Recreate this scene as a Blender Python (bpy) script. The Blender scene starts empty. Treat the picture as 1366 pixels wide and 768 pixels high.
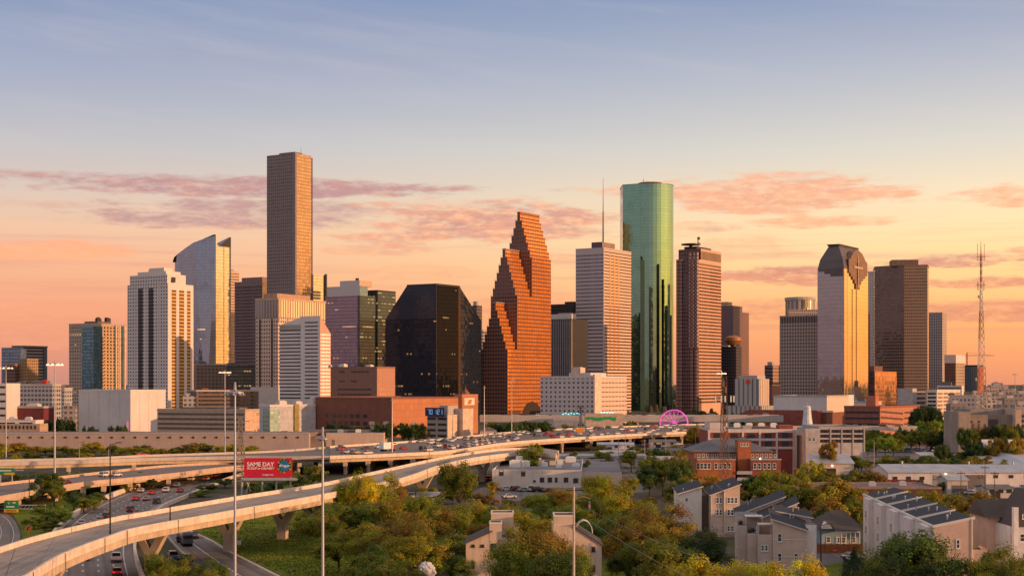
import bpy, math, random
from mathutils import Vector, Matrix
random.seed(7)
rad = math.radians
SC = bpy.context.scene
COL = SC.collection
# ------------------------------------------------------------------ camera
F = 2000.0; CX = 683.0; CY = 512.0; H = 36.0      # focal length and horizon of the view, eye height in metres
cam = bpy.data.objects.new('camera', bpy.data.cameras.new('camera'))
COL.objects.link(cam)
cam.location = (0, 0, H); cam.rotation_euler = (rad(90), 0, 0)
cam.data.sensor_width = 36; cam.data.lens = 36 * F / 1366
cam.data.shift_y = (CY - 384) / 1366
cam.data.clip_start = 1; cam.data.clip_end = 120000
SC.camera = cam
# ------------------------------------------------------------------ light
SUN_AZ = 112.0; SUN_EL = 7.0          # azimuth clockwise from the view direction
sun = bpy.data.objects.new('sun', bpy.data.lights.new('sun', 'SUN'))
COL.objects.link(sun)
sun.data.energy = 4.2; sun.data.angle = rad(0.6); sun.data.color = (1.0, 0.50, 0.22)
sd = Vector((math.sin(rad(SUN_AZ)) * math.cos(rad(SUN_EL)), math.cos(rad(SUN_AZ)) * math.cos(rad(SUN_EL)), math.sin(rad(SUN_EL))))
sun.rotation_euler = sd.to_track_quat('Z', 'Y').to_euler()
SC.view_settings.view_transform = 'Standard'; SC.view_settings.look = 'None'
SC.view_settings.exposure = 0.0; SC.view_settings.gamma = 1.0
SC.view_settings.use_curve_mapping = False

def lin(c):
    c = c / 255.0
    return c / 12.92 if c <= 0.04045 else ((c + 0.055) / 1.055) ** 2.4
def S(r, g, b): return (lin(r), lin(g), lin(b), 1.0)

class NT:
    """small helper to write node trees"""
    def __init__(s, tree):
        s.t = tree; s.n = tree.nodes; s.l = tree.links
    def new(s, kind, **kw):
        n = s.n.new(kind)
        for k, v in kw.items(): setattr(n, k, v)
        return n
    def put(s, sock, val):
        if isinstance(val, bpy.types.NodeSocket): s.l.new(val, sock)
        else: sock.default_value = val
    def m(s, op, a, b=None, c=None, clamp=False):
        n = s.new('ShaderNodeMath', operation=op, use_clamp=clamp)
        s.put(n.inputs[0], a)
        if b is not None: s.put(n.inputs[1], b)
        if c is not None: s.put(n.inputs[2], c)
        return n.outputs[0]
    def mix(s, f, a, b, blend='MIX'):
        n = s.new('ShaderNodeMix', data_type='RGBA', blend_type=blend)
        s.put(n.inputs[0], f); s.put(n.inputs[6], a); s.put(n.inputs[7], b)
        return n.outputs[2]
    def ss(s, x, a, b):
        n = s.new('ShaderNodeMapRange', interpolation_type='SMOOTHSTEP')
        s.put(n.inputs[0], x); n.inputs[1].default_value = a; n.inputs[2].default_value = b
        return n.outputs[0]
    def xyz(s, x=0.0, y=0.0, z=0.0):
        n = s.new('ShaderNodeCombineXYZ')
        for i, v in enumerate((x, y, z)): s.put(n.inputs[i], v)
        return n.outputs[0]
    def sep(s, v):
        n = s.new('ShaderNodeSeparateXYZ'); s.l.new(v, n.inputs[0]); return n.outputs
    def noise(s, vec, scale, detail=4, rough=0.55, dim='3D'):
        n = s.new('ShaderNodeTexNoise', noise_dimensions=dim)
        if vec is not None: s.l.new(vec, n.inputs['Vector'])
        n.inputs['Scale'].default_value = scale; n.inputs['Detail'].default_value = detail; n.inputs['Roughness'].default_value = rough
        return n.outputs[0]
    def ramp(s, x, stops):
        n = s.new('ShaderNodeValToRGB'); cr = n.color_ramp
        s.put(n.inputs[0], x)
        while len(cr.elements) < len(stops): cr.elements.new(0.5)
        for e, (p, c) in zip(cr.elements, stops): e.position = p; e.color = c
        return n.outputs[0]

# ------------------------------------------------------------------ sky
W = bpy.data.worlds.new('World'); SC.world = W; W.use_nodes = True
W.node_tree.nodes.clear()
n = NT(W.node_tree)
tc = n.new('ShaderNodeTexCoord')
x, y, z = n.sep(tc.outputs['Generated'])
az = n.m('ARCTAN2', x, y)
hyp = n.m('SQRT', n.m('ADD', n.m('MULTIPLY', x, x), n.m('MULTIPLY', y, y)))
el = n.m('DIVIDE', z, n.m('MAXIMUM', hyp, 1e-4))
elp = n.m('MAXIMUM', el, 0.0)
pos = n.m('DIVIDE', elp, n.m('ADD', elp, 0.25))
def vp(v): t = (512 - v) / 2000; return t / (t + 0.25)
rl = n.ramp(pos, [(0, S(200,138,124)), (vp(470), S(226,148,122)), (vp(420), S(240,160,124)), (vp(360), S(241,176,140)), (vp(310), S(236,190,160)),
                  (vp(260), S(214,193,180)), (vp(200), S(190,186,190)), (vp(100), S(158,166,190)), (vp(0), S(128,144,180)), (0.66, S(172,168,178)), (1, S(206,192,186))])
rr = n.ramp(pos, [(0, S(222,140,110)), (vp(470), S(244,160,108)), (vp(420), S(251,182,116)), (vp(360), S(255,212,148)), (vp(310), S(253,222,170)),
                  (vp(260), S(240,220,188)), (vp(200), S(214,210,200)), (vp(100), S(178,183,196)), (vp(0), S(140,155,186)), (0.66, S(176,170,178)), (1, S(206,192,186))])
rb = n.ramp(pos, [(0, S(172,146,150)), (0.10, S(184,156,160)), (0.22, S(190,168,172)), (0.36, S(182,172,182)), (0.5, S(190,182,190)), (0.75, S(198,187,187)), (1, S(206,192,186))])  # overhead and rear sky raised beyond its real brightness as added fill light
c = n.mix(n.ss(az, -0.36, 0.36), rl, rr)
back = n.m('MAXIMUM', n.ss(n.m('MULTIPLY', az, -1), 0.5, 1.5), n.ss(az, 2.3, 3.1))
c = n.mix(back, c, rb)
# warm glow of the low sun, out of the frame to the right
da = n.m('DIVIDE', n.m('SUBTRACT', az, 1.65), 0.72); de = n.m('DIVIDE', elp, 0.22)
gl = n.m('EXPONENT', n.m('MULTIPLY', n.m('ADD', n.m('MULTIPLY', da, da), n.m('MULTIPLY', de, de)), -1))
glc = n.new('ShaderNodeMix', data_type='RGBA', blend_type='ADD')
n.put(glc.inputs[0], gl); n.put(glc.inputs[6], c); n.put(glc.inputs[7], (2.1, 0.80, 0.09, 1))
c = glc.outputs[2]
# cloud banks as (u0,u1,v0,v1, strength, peach) in tenths of view angle
warp = n.noise(n.xyz(n.m('MULTIPLY', az, 9.0), n.m('MULTIPLY', el, 60.0), 3.0), 1.0, 6, 0.62)
fine = n.noise(n.xyz(n.m('MULTIPLY', az, 40.0), n.m('MULTIPLY', el, 190.0), 1.0), 1.0, 5, 0.6)
w0 = n.m('SUBTRACT', warp, 0.5); f0 = n.m('SUBTRACT', fine, 0.5)
turb = n.m('ADD', n.m('MULTIPLY', w0, 3.6), n.m('MULTIPLY', f0, 2.8))
elw = n.m('ADD', el, n.m('MULTIPLY', w0, 0.006))
CL = [(-90,650,238,266,.85,.15), (100,620,270,312,.75,.05), (430,860,264,330,.85,.45), (820,1240,234,288,.75,.7), (990,1225,292,308,.7,.8),
      (-60,215,324,360,.9,1.0), (1262,1420,256,288,.7,.8), (945,1190,356,386,.9,.25), (1190,1420,344,366,.9,.25), (1215,1440,374,394,.9,.35), (930,1140,398,426,.7,.35), (600,840,392,430,.45,.4),
      (1180,1460,400,438,.95,.3), (420,600,326,342,.45,.6), (880,1000,296,312,.55,.5), (955,1100,402,424,.5,.3), (660,800,380,420,.3,.4),
      (130,330,350,372,.35,.5), (-60,110,400,470,.35,.5), (900,1080,316,350,.35,.7), (450,640,352,374,.3,.6), (880,1110,258,276,.5,.5), (230,420,300,312,.4,.3), (690,830,338,352,.45,.6), (1000,1090,336,346,.4,.6), (1060,1180,392,404,.45,.5), (1300,1420,338,352,.6,.4), (-40,160,278,290,.35,.3), (960,1060,430,450,.3,.5)]
dens = None; peach = None
for (u0, u1, v0, v1, st, pe) in CL:
    a0 = math.atan(((u0 + u1) / 2 - CX) / F); wa = abs(u1 - u0) / 2 / F
    t0 = (512 - (v0 + v1) / 2) / 2000; wt = abs(v1 - v0) / 2 / F
    ea = n.m('DIVIDE', n.m('SUBTRACT', az, a0), wa); et = n.m('DIVIDE', n.m('SUBTRACT', elw, t0), wt)
    q = n.m('SUBTRACT', 0.92, n.m('ADD', n.m('MULTIPLY', ea, ea), n.m('MULTIPLY', et, et)))
    q = n.m('MULTIPLY', n.ss(n.m('ADD', q, turb), -0.25, 0.75), min(1, st*1.12))
    q = n.m('MULTIPLY', q, n.ss(n.m('ADD', n.m('MULTIPLY', ea, ea), n.m('MULTIPLY', et, et)), 3.2, 0.8))
    dens = q if dens is None else n.m('MAXIMUM', dens, q)
    pp = n.m('MULTIPLY', q, pe); peach = pp if peach is None else n.m('MAXIMUM', peach, pp)
mot = n.noise(n.xyz(n.m('MULTIPLY', az, 75.0), n.m('MULTIPLY', el, 260.0), 4.0), 1.0, 5, 0.65)
dens = n.m('MULTIPLY', dens, n.m('ADD', 0.45, n.m('MULTIPLY', n.ss(n.m('ADD', n.m('MULTIPLY', mot, 0.7), n.m('MULTIPLY', warp, 0.3)), 0.36, 0.58), 0.55)))
gen = n.noise(n.xyz(n.m('MULTIPLY', az, 2.2), n.m('MULTIPLY', el, 16.0), 8.0), 1.0, 6, 0.6)
genm = n.m('MULTIPLY', n.ss(gen, 0.52, 0.78), n.ss(elp, 0.9, 0.25)); 
side = n.m('MAXIMUM', n.ss(n.m('ABSOLUTE', az), 0.42, 0.6), n.m('MULTIPLY', n.ss(el, 0.16, 0.24), 0.35))
genm = n.m('MULTIPLY', genm, n.m('MULTIPLY', side, 0.4))
pk = n.m('MULTIPLY', n.ss(n.m('ADD', n.m('DIVIDE', peach, n.m('MAXIMUM', dens, 0.02)), n.m('MULTIPLY', f0, 1.2)), 0.0, 1.0), 1.0)
mau = n.mix(n.ss(el, 0.055, 0.105), S(224,146,112), S(184,138,142))
cc = n.mix(pk, mau, S(255,174,130))
cc = n.mix(n.m('MULTIPLY', back, 1.0), cc, S(176,150,160))
c = n.mix(n.m('MAXIMUM', dens, genm), c, cc)
sk = n.noise(n.xyz(n.m('MULTIPLY', az, 5.0), n.m('MULTIPLY', el, 150.0), 11.0), 1.0, 6, 0.6)
skm = n.m('MULTIPLY', n.ss(sk, 0.47, 0.72), n.m('MULTIPLY', n.ss(el, 0.012, 0.035), n.ss(el, 0.125, 0.085)))
c = n.mix(n.m('MULTIPLY', skm, 0.42), c, n.mix(n.ss(el, 0.05, 0.10), S(226,150,122), S(208,160,150)))
# faint high veil
veil = n.noise(n.xyz(n.m('MULTIPLY', az, 3.0), n.m('ADD', n.m('MULTIPLY', el, 30.0), n.m('MULTIPLY', az, 4.0)), 5.0), 1.0, 5, 0.6)
c = n.mix(n.m('MULTIPLY', n.ss(veil, 0.45, 0.8), n.m('MULTIPLY', n.ss(el, 0.1, 0.2), 0.22)), c, S(226,214,208))
sky = n.new('ShaderNodeTexSky', sky_type='NISHITA', sun_disc=False)
sky.sun_elevation = rad(SUN_EL); sky.sun_rotation = rad(SUN_AZ)
sky.air_density = 1.2; sky.dust_density = 2.0
b1 = n.new('ShaderNodeBackground'); n.put(b1.inputs[0], c); b1.inputs[1].default_value = 1.05
b2 = n.new('ShaderNodeBackground'); n.put(b2.inputs[0], sky.outputs[0]); b2.inputs[1].default_value = 0.012
ad = n.new('ShaderNodeAddShader'); n.l.new(b1.outputs[0], ad.inputs[0]); n.l.new(b2.outputs[0], ad.inputs[1])
ow = n.new('ShaderNodeOutputWorld'); n.l.new(ad.outputs[0], ow.inputs[0])

# ------------------------------------------------------------------ where things stand
def X(u, D): return (u - CX) * D / F
def Zv(v, D): return H - (v - CY) * D / F
def G(u, v, zz=0.0):
    D = (H - zz) * F / (v - CY); return Vector((X(u, D), D, zz))
def Dg(v, zz=0.0): return (H - zz) * F / (v - CY)

# ------------------------------------------------------------------ materials
def newmat(name):
    m = bpy.data.materials.new(name); m.use_nodes = True; m.node_tree.nodes.clear()
    k = NT(m.node_tree)
    p = k.new('ShaderNodeBsdfPrincipled'); o = k.new('ShaderNodeOutputMaterial')
    k.l.new(p.outputs[0], o.inputs[0])
    return m, k, p
def dim(c, f): return (c[0] * f, c[1] * f, c[2] * f, 1)
def plain(name, col, rough=0.7, metal=0.0, var=0.25, scale=0.35, streak=0.0, bump=0.0, tint=None, spec=0.4):
    m, k, p = newmat(name)
    t = k.new('ShaderNodeTexCoord')
    v = t.outputs['Object']
    nz = k.noise(v, scale, 5, 0.6); n2 = k.noise(v, scale * 7, 4, 0.6)
    f = k.ss(k.m('ADD', k.m('MULTIPLY', nz, 0.65), k.m('MULTIPLY', n2, 0.35)), 0.3, 0.7)
    c = k.mix(f, dim(col, 1 - var), tint or dim(col, 1 + var))
    if streak:
        sx, sy, sz = k.sep(v)
        st = k.noise(k.xyz(k.m('MULTIPLY', sx, 1.3), k.m('MULTIPLY', sy, 1.3), k.m('MULTIPLY', sz, 0.06)), 1.0, 4, 0.6)
        c = k.mix(k.m('MULTIPLY', k.ss(st, 0.5, 0.75), streak), c, dim(col, 0.45))
    k.put(p.inputs['Base Color'], c)
    p.inputs['Roughness'].default_value = rough; p.inputs['Metallic'].default_value = metal
    p.inputs['Specular IOR Level'].default_value = spec
    if bump:
        b = k.new('ShaderNodeBump'); b.inputs['Strength'].default_value = bump; k.l.new(n2, b.inputs['Height']); k.l.new(b.outputs[0], p.inputs['Normal'])
    return m
def glow(name, col, s):
    m, k, p = newmat(name)
    p.inputs['Base Color'].default_value = col; p.inputs['Emission Color'].default_value = col; p.inputs['Emission Strength'].default_value = s
    return m
def facade(name, wall, glass, bay, flr, wu, wv, metal=0.75, grough=0.08, lit=0.0, jit=0.012, wrough=0.65, gvar=0.5, wmetal=0.0, litcol=(1.0, 0.55, 0.2, 1), lits=0.8, big=0, spec=0.5, ior=1.5):
    """wall with a grid of glass: bay and floor in metres, wu and wv the glazed share of each"""
    m, k, p = newmat(name)
    t = k.new('ShaderNodeTexCoord'); sx, sy, sz = k.sep(t.outputs['UV'])
    cu = k.m('DIVIDE', sx, bay); cv = k.m('DIVIDE', sy, flr)
    mk_ = None
    if wu < 1: mk_ = k.m('LESS_THAN', k.m('ABSOLUTE', k.m('SUBTRACT', k.m('FRACT', cu), 0.5)), wu / 2)
    if wv < 1:
        b = k.m('LESS_THAN', k.m('ABSOLUTE', k.m('SUBTRACT', k.m('FRACT', cv), 0.5)), wv / 2)
        mk_ = b if mk_ is None else k.m('MULTIPLY', mk_, b)
    if mk_ is None: mk_ = k.m('ADD', 1.0, 0.0)
    wn = k.new('ShaderNodeTexWhiteNoise', noise_dimensions='2D')
    k.l.new(k.xyz(k.m('FLOOR', cu), k.m('FLOOR', cv)), wn.inputs['Vector'])
    r = wn.outputs['Value']; rc = wn.outputs['Color']
    obj = t.outputs['Object']
    nz = k.noise(obj, 0.05, 4, 0.6); n2 = k.noise(obj, 0.6, 4, 0.6)
    w1 = k.new('ShaderNodeTexWhiteNoise', noise_dimensions='1D'); k.l.new(k.m('FLOOR', cv), w1.inputs['W'])
    wc = k.mix(k.m('ADD', k.m('MULTIPLY', nz, 0.5), k.m('ADD', k.m('MULTIPLY', n2, 0.3), k.m('MULTIPLY', w1.outputs[0], 0.2))), dim(wall, 0.74), dim(wall, 1.24))
    gc = k.mix(k.m('MULTIPLY', k.m('POWER', r, 1.6), gvar), glass, dim(glass, 0.25))
    big_ = k.noise(obj, 0.035, 4, 0.65); gc = k.mix(k.m('MULTIPLY', k.ss(big_, 0.48, 0.66), 0.35), gc, dim(glass, 0.55))  # broad darker patches in the glass colour imitate uneven reflections
    k.put(p.inputs['Base Color'], k.mix(mk_, wc, gc))
    k.put(p.inputs['Roughness'], k.m('ADD', k.m('MULTIPLY', mk_, grough - wrough), wrough))
    k.put(p.inputs['Metallic'], k.m('ADD', k.m('MULTIPLY', mk_, metal - wmetal), wmetal))
    p.inputs['Specular IOR Level'].default_value = spec; p.inputs['IOR'].default_value = ior
    if jit:
        g = k.new('ShaderNodeNewGeometry')
        a = k.new('ShaderNodeVectorMath', operation='SUBTRACT'); k.l.new(rc, a.inputs[0]); a.inputs[1].default_value = (0.5, 0.5, 0.5)
        s_ = k.new('ShaderNodeVectorMath', operation='SCALE'); k.l.new(a.outputs[0], s_.inputs[0]); k.put(s_.inputs['Scale'], k.m('MULTIPLY', mk_, jit * 2))
        d_ = k.new('ShaderNodeVectorMath', operation='ADD'); k.l.new(s_.outputs[0], d_.inputs[0]); k.l.new(g.outputs['Normal'], d_.inputs[1])
        nn = k.new('ShaderNodeVectorMath', operation='NORMALIZE'); k.l.new(d_.outputs[0], nn.inputs[0]); k.l.new(nn.outputs[0], p.inputs['Normal'])
    if lit:
        mk_ = k.m('MULTIPLY', mk_, k.m('LESS_THAN', k.m('ABSOLUTE', k.m('SUBTRACT', k.m('FRACT', cv), 0.5)), 0.2))
        w2 = k.new('ShaderNodeTexWhiteNoise', noise_dimensions='2D')
        k.l.new(k.xyz(k.m('ADD', k.m('FLOOR', k.m('DIVIDE', cu, 5.0)), 91.0), k.m('FLOOR', cv)), w2.inputs['Vector'])
        e = k.m('MULTIPLY', k.m('MULTIPLY', k.m('GREATER_THAN', w2.outputs['Value'], 1 - lit * 1.6), k.m('MULTIPLY', mk_, k.m('GREATER_THAN', r, 0.35))), k.m('MULTIPLY', k.m('ADD', 0.15, k.m('MULTIPLY', r, 0.6)), lits))
        p.inputs['Emission Color'].default_value = litcol; k.put(p.inputs['Emission Strength'], e)
    return m

# ------------------------------------------------------------------ meshes
class MB:
    def __init__(s): s.v = []; s.f = []; s.m = []; s.u = []; s.sm = []
    def q(s, pts, m=0, uv=None, smooth=False):
        b = len(s.v); pts = [Vector(p) for p in pts]; s.v += pts
        s.f.append(list(range(b, b + len(pts)))); s.m.append(m); s.sm.append(smooth)
        if uv is None:
            e = pts[1] - pts[0]; L = e.length
            if abs(pts[1].z - pts[0].z) < 1e-3 * max(L, 1e-6) and abs((pts[2] - pts[1]).cross(e).z) < 0.3 * (pts[2] - pts[1]).cross(e).length and L > 0:
                d = e / L; uv = [((p - pts[0]).dot(d), p.z) for p in pts]
            else: uv = [(p.x, p.y) for p in pts]
        s.u.append(uv)
    def box(s, x0, x1, y0, y1, z0, z1, m=0):
        if isinstance(m, int): m = (m, m, m, m, m, m)
        if len(m) == 3: m = (m[0], m[0], m[1], m[1], m[2], m[2])      # left/right sides, front/back, top
        s.q([(x0,y1,z0),(x0,y0,z0),(x0,y0,z1),(x0,y1,z1)], m[0], [(y1,z0),(y0,z0),(y0,z1),(y1,z1)])
        s.q([(x1,y0,z0),(x1,y1,z0),(x1,y1,z1),(x1,y0,z1)], m[1], [(y0,z0),(y1,z0),(y1,z1),(y0,z1)])
        s.q([(x0,y0,z0),(x1,y0,z0),(x1,y0,z1),(x0,y0,z1)], m[2], [(x0,z0),(x1,z0),(x1,z1),(x0,z1)])
        s.q([(x1,y1,z0),(x0,y1,z0),(x0,y1,z1),(x1,y1,z1)], m[3], [(x1,z0),(x0,z0),(x0,z1),(x1,z1)])
        s.q([(x0,y0,z1),(x1,y0,z1),(x1,y1,z1),(x0,y1,z1)], m[4])
        s.q([(x0,y1,z0),(x1,y1,z0),(x1,y0,z0),(x0,y0,z0)], m[5])
    def prism(s, pts, z0, z1, ms=0, mt=0, top=None, smooth=False):
        """pts counter-clockwise; ms one material or one per side; top: other outline of the same length (tapered)"""
        k = len(pts); top = top or pts
        z1s = z1 if isinstance(z1, (list, tuple)) else [z1] * k
        acc = 0
        for i in range(k):
            a = pts[i]; b = pts[(i + 1) % k]; c = top[(i + 1) % k]; d = top[i]
            L = math.hypot(b[0] - a[0], b[1] - a[1])
            mm = ms if isinstance(ms, int) else ms[i]
            u0 = acc if smooth else 0
            s.q([(a[0],a[1],z0),(b[0],b[1],z0),(c[0],c[1],z1s[(i+1)%k]),(d[0],d[1],z1s[i])], mm, [(u0,z0),(u0+L,z0),(u0+L,z1s[(i+1)%k]),(u0,z1s[i])], smooth)
            acc += L
        s.q([(p[0], p[1], zz) for p, zz in zip(top, z1s)], mt, [(p[0], p[1]) for p in top])
        s.q([(p[0], p[1], z0) for p in reversed(pts)], mt, [(p[0], p[1]) for p in reversed(pts)])
    def cyl(s, x, y, z0, z1, r0, r1=None, k=10, m=0, cap=True):
        r1 = r0 if r1 is None else r1
        A = [(x + r0 * math.cos(2*math.pi*i/k), y + r0 * math.sin(2*math.pi*i/k)) for i in range(k)]
        B = [(x + r1 * math.cos(2*math.pi*i/k), y + r1 * math.sin(2*math.pi*i/k)) for i in range(k)]
        for i in range(k):
            j = (i + 1) % k
            s.q([(*A[i], z0), (*A[j], z0), (*B[j], z1), (*B[i], z1)], m, [(i, z0), (i+1, z0), (i+1, z1), (i, z1)], True)
        if cap:
            s.q([(*p, z1) for p in B], m); s.q([(*p, z0) for p in reversed(A)], m)
    def tube(s, p, q, r0, r1=None, k=6, m=0):
        r1 = r0 if r1 is None else r1
        p = Vector(p); q = Vector(q); d = (q - p)
        if d.length < 1e-6: return
        d.normalize(); a = d.orthogonal().normalized(); b = d.cross(a)
        A = [p + (a * math.cos(2*math.pi*i/k) + b * math.sin(2*math.pi*i/k)) * r0 for i in range(k)]
        B = [q + (a * math.cos(2*math.pi*i/k) + b * math.sin(2*math.pi*i/k)) * r1 for i in range(k)]
        for i in range(k):
            j = (i + 1) % k; s.q([A[i], A[j], B[j], B[i]], m, smooth=True)
        s.q(list(reversed(A)), m); s.q(B, m)
    def extr(s, pts, vec, m=0, mcap=None):
        """flat outline pts (list of 3d) pushed along vec"""
        vec = Vector(vec); P = [Vector(p) for p in pts]; Q = [p + vec for p in P]; k = len(P)
        mcap = m if mcap is None else mcap
        for i in range(k):
            j = (i + 1) % k; s.q([P[j], P[i], Q[i], Q[j]], m)
        s.q(P, mcap); s.q(list(reversed(Q)), mcap)
    def sphere(s, c, r, k=12, rows=7, m=0, sz=1.0):
        c = Vector(c)
        def pt(i, j):
            th = math.pi * i / rows; ph = 2 * math.pi * j / k
            return c + Vector((math.sin(th) * math.cos(ph), math.sin(th) * math.sin(ph), math.cos(th) * sz)) * r
        for i in range(rows):
            for j in range(k):
                P = [pt(i+1, j), pt(i+1, j+1), pt(i, j+1), pt(i, j)]
                if i == 0: P = P[:3]
                elif i == rows - 1: P = [P[0], P[2], P[3]]
                s.q(P, m, [(0, 0)] * len(P), True)
    def mesh(s, name, mats):
        me = bpy.data.meshes.new(name)
        me.from_pydata([tuple(v) for v in s.v], [], s.f)
        for mm in mats: me.materials.append(mm)
        me.polygons.foreach_set('material_index', s.m)
        me.polygons.foreach_set('use_smooth', s.sm)
        uv = me.uv_layers.new(name='UVMap')
        flat = []
        for f in s.u:
            for c_ in f: flat += [c_[0], c_[1]]
        uv.data.foreach_set('uv', flat)
        me.update(); return me

def tag(o, label=None, cat=None, group=None, kind=None):
    if label: o['label'] = label
    if cat: o['category'] = cat
    if group: o['group'] = group
    if kind: o['kind'] = kind
    return o
def obj(name, me, mats=None, parent=None, loc=(0, 0, 0), rz=0):
    if isinstance(me, MB): me = me.mesh(name, mats if isinstance(mats, (list, tuple)) else [mats])
    o = bpy.data.objects.new(name, me); COL.objects.link(o)
    o.location = loc; o.rotation_euler = (0, 0, rz)
    if parent: o.parent = parent
    return o
def thing(name, label, cat, loc=(0, 0, 0), rz=0, group=None):
    o = bpy.data.objects.new(name, None); COL.objects.link(o)
    o.location = loc; o.rotation_euler = (0, 0, rz); o.empty_display_size = 0.5
    return tag(o, label, cat, group)
def again(o, loc, parent=None, rz=None):
    c = o.copy(); COL.objects.link(c); c.location = loc
    if rz is not None: c.rotation_euler = (0, 0, rz)
    c.parent = parent if parent else o.parent
    return c
def copy_tree(o, parent=None):
    c = o.copy(); COL.objects.link(c); c.parent = parent
    for ch in list(o.children): copy_tree(ch, c)
    return c
def text_mesh(body, size, mat, depth=0.03, shear=0.0, offset=0.0):
    cu = bpy.data.curves.new('lettering', 'FONT'); cu.body = body; cu.size = size; cu.extrude = depth; cu.align_x = 'CENTER'; cu.align_y = 'CENTER'
    cu.shear = shear; cu.offset = offset
    o = bpy.data.objects.new('lettering', cu); COL.objects.link(o)
    dg = bpy.context.evaluated_depsgraph_get(); dg.update()
    me = bpy.data.meshes.new_from_object(o.evaluated_get(dg))
    bpy.data.objects.remove(o); bpy.data.curves.remove(cu)
    me.materials.clear(); me.materials.append(mat)
    return me
def lettering(body, size, mat, parent, loc, rz=0, shear=0.0, name='lettering', offset=0.0):
    o = obj(name, text_mesh(body, size, mat, 0.03, shear, offset), None, parent, loc)
    o.rotation_euler = (rad(90), 0, rz); return o
# ------------------------------------------------------------------ downtown towers
C = S
concrete = plain('pale_concrete', (0.42, 0.38, 0.36, 1), 0.8, var=0.15, scale=0.08, streak=0.25)
white_wall = plain('white_wall', (0.62, 0.58, 0.57, 1), 0.75, var=0.1, scale=0.06, streak=0.2)
roof_grey = plain('grey_roof', (0.16, 0.15, 0.15, 1), 0.9, var=0.3, scale=0.1)
roof_dark = plain('dark_roof', (0.04, 0.042, 0.05, 1), 0.85, var=0.3, scale=0.4)
steel = plain('galvanised_steel', (0.42, 0.43, 0.46, 1), 0.5, 0.35, var=0.12, scale=1.0)
dark_metal = plain('dark_metal', (0.04, 0.037, 0.035, 1), 0.5, 0.3)
white_metal = plain('white_metal', (0.7, 0.7, 0.7, 1), 0.5, 0.0, var=0.08)
red_light = glow('red_lamp', (1, 0.08, 0.04, 1), 2.0)
dark_glass = facade('dark_band_glass', (0.03, 0.03, 0.035, 1), (0.10, 0.10, 0.12, 1), 1.8, 4.0, 0.9, 2, 0.7, 0.12, lit=0.03)

class Tw:
    """a block seen corner-on: local X runs along the right-hand sunlit face, local Y along the left-hand shaded face"""
    def __init__(s, name, label, cat, xl, xc, xr, yt, D, th=32, group=None):
        t = rad(th); s.D = D; s.tr = (math.sin(t), math.cos(t)); s.tl = (-math.cos(t), math.sin(t)); s.cx = X(xc, D)
        s.root = thing(name, label, cat, (s.cx, D, 0), rad(90) - t, group)
        s.wl = s.L(xl); s.wr = s.R(xr); s.h = Zv(yt, D)
    def _s(s, u, t): k = (u - CX) / F; return (k * s.D - s.cx) / (t[0] - k * t[1])
    def L(s, u): return s._s(u, s.tl)
    def R(s, u): return s._s(u, s.tr)
    def z(s, v, x=0, y=0): return Zv(v, s.D + x * s.tr[1] + y * s.tl[1])
    def box(s, part, x0, x1, y0, y1, z0, z1, ml, mr=None, mt=None):
        b = MB(); b.box(x0, x1, y0, y1, z0, z1, (0, 0, 1, 1, 2, 2)); return obj(part, b, [ml, mr or ml, mt or roof_grey], s.root)
    def bandsL(s, part, y0, y1, zs, hh, mat, proud=0.15, x=0.0):
        b = MB(); b.box(x - proud, x + 0.1, y0, y1, 0, hh, 0); o = None
        for zz in zs:
            if o is None: o = obj(part, b, mat, s.root, (0, 0, zz))
            else: again(o, (0, 0, zz))
    def bandsR(s, part, x0, x1, zs, hh, mat, proud=0.15, y=0.0):
        b = MB(); b.box(x0, x1, y - proud, y + 0.1, 0, hh, 0); o = None
        for zz in zs:
            if o is None: o = obj(part, b, mat, s.root, (0, 0, zz))
            else: again(o, (0, 0, zz))
    def stripsL(s, part, ys, w, z0, z1, mat, proud=0.15, x=0.0):
        b = MB(); b.box(x - proud, x + 0.1, 0, w, z0, z1, 0); o = None
        for yy in ys:
            if o is None: o = obj(part, b, mat, s.root, (0, yy, 0))
            else: again(o, (0, yy, 0))
    def stripsR(s, part, xs, w, z0, z1, mat, proud=0.15, y=0.0):
        b = MB(); b.box(0, w, y - proud, y + 0.1, z0, z1, 0); o = None
        for xx in xs:
            if o is None: o = obj(part, b, mat, s.root, (xx, 0, 0))
            else: again(o, (xx, 0, 0))
    def parapet(s, x0, x1, y0, y1, z, mat, h=1.4, out=0.12):
        b = MB()
        b.box(x0 - out, x1 + out, y0 - out, y0 + 0.5, z - 0.6, z + h); b.box(x0 - out, x1 + out, y1 - 0.5, y1 + out, z - 0.6, z + h)
        b.box(x0 - out, x0 + 0.5, y0 + 0.5, y1 - 0.5, z - 0.6, z + h); b.box(x1 - 0.5, x1 + out, y0 + 0.5, y1 - 0.5, z - 0.6, z + h)
        return obj('parapet', b, mat, s.root)
    def units(s, spots, z, mat=None):
        """rooftop plant boxes (x, y, w, d, h)"""
        for (x, y, w, d, h) in spots:
            b = MB(); b.box(0, w, 0, d, 0, h); b.box(w*.15, w*.85, d*.15, d*.85, h, h + .5)
            obj('rooftop_unit', b, mat or roof_grey, s.root, (x, y, z))
def ladder(z0, z1, k): return [z0 + (z1 - z0) * (i + 0.3) / k for i in range(k)]

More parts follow.
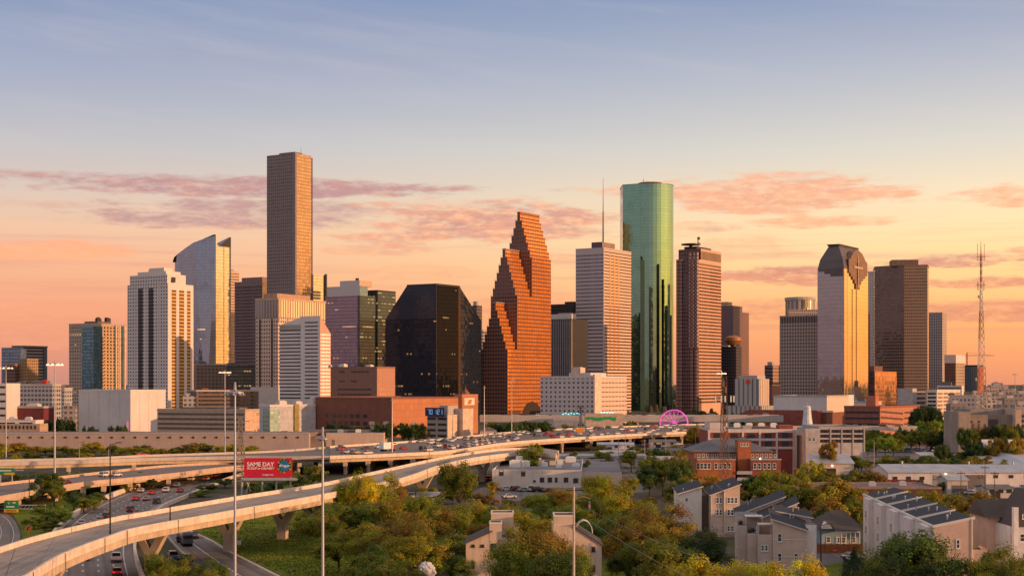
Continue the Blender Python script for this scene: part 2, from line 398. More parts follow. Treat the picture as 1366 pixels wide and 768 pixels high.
# far left: glass office with a stepped brown block in front
T = Tw('office_tower', 'blue-grey glass office block at the far left edge of the skyline', 'office building', 2, 31, 62, 463, 1900)
T.box('tower_body', 0, T.wr*.86, 0, T.wl, 0, T.h, facade('glass_a', (.10,.11,.14,1), (.28,.36,.46,1), 3, 4, .9, .75, .5, .15), facade('glass_a2', (.30,.26,.24,1), (.12,.12,.14,1), 200, 4, 1, .5, .5, .2))
T.box('end_slab', T.wr*.86, T.wr, -1.5, T.wl, 0, T.z(461), plain('slate_panel', (.10,.11,.12,1)))
T.box('lift_core', -.6, 4.5, -.6, 4.5, 0, T.h - 2, plain('pale_panel', (.5,.47,.45,1)))
T.box('roof_slab', -1, T.wr+.5, -1.8, T.wl*.5, T.h, T.h+2.2, roof_grey)
T = Tw('office_block', 'brown stepped office block with an ochre upper tower, at the far left edge', 'office building', 12, 33, 48, 478, 1750)
T.box('upper_tower', 0, T.wr, -4, T.wl*.35, 0, T.h, facade('ochre', (.36,.22,.10,1), (.12,.08,.05,1), 3, 3.6, .5, .5, .3, .3))
T.box('lower_step', -6, T.wr*.6, T.wl*.35, T.wl, 0, T.z(487), facade('brown_grid', (.22,.11,.075,1), (.08,.05,.05,1), 4, 3.8, 1.1, .45, .3, .3))
T.box('step_cap', -6.1, T.wr*.6+.1, T.wl*.35+.1, T.wl+.1, T.z(487), T.z(485), plain('ochre_cap', (.4,.2,.08,1)))
T = Tw('office_building', 'grey gridded mid-rise office below the brown stepped block', 'office building', 22, 70, 74, 514, 1200, 12)
T.box('building_body', 0, 14, 0, T.wl, 0, T.h, facade('grey_grid', (.38,.37,.40,1), (.15,.15,.18,1), 3.2, 3.6, .7, .55, .4, .25)); T.parapet(0,14,0,T.wl,T.h,concrete)
T.units([(3, 8, 8, 12, 4), (3, 26, 6, 8, 3)], T.h)
T.box('red_roof_sign', -.5, 1, T.L(62), T.L(56), T.h + 1.5, T.h+4, plain('red_sign', (.6,.02,.03,1)))
T = Tw('office_building', 'pale grey low gridded office behind the first tall light mast', 'office building', 58, 86, 92, 519, 1300, 12)
T.box('building_body', 0, 14, 0, T.wl, 0, T.h, facade('grey_grid2', (.42,.42,.44,1), (.16,.18,.2,1), 3, 3.4, .6, .6, .4, .25)); T.parapet(0,14,0,T.wl,T.h,concrete)
T.units([(3, 4, 6, 5, 3)], T.h)
T = Tw('parking_deck', 'white banded parking deck cut off by the left edge of the picture', 'parking garage', -40, 8, 10, 511, 1050, 10)
T.box('building_body', 0, 20, 0, T.wl, 0, T.h, white_wall)
T.bandsL('deck_opening', .5, T.wl, ladder(2, T.h, 7), 1.5, dark_glass)
T = Tw('low_building', 'dark red low building in front of the grey offices on the left', 'building', 23, 58, 61, 543, 1060, 15)
T.box('building_body', 0, 16, 0, T.wl, 0, T.h, plain('red_wall', (.15,.03,.035,1), .7, var=.2)); T.parapet(0,16,0,T.wl,T.h,concrete,.8)
T.units([(2, 6, 5, 9, 2.2), (8, 14, 4, 4, 2)], T.h, white_wall)
T = Tw('low_building', 'white low building with brown arched windows at the left edge', 'building', -20, 53, 55, 560, 960, 8)
T.box('building_body', 0, 12, 0, T.wl, 0, T.z(565), plain('tan_wall', (.42,.29,.2,1)))
T.box('upper_storey', .4, 12, 3, T.wl, T.z(565), T.h, white_wall)
T.bandsL('window_band', 5, 14, [T.h-3], 1.4, dark_glass, x=.4); T.bandsL('window_band', 17, 30, [T.h-3], 1.4, dark_glass, x=.4)
T.stripsL('window', [2.5 + 2.6*i for i in range(11)], 1.2, T.z(572), T.z(567.5), dark_glass)
T.units([(4, 8, 3, 4, 1.5), (6, 20, 4, 4, 1.5)], T.h, white_wall)

# brown apartment tower with a blue glass corner
apt = facade('apt_grid', (.46,.35,.28,1), (.20,.14,.11,1), 3.4, 3.3, .55, .5, .3, .25, lit=.02)
apt2 = facade('apt_grid_lit', (.50,.33,.19,1), (.10,.06,.04,1), 4.0, 3.3, .5, .6, .3, .2)
blueg = facade('blue_glass', (.05,.09,.11,1), (.16,.30,.36,1), 2, 3.3, .9, .8, .6, .12)
T = Tw('apartment_tower', 'tan apartment tower with a blue glass corner and crown of roof plant', 'apartment tower', 92, 125, 168, 433, 1450)
T.box('tower_body', 0, T.wr, 0, T.wl, 0, T.h, apt, apt2)
T.box('glass_corner', -.8, T.R(136), -.8, T.L(110), 0, T.z(435), blueg, blueg)
bl = MB(); bl.box(0, 3.2, -1.6, 0, 0, .5); bl.box(0, 3.2, -1.6, -1.45, .5, 1.5)
bo = obj('balcony', bl, apt2, T.root, (T.R(136)-1, -.8, 4))
for i in range(1, 24): again(bo, (T.R(136)-1, -.8, 4 + 3.3*i))
T.stripsR('pale_pier', [T.R(154), T.R(159), T.R(166)], 1.6, 0, T.h, plain('cream_pier', (.58,.47,.38,1)), .5)
T.stripsR('dark_strip', [T.R(152.5), T.R(161.5)], 3.5, 0, T.h, blueg, .2)
T.parapet(0, T.wr, 0, T.wl, T.h, plain('tan_cap', (.42,.33,.27,1)), 1.6)
T.box('roof_house', 4, T.wr*.62, 4, T.wl*.5, T.h, T.z(428), roof_grey)
T.units([(10+4*i, 6+i%3*3, 3, 3, 3 + i % 2) for i in range(6)], T.z(428), dark_metal)
T.box('podium', -10, 6, T.wl*.1, T.wl*1.0, 0, T.z(545), apt)

# white residential tower
wg = facade('white_tower', (.64,.58,.57,1), (.07,.06,.08,1), 3.3, 3.25, .42, .42, .4, .2)
recess_paint = facade('recess_paint', (.10,.075,.07,1), (.03,.025,.03,1), 50, 3.25, 1.1, .6, .3, .3)
wr_ = plain('white_pier', (.66,.60,.57,1), .7, var=.1)
balc = facade('balcony_stack', (.52,.31,.10,1), (.12,.05,.02,1), 40, 3.25, 1.1, .42, .2, .3)  # ochre has the warm sunlight on the balconies painted in
T = Tw('residential_tower', 'tall white residential tower with stepped top and sunlit balcony columns', 'apartment tower', 170, 224, 258, 378, 1380)
T.box('tower_body', 0, T.wr, 0, T.wl, 0, T.h, wg, wr_)
T.box('upper_step', .3, T.R(249), 1.2, T.L(173), T.h, T.z(367), wg, wr_)
T.box('top_step', 1.5, T.R(245), 4, T.L(182), T.z(367), T.z(361), wr_); T.box('roof_house', 4, T.R(240), 9, T.L(195), T.z(361), T.z(356), wr_)
T.parapet(.3, T.R(249), 1.2, T.L(173), T.z(367), wr_, 1.2)
T.stripsL('painted_recess', [T.L(190)-.5, T.L(204)-.5], 6.0, 0, T.z(383), recess_paint, .12)  # dark strips stand proud of the wall, painting recesses that are not cut
T.stripsL('grey_pier', [T.L(213), T.L(197), T.L(181)], .8, 0, T.h, wr_, .5)
for u0, u1 in ((229,235), (239,245.5), (249.5,254)):
    xa, xb = T.R(u0), T.R(u1)
    b = MB(); b.box(xa, xb, -.18, .1, 0, T.z(386)); o = obj('balcony_stack', b, balc, T.root)
T.box('roof_opening', T.R(229.5), T.R(234), -.2, .2, T.z(376), T.z(369), dark_metal)
T.units([(6, 10, 4, 4, 3), (12, 20, 4, 5, 3), (5, 26, 4, 4, 2.5)], T.z(361), wr_)

# windowless white box and tan garage
T = Tw('warehouse', 'big windowless white box building beneath the white residential tower', 'building', 105, 174, 221, 521, 1040)
T.box('building_body', 0, T.wr, 0, T.wl, 0, T.h, white_wall, white_wall); T.parapet(0,T.wr,0,T.wl,T.h,white_wall,.8)
T.stripsL('panel_joint', [T.wl*k/5 for k in range(1,5)], .25, 0, T.h-.6, concrete, .05); T.stripsR('panel_joint', [T.wr*k/4 for k in range(1,4)], .25, 0, T.h-.6, concrete, .05)
b = MB(); b.box(-.5, 0, 2, 3.4, 4, 10); obj('banner', b, glow('pink_banner', (.9,.25,.45,1), .35), T.root)
tan_ = plain('tan_band', (.42,.33,.26,1), .8, var=.15)
T = Tw('parking_garage', 'long tan parking garage with brown horizontal bands, below the white tower', 'parking garage', 210, 327, 346, 547, 930, 20)
T.box('building_body', 0, T.wr, 0, T.wl, 0, T.h, tan_, plain('tan_end_lit', (.55,.38,.28,1)))  # sunlight on the tan end is painted into its colour
T.bandsL('deck_opening', .6, T.wl-.6, [T.h-3.2, T.h-6.3, T.h-9.4, T.h-12.2], 1.3, plain('brown_band', (.13,.095,.075,1)))
T.box('upper_deck', 6, T.wr-2, T.wl*.12, T.wl*.8, T.h, T.h+1.6, roof_grey); T.parapet(0,T.wr,0,T.wl,T.h,tan_,.7)

# slanted glass tower
sl = facade('slant_glass', (.05,.05,.06,1), (.33,.345,.40,1), 2.6, 4.2, .985, .97, .85, .06, jit=.006, gvar=.15, lit=.006, lits=1.2)
sr = facade('slant_glass_right', (.05,.06,.06,1), (.50,.54,.56,1), 3, 4.2, .97, .93, .9, .05, jit=.005, gvar=.15)
T = Tw('glass_tower', 'blue-mauve glass tower with a slanted curved top and a sharp fin', 'skyscraper', 233, 288, 308, 326, 1950)
yl = lambda u: T.L(u)
prof = [(yl(288), T.z(313)), (yl(276), T.z(318,0,yl(276))), (yl(264), T.z(324,0,yl(264))), (yl(252), T.z(331,0,yl(252))), (yl(240), T.z(339,0,yl(240))), (yl(235), T.z(343.5,0,yl(235))), (yl(233), T.z(350,0,yl(233)))]
def ztop(y):
    for (a, za), (b_, zb) in zip(prof, prof[1:]):
        if y <= b_: return za + (zb - za) * (y - a) / max(b_ - a, 1e-6)
    return prof[-1][1]
yft, yfb = yl(264), yl(281)
b = MB()
fo = -8.0
b.q([(fo, yfb, 0), (0, 0, 0), (0, 0, ztop(0)), (fo, yft, ztop(yft))], 0, [(yfb,0),(0,0),(0,ztop(0)),(yft,ztop(yft))])
ys = [yft] + [p for p, _ in prof if p > yft + .5]
low = [yfb + (T.wl - yfb) * i / (len(ys) - 1) for i in range(len(ys))]
lx = lambda i: fo + (0 - fo) * i / (len(ys) - 1)
for i in range(len(ys) - 1):
    b.q([(lx(i+1), low[i+1], 0), (lx(i), low[i], 0), (lx(i), ys[i], ztop(ys[i])), (lx(i+1), ys[i+1], ztop(ys[i+1]))], 0,
        [(low[i+1],0),(low[i],0),(ys[i],ztop(ys[i])),(ys[i+1],ztop(ys[i+1]))])
N = len(prof)
for i in range(N - 1):      # back of the screen wall and its top edge
    y0_, z0_ = prof[i]; y1_, z1_ = prof[i+1]
    b.q([(2.5, y0_, 0), (2.5, y1_, 0), (2.5, y1_, z1_), (2.5, y0_, z0_)], 0)
    b.q([(fo*(.5), y0_, z0_), (2.5, y0_, z0_), (2.5, y1_, z1_), (fo*.5, y1_, z1_)], 1)
b.q([(0,0,0),(2.5,0,0),(2.5,0,ztop(0)),(0,0,ztop(0))], 2); b.q([(2.5,T.wl,0),(0,T.wl,0),(0,T.wl,prof[-1][1]),(2.5,T.wl,prof[-1][1])], 2)
obj('slanted_facade', b, [sl, dark_metal, sr], T.root)
T.box('tower_body', 2.5, T.R(306), .0, T.wl*.95, 0, T.z(345), sl, sr)
T.box('upper_body', 2.5, T.R(306), .0, T.wl*.55, T.z(345), T.z(327), sl, sr)
xa, xb = T.R(303), T.R(308)
b = MB(); b.extr([(xb, 0, 0), (xb, T.wl*.9, 0), (xb, T.wl*.9, T.z(345)), (xb, T.wl*.5, T.z(326)), (xb, 6, T.z(316)), (xb, 0, T.z(314))], (-3, 0, 0)); obj('roof_fin', b, sl, T.root)
b = MB(); b.extr([(T.R(295), -.15, T.z(326)), (xb, -.15, T.z(314)), (xb, -.15, T.z(328)), (T.R(290), -.15, T.z(328))], (0, 1.2, 0)); obj('roof_notch', b, dark_metal, T.root)
T.stripsR('gold_mullion', [T.R(298)], 2.0, 0, T.z(328), plain('gold_strip', (.7,.5,.25,1), .25, .7), .3)
# slab behind, dark banded tower
T = Tw('office_slab', 'thin sunlit slab peeking out between the slanted glass tower and dark banded tower', 'skyscraper', 306, 308, 319, 362, 2150)
T.box('tower_body', 0, T.wr, 0, 40, 0, T.h, white_wall, facade('lit_bands', (.55,.42,.32,1), (.25,.14,.1,1), 90, 4, 1.1, .45, .4, .2)); T.box('roof_house', 2, T.wr*.6, 4, 20, T.h, T.h+4, concrete)
T = Tw('office_tower', 'dark plum tower with fine horizontal bands, left of the tallest tower', 'skyscraper', 313, 350, 366, 376, 1900)
pl = plain('plum_wall', (.24,.155,.15,1), .6)
T.box('tower_body', 0, T.wr, 0, T.wl, 0, T.h, pl, facade('gold_grid', (.2,.13,.09,1), (.5,.36,.15,1), 3, 4, .8, .6, .6, .2))
T.bandsL('window_band', .4, T.wl-.4, ladder(20, T.h-4, 34), 2.3, facade('plum_glass', (.03,.02,.03,1), (.09,.07,.09,1), 2, 9, .92, 2, .6, .12, lit=.02))
T.box('roof_house', 3, T.wr-2, 3, T.wl*.8, T.h, T.z(369), pl); T.parapet(0,T.wr,0,T.wl,T.h,pl)

# the tallest tower: five sided brown granite shaft
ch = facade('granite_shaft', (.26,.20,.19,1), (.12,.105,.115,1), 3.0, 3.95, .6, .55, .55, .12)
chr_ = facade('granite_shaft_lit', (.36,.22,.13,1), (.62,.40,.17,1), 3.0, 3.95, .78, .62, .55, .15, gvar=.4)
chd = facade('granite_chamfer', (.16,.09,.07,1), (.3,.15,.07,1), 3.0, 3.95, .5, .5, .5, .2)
T = Tw('skyscraper', 'tallest tower of the skyline, a plain brown granite shaft with a flat top', 'skyscraper', 356, 394, 415, 204, 1740)
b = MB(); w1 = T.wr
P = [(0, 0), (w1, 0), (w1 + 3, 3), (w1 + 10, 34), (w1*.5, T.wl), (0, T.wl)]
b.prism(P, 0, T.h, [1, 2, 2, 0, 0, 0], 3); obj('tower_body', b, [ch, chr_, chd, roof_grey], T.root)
b = MB(); b.box(-.25, 3.0, -.25, 3.2, 0, T.h + 1.2); obj('corner_pier', b, plain('granite', (.27,.20,.18,1), .5), T.root)
T.box('roof_house', 8, w1 - 6, 8, T.wl - 12, T.h, T.h + 3, roof_grey)
T.stripsR('edge_louvre', [w1 + .5], 1.8, 0, T.h - 2, plain('dark_granite', (.10,.06,.05,1)), .4)
b = MB(); b.tube((w1*.6, 6, T.h), (w1*.6, 6, T.h + 9), .35, .1); obj('antenna', b, dark_metal, T.root)
b = MB(); b.tube((w1*.3, 16, T.h), (w1*.3, 16, T.h + 5), .3, .1); obj('antenna', b, dark_metal, T.root)
# golden sliver behind it
T = Tw('glass_tower', 'golden glass tower with a dark curved fin, half hidden behind the tallest tower', 'skyscraper', 416, 418, 434, 366, 2000)
T.box('tower_body', 0, T.wr, 0, 30, 0, T.h, sl, sr)
T.stripsR('fin', [T.wr*.93], 3, T.z(420), T.h + 2, dark_metal, 2)
T.bandsR('window_band', 0, T.wr*.6, ladder(T.z(400), T.z(388), 3), 3, dark_glass)

# pale tower with golden glass crown, white striped tower in front
pk = facade('pink_grid', (.62,.49,.42,1), (.20,.15,.15,1), 3.2, 3.8, .55, .5, .4, .25)
gc_ = facade('painted_gold_crown', (.22,.14,.07,1), (.90,.72,.44,1), 3.6, 60, .62, 2, 0, .5, gvar=.25)  # panes painted matt gold to imitate the sunset reflection in the crown
T = Tw('office_tower', 'pinkish tower with a tall golden glazed crown, behind the white striped tower', 'skyscraper', 341, 371, 434, 398, 1460)
T.box('tower_body', 0, T.wr, 0, T.wl, 0, T.h, pk, pk)
T.box('glass_crown', -.4, T.wr+.3, -.4, T.wl+.3, T.z(423), T.z(400), facade('grey_crown', (.4,.33,.28,1), (.3,.28,.3,1), 3.6, 60, .6, 2, .5, .2), gc_)
T.box('crown_frame', -.6, T.wr+.5, -.6, T.wl+.5, T.z(400), T.z(397), plain('tan_frame', (.50,.34,.23,1)))
T.box('roof_house', 2, T.wr*.72, 3, T.wl*.7, T.h, T.z(391), plain('tan_frame2', (.44,.28,.19,1)))
T.stripsL('dark_strip', [T.L(348), T.L(364)], 2.2, 20, T.z(425), recess_paint, .2)
T.stripsR('corner_pier', [0, T.R(383)], 2.2, T.z(430), T.z(398), plain('ochre_pier', (.5,.33,.18,1)), .7)
T.box('podium', -3, T.wr, -3, T.wl+4, 0, T.z(516), white_wall)
wst = plain('white_stone', (.70,.65,.63,1), .7, var=.08, scale=.05)
T = Tw('office_tower', 'white tower with dark window stripes on the left and pink stripes on its sunlit end', 'office tower', 370, 427, 441, 421, 1330)
zc = T.z(421)
b = MB(); yb = T.L(401)
b.prism([(0, 0), (T.wr, 0), (T.wr, T.wl), (3, T.wl), (3, yb), (0, yb)], 0, [zc, T.z(444), T.z(444), T.z(432), zc-.0, zc], [1, 1, 0, 0, 0, 0], 2)
obj('tower_body', b, [wst, plain('white_stone_lit', (.58,.33,.25,1), .7, var=.06), wst], T.root)  # pink sun on the white end is painted into the stone colour
T.box('rear_step', 3.0, T.wr*.6, yb+.05, T.wl, T.z(440), T.z(432), wst)
wb = facade('stripe_glass', (.05,.04,.045,1), (.10,.09,.10,1), 2.4, 9, .9, 2, .5, .15)
T.bandsL('window_band', 2.5, yb - 5, ladder(22, T.z(427), 21), 1.15, wb)
T.bandsL('window_band', yb + 2, T.wl - .3, ladder(22, T.z(437), 20), 1.15, wb, x=3)
T.bandsR('window_band', .5, T.wr - .4, ladder(22, T.z(444), 19), 1.5, plain('pale_stripe', (.88,.82,.76,1), .4))
T.units([(6, 6, 5, 8, 3)], zc - 8)

# purple glass tower with white cap and teal wing
pg = facade('purple_glass', (.10,.07,.09,1), (.29,.215,.255,1), 2.6, 4, .95, .88, .85, .07, lit=.03, lits=.7, gvar=.2)
tg = facade('teal_glass', (.02,.035,.04,1), (.05,.085,.10,1), 2.6, 4, .95, .85, .3, .08, spec=.4, lit=.14, lits=.8, litcol=(1,.6,.22,1))
T = Tw('office_tower', 'purple glass tower with a white stepped cap, beside a teal glass wing', 'skyscraper', 434, 480, 502, 394, 1720)
T.box('tower_body', 0, T.wr, 0, T.wl, 0, T.h, pg, tg)
wc_ = plain('white_cap', (.56,.52,.53,1), .6, var=.06)
T.box('white_cap', -.5, T.R(490), -.5, T.wl-3, T.h, T.z(381), wc_, plain('teal_cap', (.2,.28,.28,1)))
T.box('cap_step', 2, T.R(498), 2, T.L(452), T.z(381), T.z(373.5), wc_, plain('white_cap_lit', (.6,.4,.3,1)))  # right side of the white step painted in its sunlit tone
b = MB(); b.cyl(8, 10, T.z(373.5), T.z(370), 1.8, 2.2); obj('roof_drum', b, dark_metal, T.root)
T.stripsL('dark_edge', [0.0], T.L(477), 0, T.h, dark_glass, .12)
T.box('teal_wing', T.wr + .05, T.wr + T.R(526) - T.R(502), -2, T.wl*.6, 0, T.z(386), tg, tg, roof_dark)
T.parapet(T.wr+.05, T.wr+T.R(526)-T.R(502), -2, T.wl*.6, T.z(386), dark_metal, 1)

# black glass tower with sloping shoulders
bk = facade('black_glass', (.012,.011,.014,1), (.016,.024,.045,1), 2.2, 4, .95, .86, .0, .06, spec=.5, ior=1.27, lit=.026, lits=.55, litcol=(1,.45,.13,1), gvar=.4, jit=.02)
bs = facade('black_slope', (.012,.012,.016,1), (.024,.034,.062,1), 2.2, 4, .96, .94, .0, .08, spec=.5, ior=1.34, lit=.0, gvar=.2)
T = Tw('office_tower', 'broad black glass tower with mansard shoulders and scattered lit windows', 'skyscraper', 514, 582, 642, 430, 1480)
z1 = T.z(424); z2 = T.z(379)
yt_ = T.L(543) ; xt_ = T.R(613)
b = MB(); b.prism([(0,0),(T.wr,0),(T.wr,T.wl),(0,T.wl)], 0, z1, 0, 1)
obj('tower_body', b, [bk, roof_dark], T.root)
b = MB(); b.prism([(0,0),(T.wr,0),(T.wr,T.wl),(0,T.wl)], z1, z2, [1, 0, 0, 0], 0, [(0,0),(xt_,0),(xt_,yt_),(0,yt_)]); obj('sloping_roof', b, [bs, bk], T.root)
b = MB(); b.box(1.5, T.R(610), -.25, .1, 0, z2 - 1); obj('painted_recess', b, facade('painted_recess_black', (.004,.004,.006,1), (.006,.008,.014,1), 2.2, 4, .95, .9, .0, .05, spec=.5, ior=1.14, lit=.012, lits=.5), T.root)  # darker strip painted on the flat face in place of a recess
b = MB(); b.box(T.R(611), T.R(613.5), -.5, .1, 0, z2); obj('edge_pier', b, plain('bronze_pier', (.10,.05,.025,1), .4, .5), T.root)
T.parapet(0, xt_, 0, yt_, z2, dark_metal, .8)
T = Tw('office_tower', 'sliver of a dark tower behind the right shoulder of the black glass tower', 'skyscraper', 630, 636, 643, 407, 1900)
T.box('tower_body', 0, T.wr, 0, T.wl, 0, T.h, facade('sliver', (.14,.11,.10,1), (.06,.05,.06,1), 3, 4, .6, .5, .5, .2)); T.box('roof_house', 1, 6, 1, 6, T.h, T.h+5, concrete)
T = Tw('office_building', 'pale narrow building between black tower and orange stepped tower', 'office building', 632, 640, 652, 441, 1800)
T.box('tower_body', 0, T.wr, 0, T.wl, 0, T.h, facade('pale_narrow', (.4,.38,.4,1), (.16,.15,.18,1), 3, 4, 1.1, .5, .4, .2)); T.parapet(0,T.wr,0,T.wl,T.h,concrete)

# brown civic block and long brick building
T = Tw('office_building', 'brown block with slit windows in front of the purple tower', 'office building', 441, 503, 527, 490, 1260)
br1 = plain('brown_stucco', (.27,.14,.105,1), .8, var=.12); br2 = plain('brown_stucco_lit', (.42,.22,.155,1), .8, var=.1)  # second stucco is the brown one painted brighter for the sunlit face
T.box('building_body', 0, T.wr, 0, T.wl, 0, T.h, br1, br2)
T.bandsL('window_slit', T.L(495), T.L(450), ladder(8, 34, 6), 1.1, dark_glass); T.bandsR('window_slit', T.R(506), T.R(524), ladder(8, 34, 6), 1.1, plain('lit_slit', (.5,.25,.14,1)))
T.bandsL('roof_slit', T.L(492), T.L(468), [T.h-4], 1.2, dark_glass); T.bandsL('roof_slit', T.L(460), T.L(452), [T.h-12, T.h - 4], 1.2, dark_glass); T.bandsL('roof_slit', T.L(476), T.L(468), [T.h-12], 1.2, dark_glass)
T.parapet(0,T.wr,0,T.wl,T.h,br1,.8); T.units([(4, 10, 5, 5, 2), (6, 40, 5, 6, 3), (3, 52, 3, 3, 2)], T.h, white_wall)
brickl = facade('red_brick_grid', (.40,.14,.065,1), (.46,.19,.09,1), 5, 4.5, .93, .9, 0, .8, jit=0, wrough=.85, gvar=.2)
brickd = plain('dark_brick', (.22,.085,.06,1), .85, var=.15, scale=.2)  # left face of the long building has its shade painted as darker brick
T = Tw('brick_building', 'very long red brick building with a windowless sunlit face', 'building', 421, 523, 633, 531, 1010)
T.box('building_body', 0, T.wr, 0, T.wl, 0, T.h, brickd, brickl)
T.parapet(0,T.wr,0,T.wl,T.h,brickd,.6)
T.stripsL('window', [T.L(u) for u in (440,448,456,464,472,480,490)], 3.4, 8, 10.5, dark_glass); T.stripsL('window', [T.L(u) for u in (440,448,456,464,472,480,490)], 3.4, 13, 15.5, dark_glass)
T.box('sign_tower', T.R(612), T.wr+.1, -3, 4, 0, T.h+2.2, brickl)
b = MB(); b.box(T.R(614.5), T.R(628), -3.3, -3, T.h-5.5, T.h-.5); so = obj('bright_sign', b, plain('cream_sign', (.75,.62,.5,1)), T.root)
for k in range(3):
    b = MB(); xm = (T.R(614.5)+T.R(628))/2; b.extr([(xm-3+k*1.9, -3.45, T.h-4.8), (xm-1.6+k*1.9, -3.45, T.h-4.8), (xm+.2+k*1.3, -3.45, T.h-1.6), (xm-.9+k*1.3, -3.45, T.h-1.6)], (0, .14, 0)); obj('sign_stripe', b, brickl, so)
# clock and temperature building
T = Tw('office_building', 'grey-beige office with a dark blue display of glowing digits on its roof', 'office building', 570, 597, 626, 553, 890, 34)
gs = facade('grey_storeys', (.34,.28,.25,1), (.06,.05,.05,1), 8, 3.4, .8, .42, .4, .2)
T.box('building_body', 0, T.R(610), 0, T.wl, 0, T.h, gs, plain('cream_wall', (.58,.45,.36,1)))
T.box('stair_tower', T.R(612), T.wr, -3, 5, 0, T.z(545), plain('cream_tower', (.60,.45,.35,1)))
T.box('roof_hut', 4, T.R(616), 3, T.wl*.6, T.h, T.z(541), concrete)
b = MB(); b.box(-1.5, -.7, 1.5, T.wl+.5, T.h-.8, T.h+4.2); dp = obj('display', b, plain('navy_display', (.02,.035,.10,1), .3), T.root)
dig = glow('display_digits', (.28,.5,.8,1), .32)
seg = {'4':'fgbc','0':'abcdef','7':'abc','1':'bc','2':'abged','°':'abfg',':':'..'}
def digit(ch, y, z, w=1.5, h=3.0, t=.34):
    b = MB()
    R = {'a':(0,w,h-t,h),'g':(0,w,h/2-t/2,h/2+t/2),'d':(0,w,0,t),'f':(w-t,w,h/2,h),'b':(0,t,h/2,h),'e':(w-t,w,0,h/2),'c':(0,t,0,h/2)}
    for k in seg[ch]:
        if k == '.': continue
        a0, a1, c0, c1 = R[k]; b.box(-1.62, -1.5, y + a0, y + a1, z + c0, z + c1)
    if ch == ':':
        b.box(-1.62, -1.5, y, y+t, z+.7, z+1.1); b.box(-1.62, -1.5, y, y+t, z+1.9, z+2.3)
    obj('digit', b, dig, dp)
yy = T.wl - 1.4
for ch_, st in (('7',2.1),('0',2.6),(':',1.0),('1',1.6),('2',2.1),('1',1)):
    digit(ch_, yy - 1.5, T.h + .2); yy -= st
# ------------------------------------------------------------------ stepped gable tower
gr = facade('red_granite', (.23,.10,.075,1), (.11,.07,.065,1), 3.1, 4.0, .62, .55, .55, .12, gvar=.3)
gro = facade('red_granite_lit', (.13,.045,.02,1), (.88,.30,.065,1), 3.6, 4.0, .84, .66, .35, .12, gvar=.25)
T = Tw('gabled_tower', 'orange-red granite tower of three stepped Dutch gables', 'skyscraper', 643, 677, 735, 462, 1540)
xs = [0, T.R(690), T.R(709.5), T.R(735)]
w = T.L(641.5)
stages = [(xs[0], xs[1], 466, 404, 'front_gable'), (xs[1], xs[2], 394, 333, 'middle_gable'), (xs[2], xs[3], 343, 284, 'rear_gable')]
NS = 6
for (x0, x1, ve, vpk, nm) in stages:
    ze = T.z(ve, x0, 0); zp = T.z(vpk, x0, w/2)
    left = []; stepw = (w/2 - 1.8) / NS; sh = (zp - ze) / NS
    L_ = [(0, 0)]
    yy = 0; zz = ze
    for i in range(NS):
        L_ += [(yy, zz)]; zz += sh; yy += stepw; L_ += [(yy - stepw, zz)] if False else [(yy, zz - sh), ]
        L_ += [(yy, zz)]
    # mirror
    R_ = [(w - a, c_) for a, c_ in reversed(L_)]
    out = L_ + R_
    clean = []
    for p in out:
        if not clean or abs(p[0]-clean[-1][0]) > 1e-4 or abs(p[1]-clean[-1][1]) > 1e-4: clean.append(p)
    b = MB(); k = len(clean)
    for i in range(k):
        a, c_ = clean[i], clean[(i+1) % k]
        if abs(a[0]-c_[0]) < 1e-4:      # vertical wall along x
            up = c_[1] > a[1]
            lo, hi = min(a[1], c_[1]), max(a[1], c_[1])
            pts = [(x0, a[0], lo), (x1, a[0], lo), (x1, a[0], hi), (x0, a[0], hi)]
            uv = [(x0, lo), (x1, lo), (x1, hi), (x0, hi)]
            if not (a[0] < w/2): pts = [pts[1], pts[0], pts[3], pts[2]]; uv = [uv[1], uv[0], uv[3], uv[2]]
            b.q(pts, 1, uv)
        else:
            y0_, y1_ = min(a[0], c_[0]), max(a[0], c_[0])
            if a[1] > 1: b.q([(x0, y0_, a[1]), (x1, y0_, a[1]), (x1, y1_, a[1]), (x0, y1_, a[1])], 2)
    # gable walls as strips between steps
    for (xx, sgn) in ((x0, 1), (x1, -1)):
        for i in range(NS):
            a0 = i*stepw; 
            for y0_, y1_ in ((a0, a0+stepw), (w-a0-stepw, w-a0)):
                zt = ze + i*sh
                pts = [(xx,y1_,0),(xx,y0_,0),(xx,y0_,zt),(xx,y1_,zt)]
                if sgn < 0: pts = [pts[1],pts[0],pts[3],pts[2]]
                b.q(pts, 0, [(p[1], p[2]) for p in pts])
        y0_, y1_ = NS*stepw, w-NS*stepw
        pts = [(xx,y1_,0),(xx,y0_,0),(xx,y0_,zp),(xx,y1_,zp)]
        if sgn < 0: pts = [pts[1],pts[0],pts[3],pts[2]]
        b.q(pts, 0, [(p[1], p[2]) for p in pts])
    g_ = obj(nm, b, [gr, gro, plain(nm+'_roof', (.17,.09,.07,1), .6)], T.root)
    # spikes at each step, silvery ridge roof
    b = MB(); b.tube((0,0,0), (0,0,2.0), .28, .12, 5); fo_ = obj('finial', b, gr, g_, (x0+.5, w/2-1.2, zp)); again(fo_, (x1-.5, w/2-1.2, zp))
    for i in range(NS):
        for yq in (i*stepw + .3, w - i*stepw - .3): again(fo_, (x0 + .4, yq, ze + i*sh))
    b = MB(); b.prism([(x0, w/2-2.2), (x1, w/2-2.2), (x1, w/2+2.2), (x0, w/2+2.2)], zp, zp+1.2, 0, 0); obj('ridge_roof', b, plain('ridge_'+nm, (.35,.30,.30,1) if nm != 'rear_gable' else (.3,.12,.06,1), .4, .3), g_)
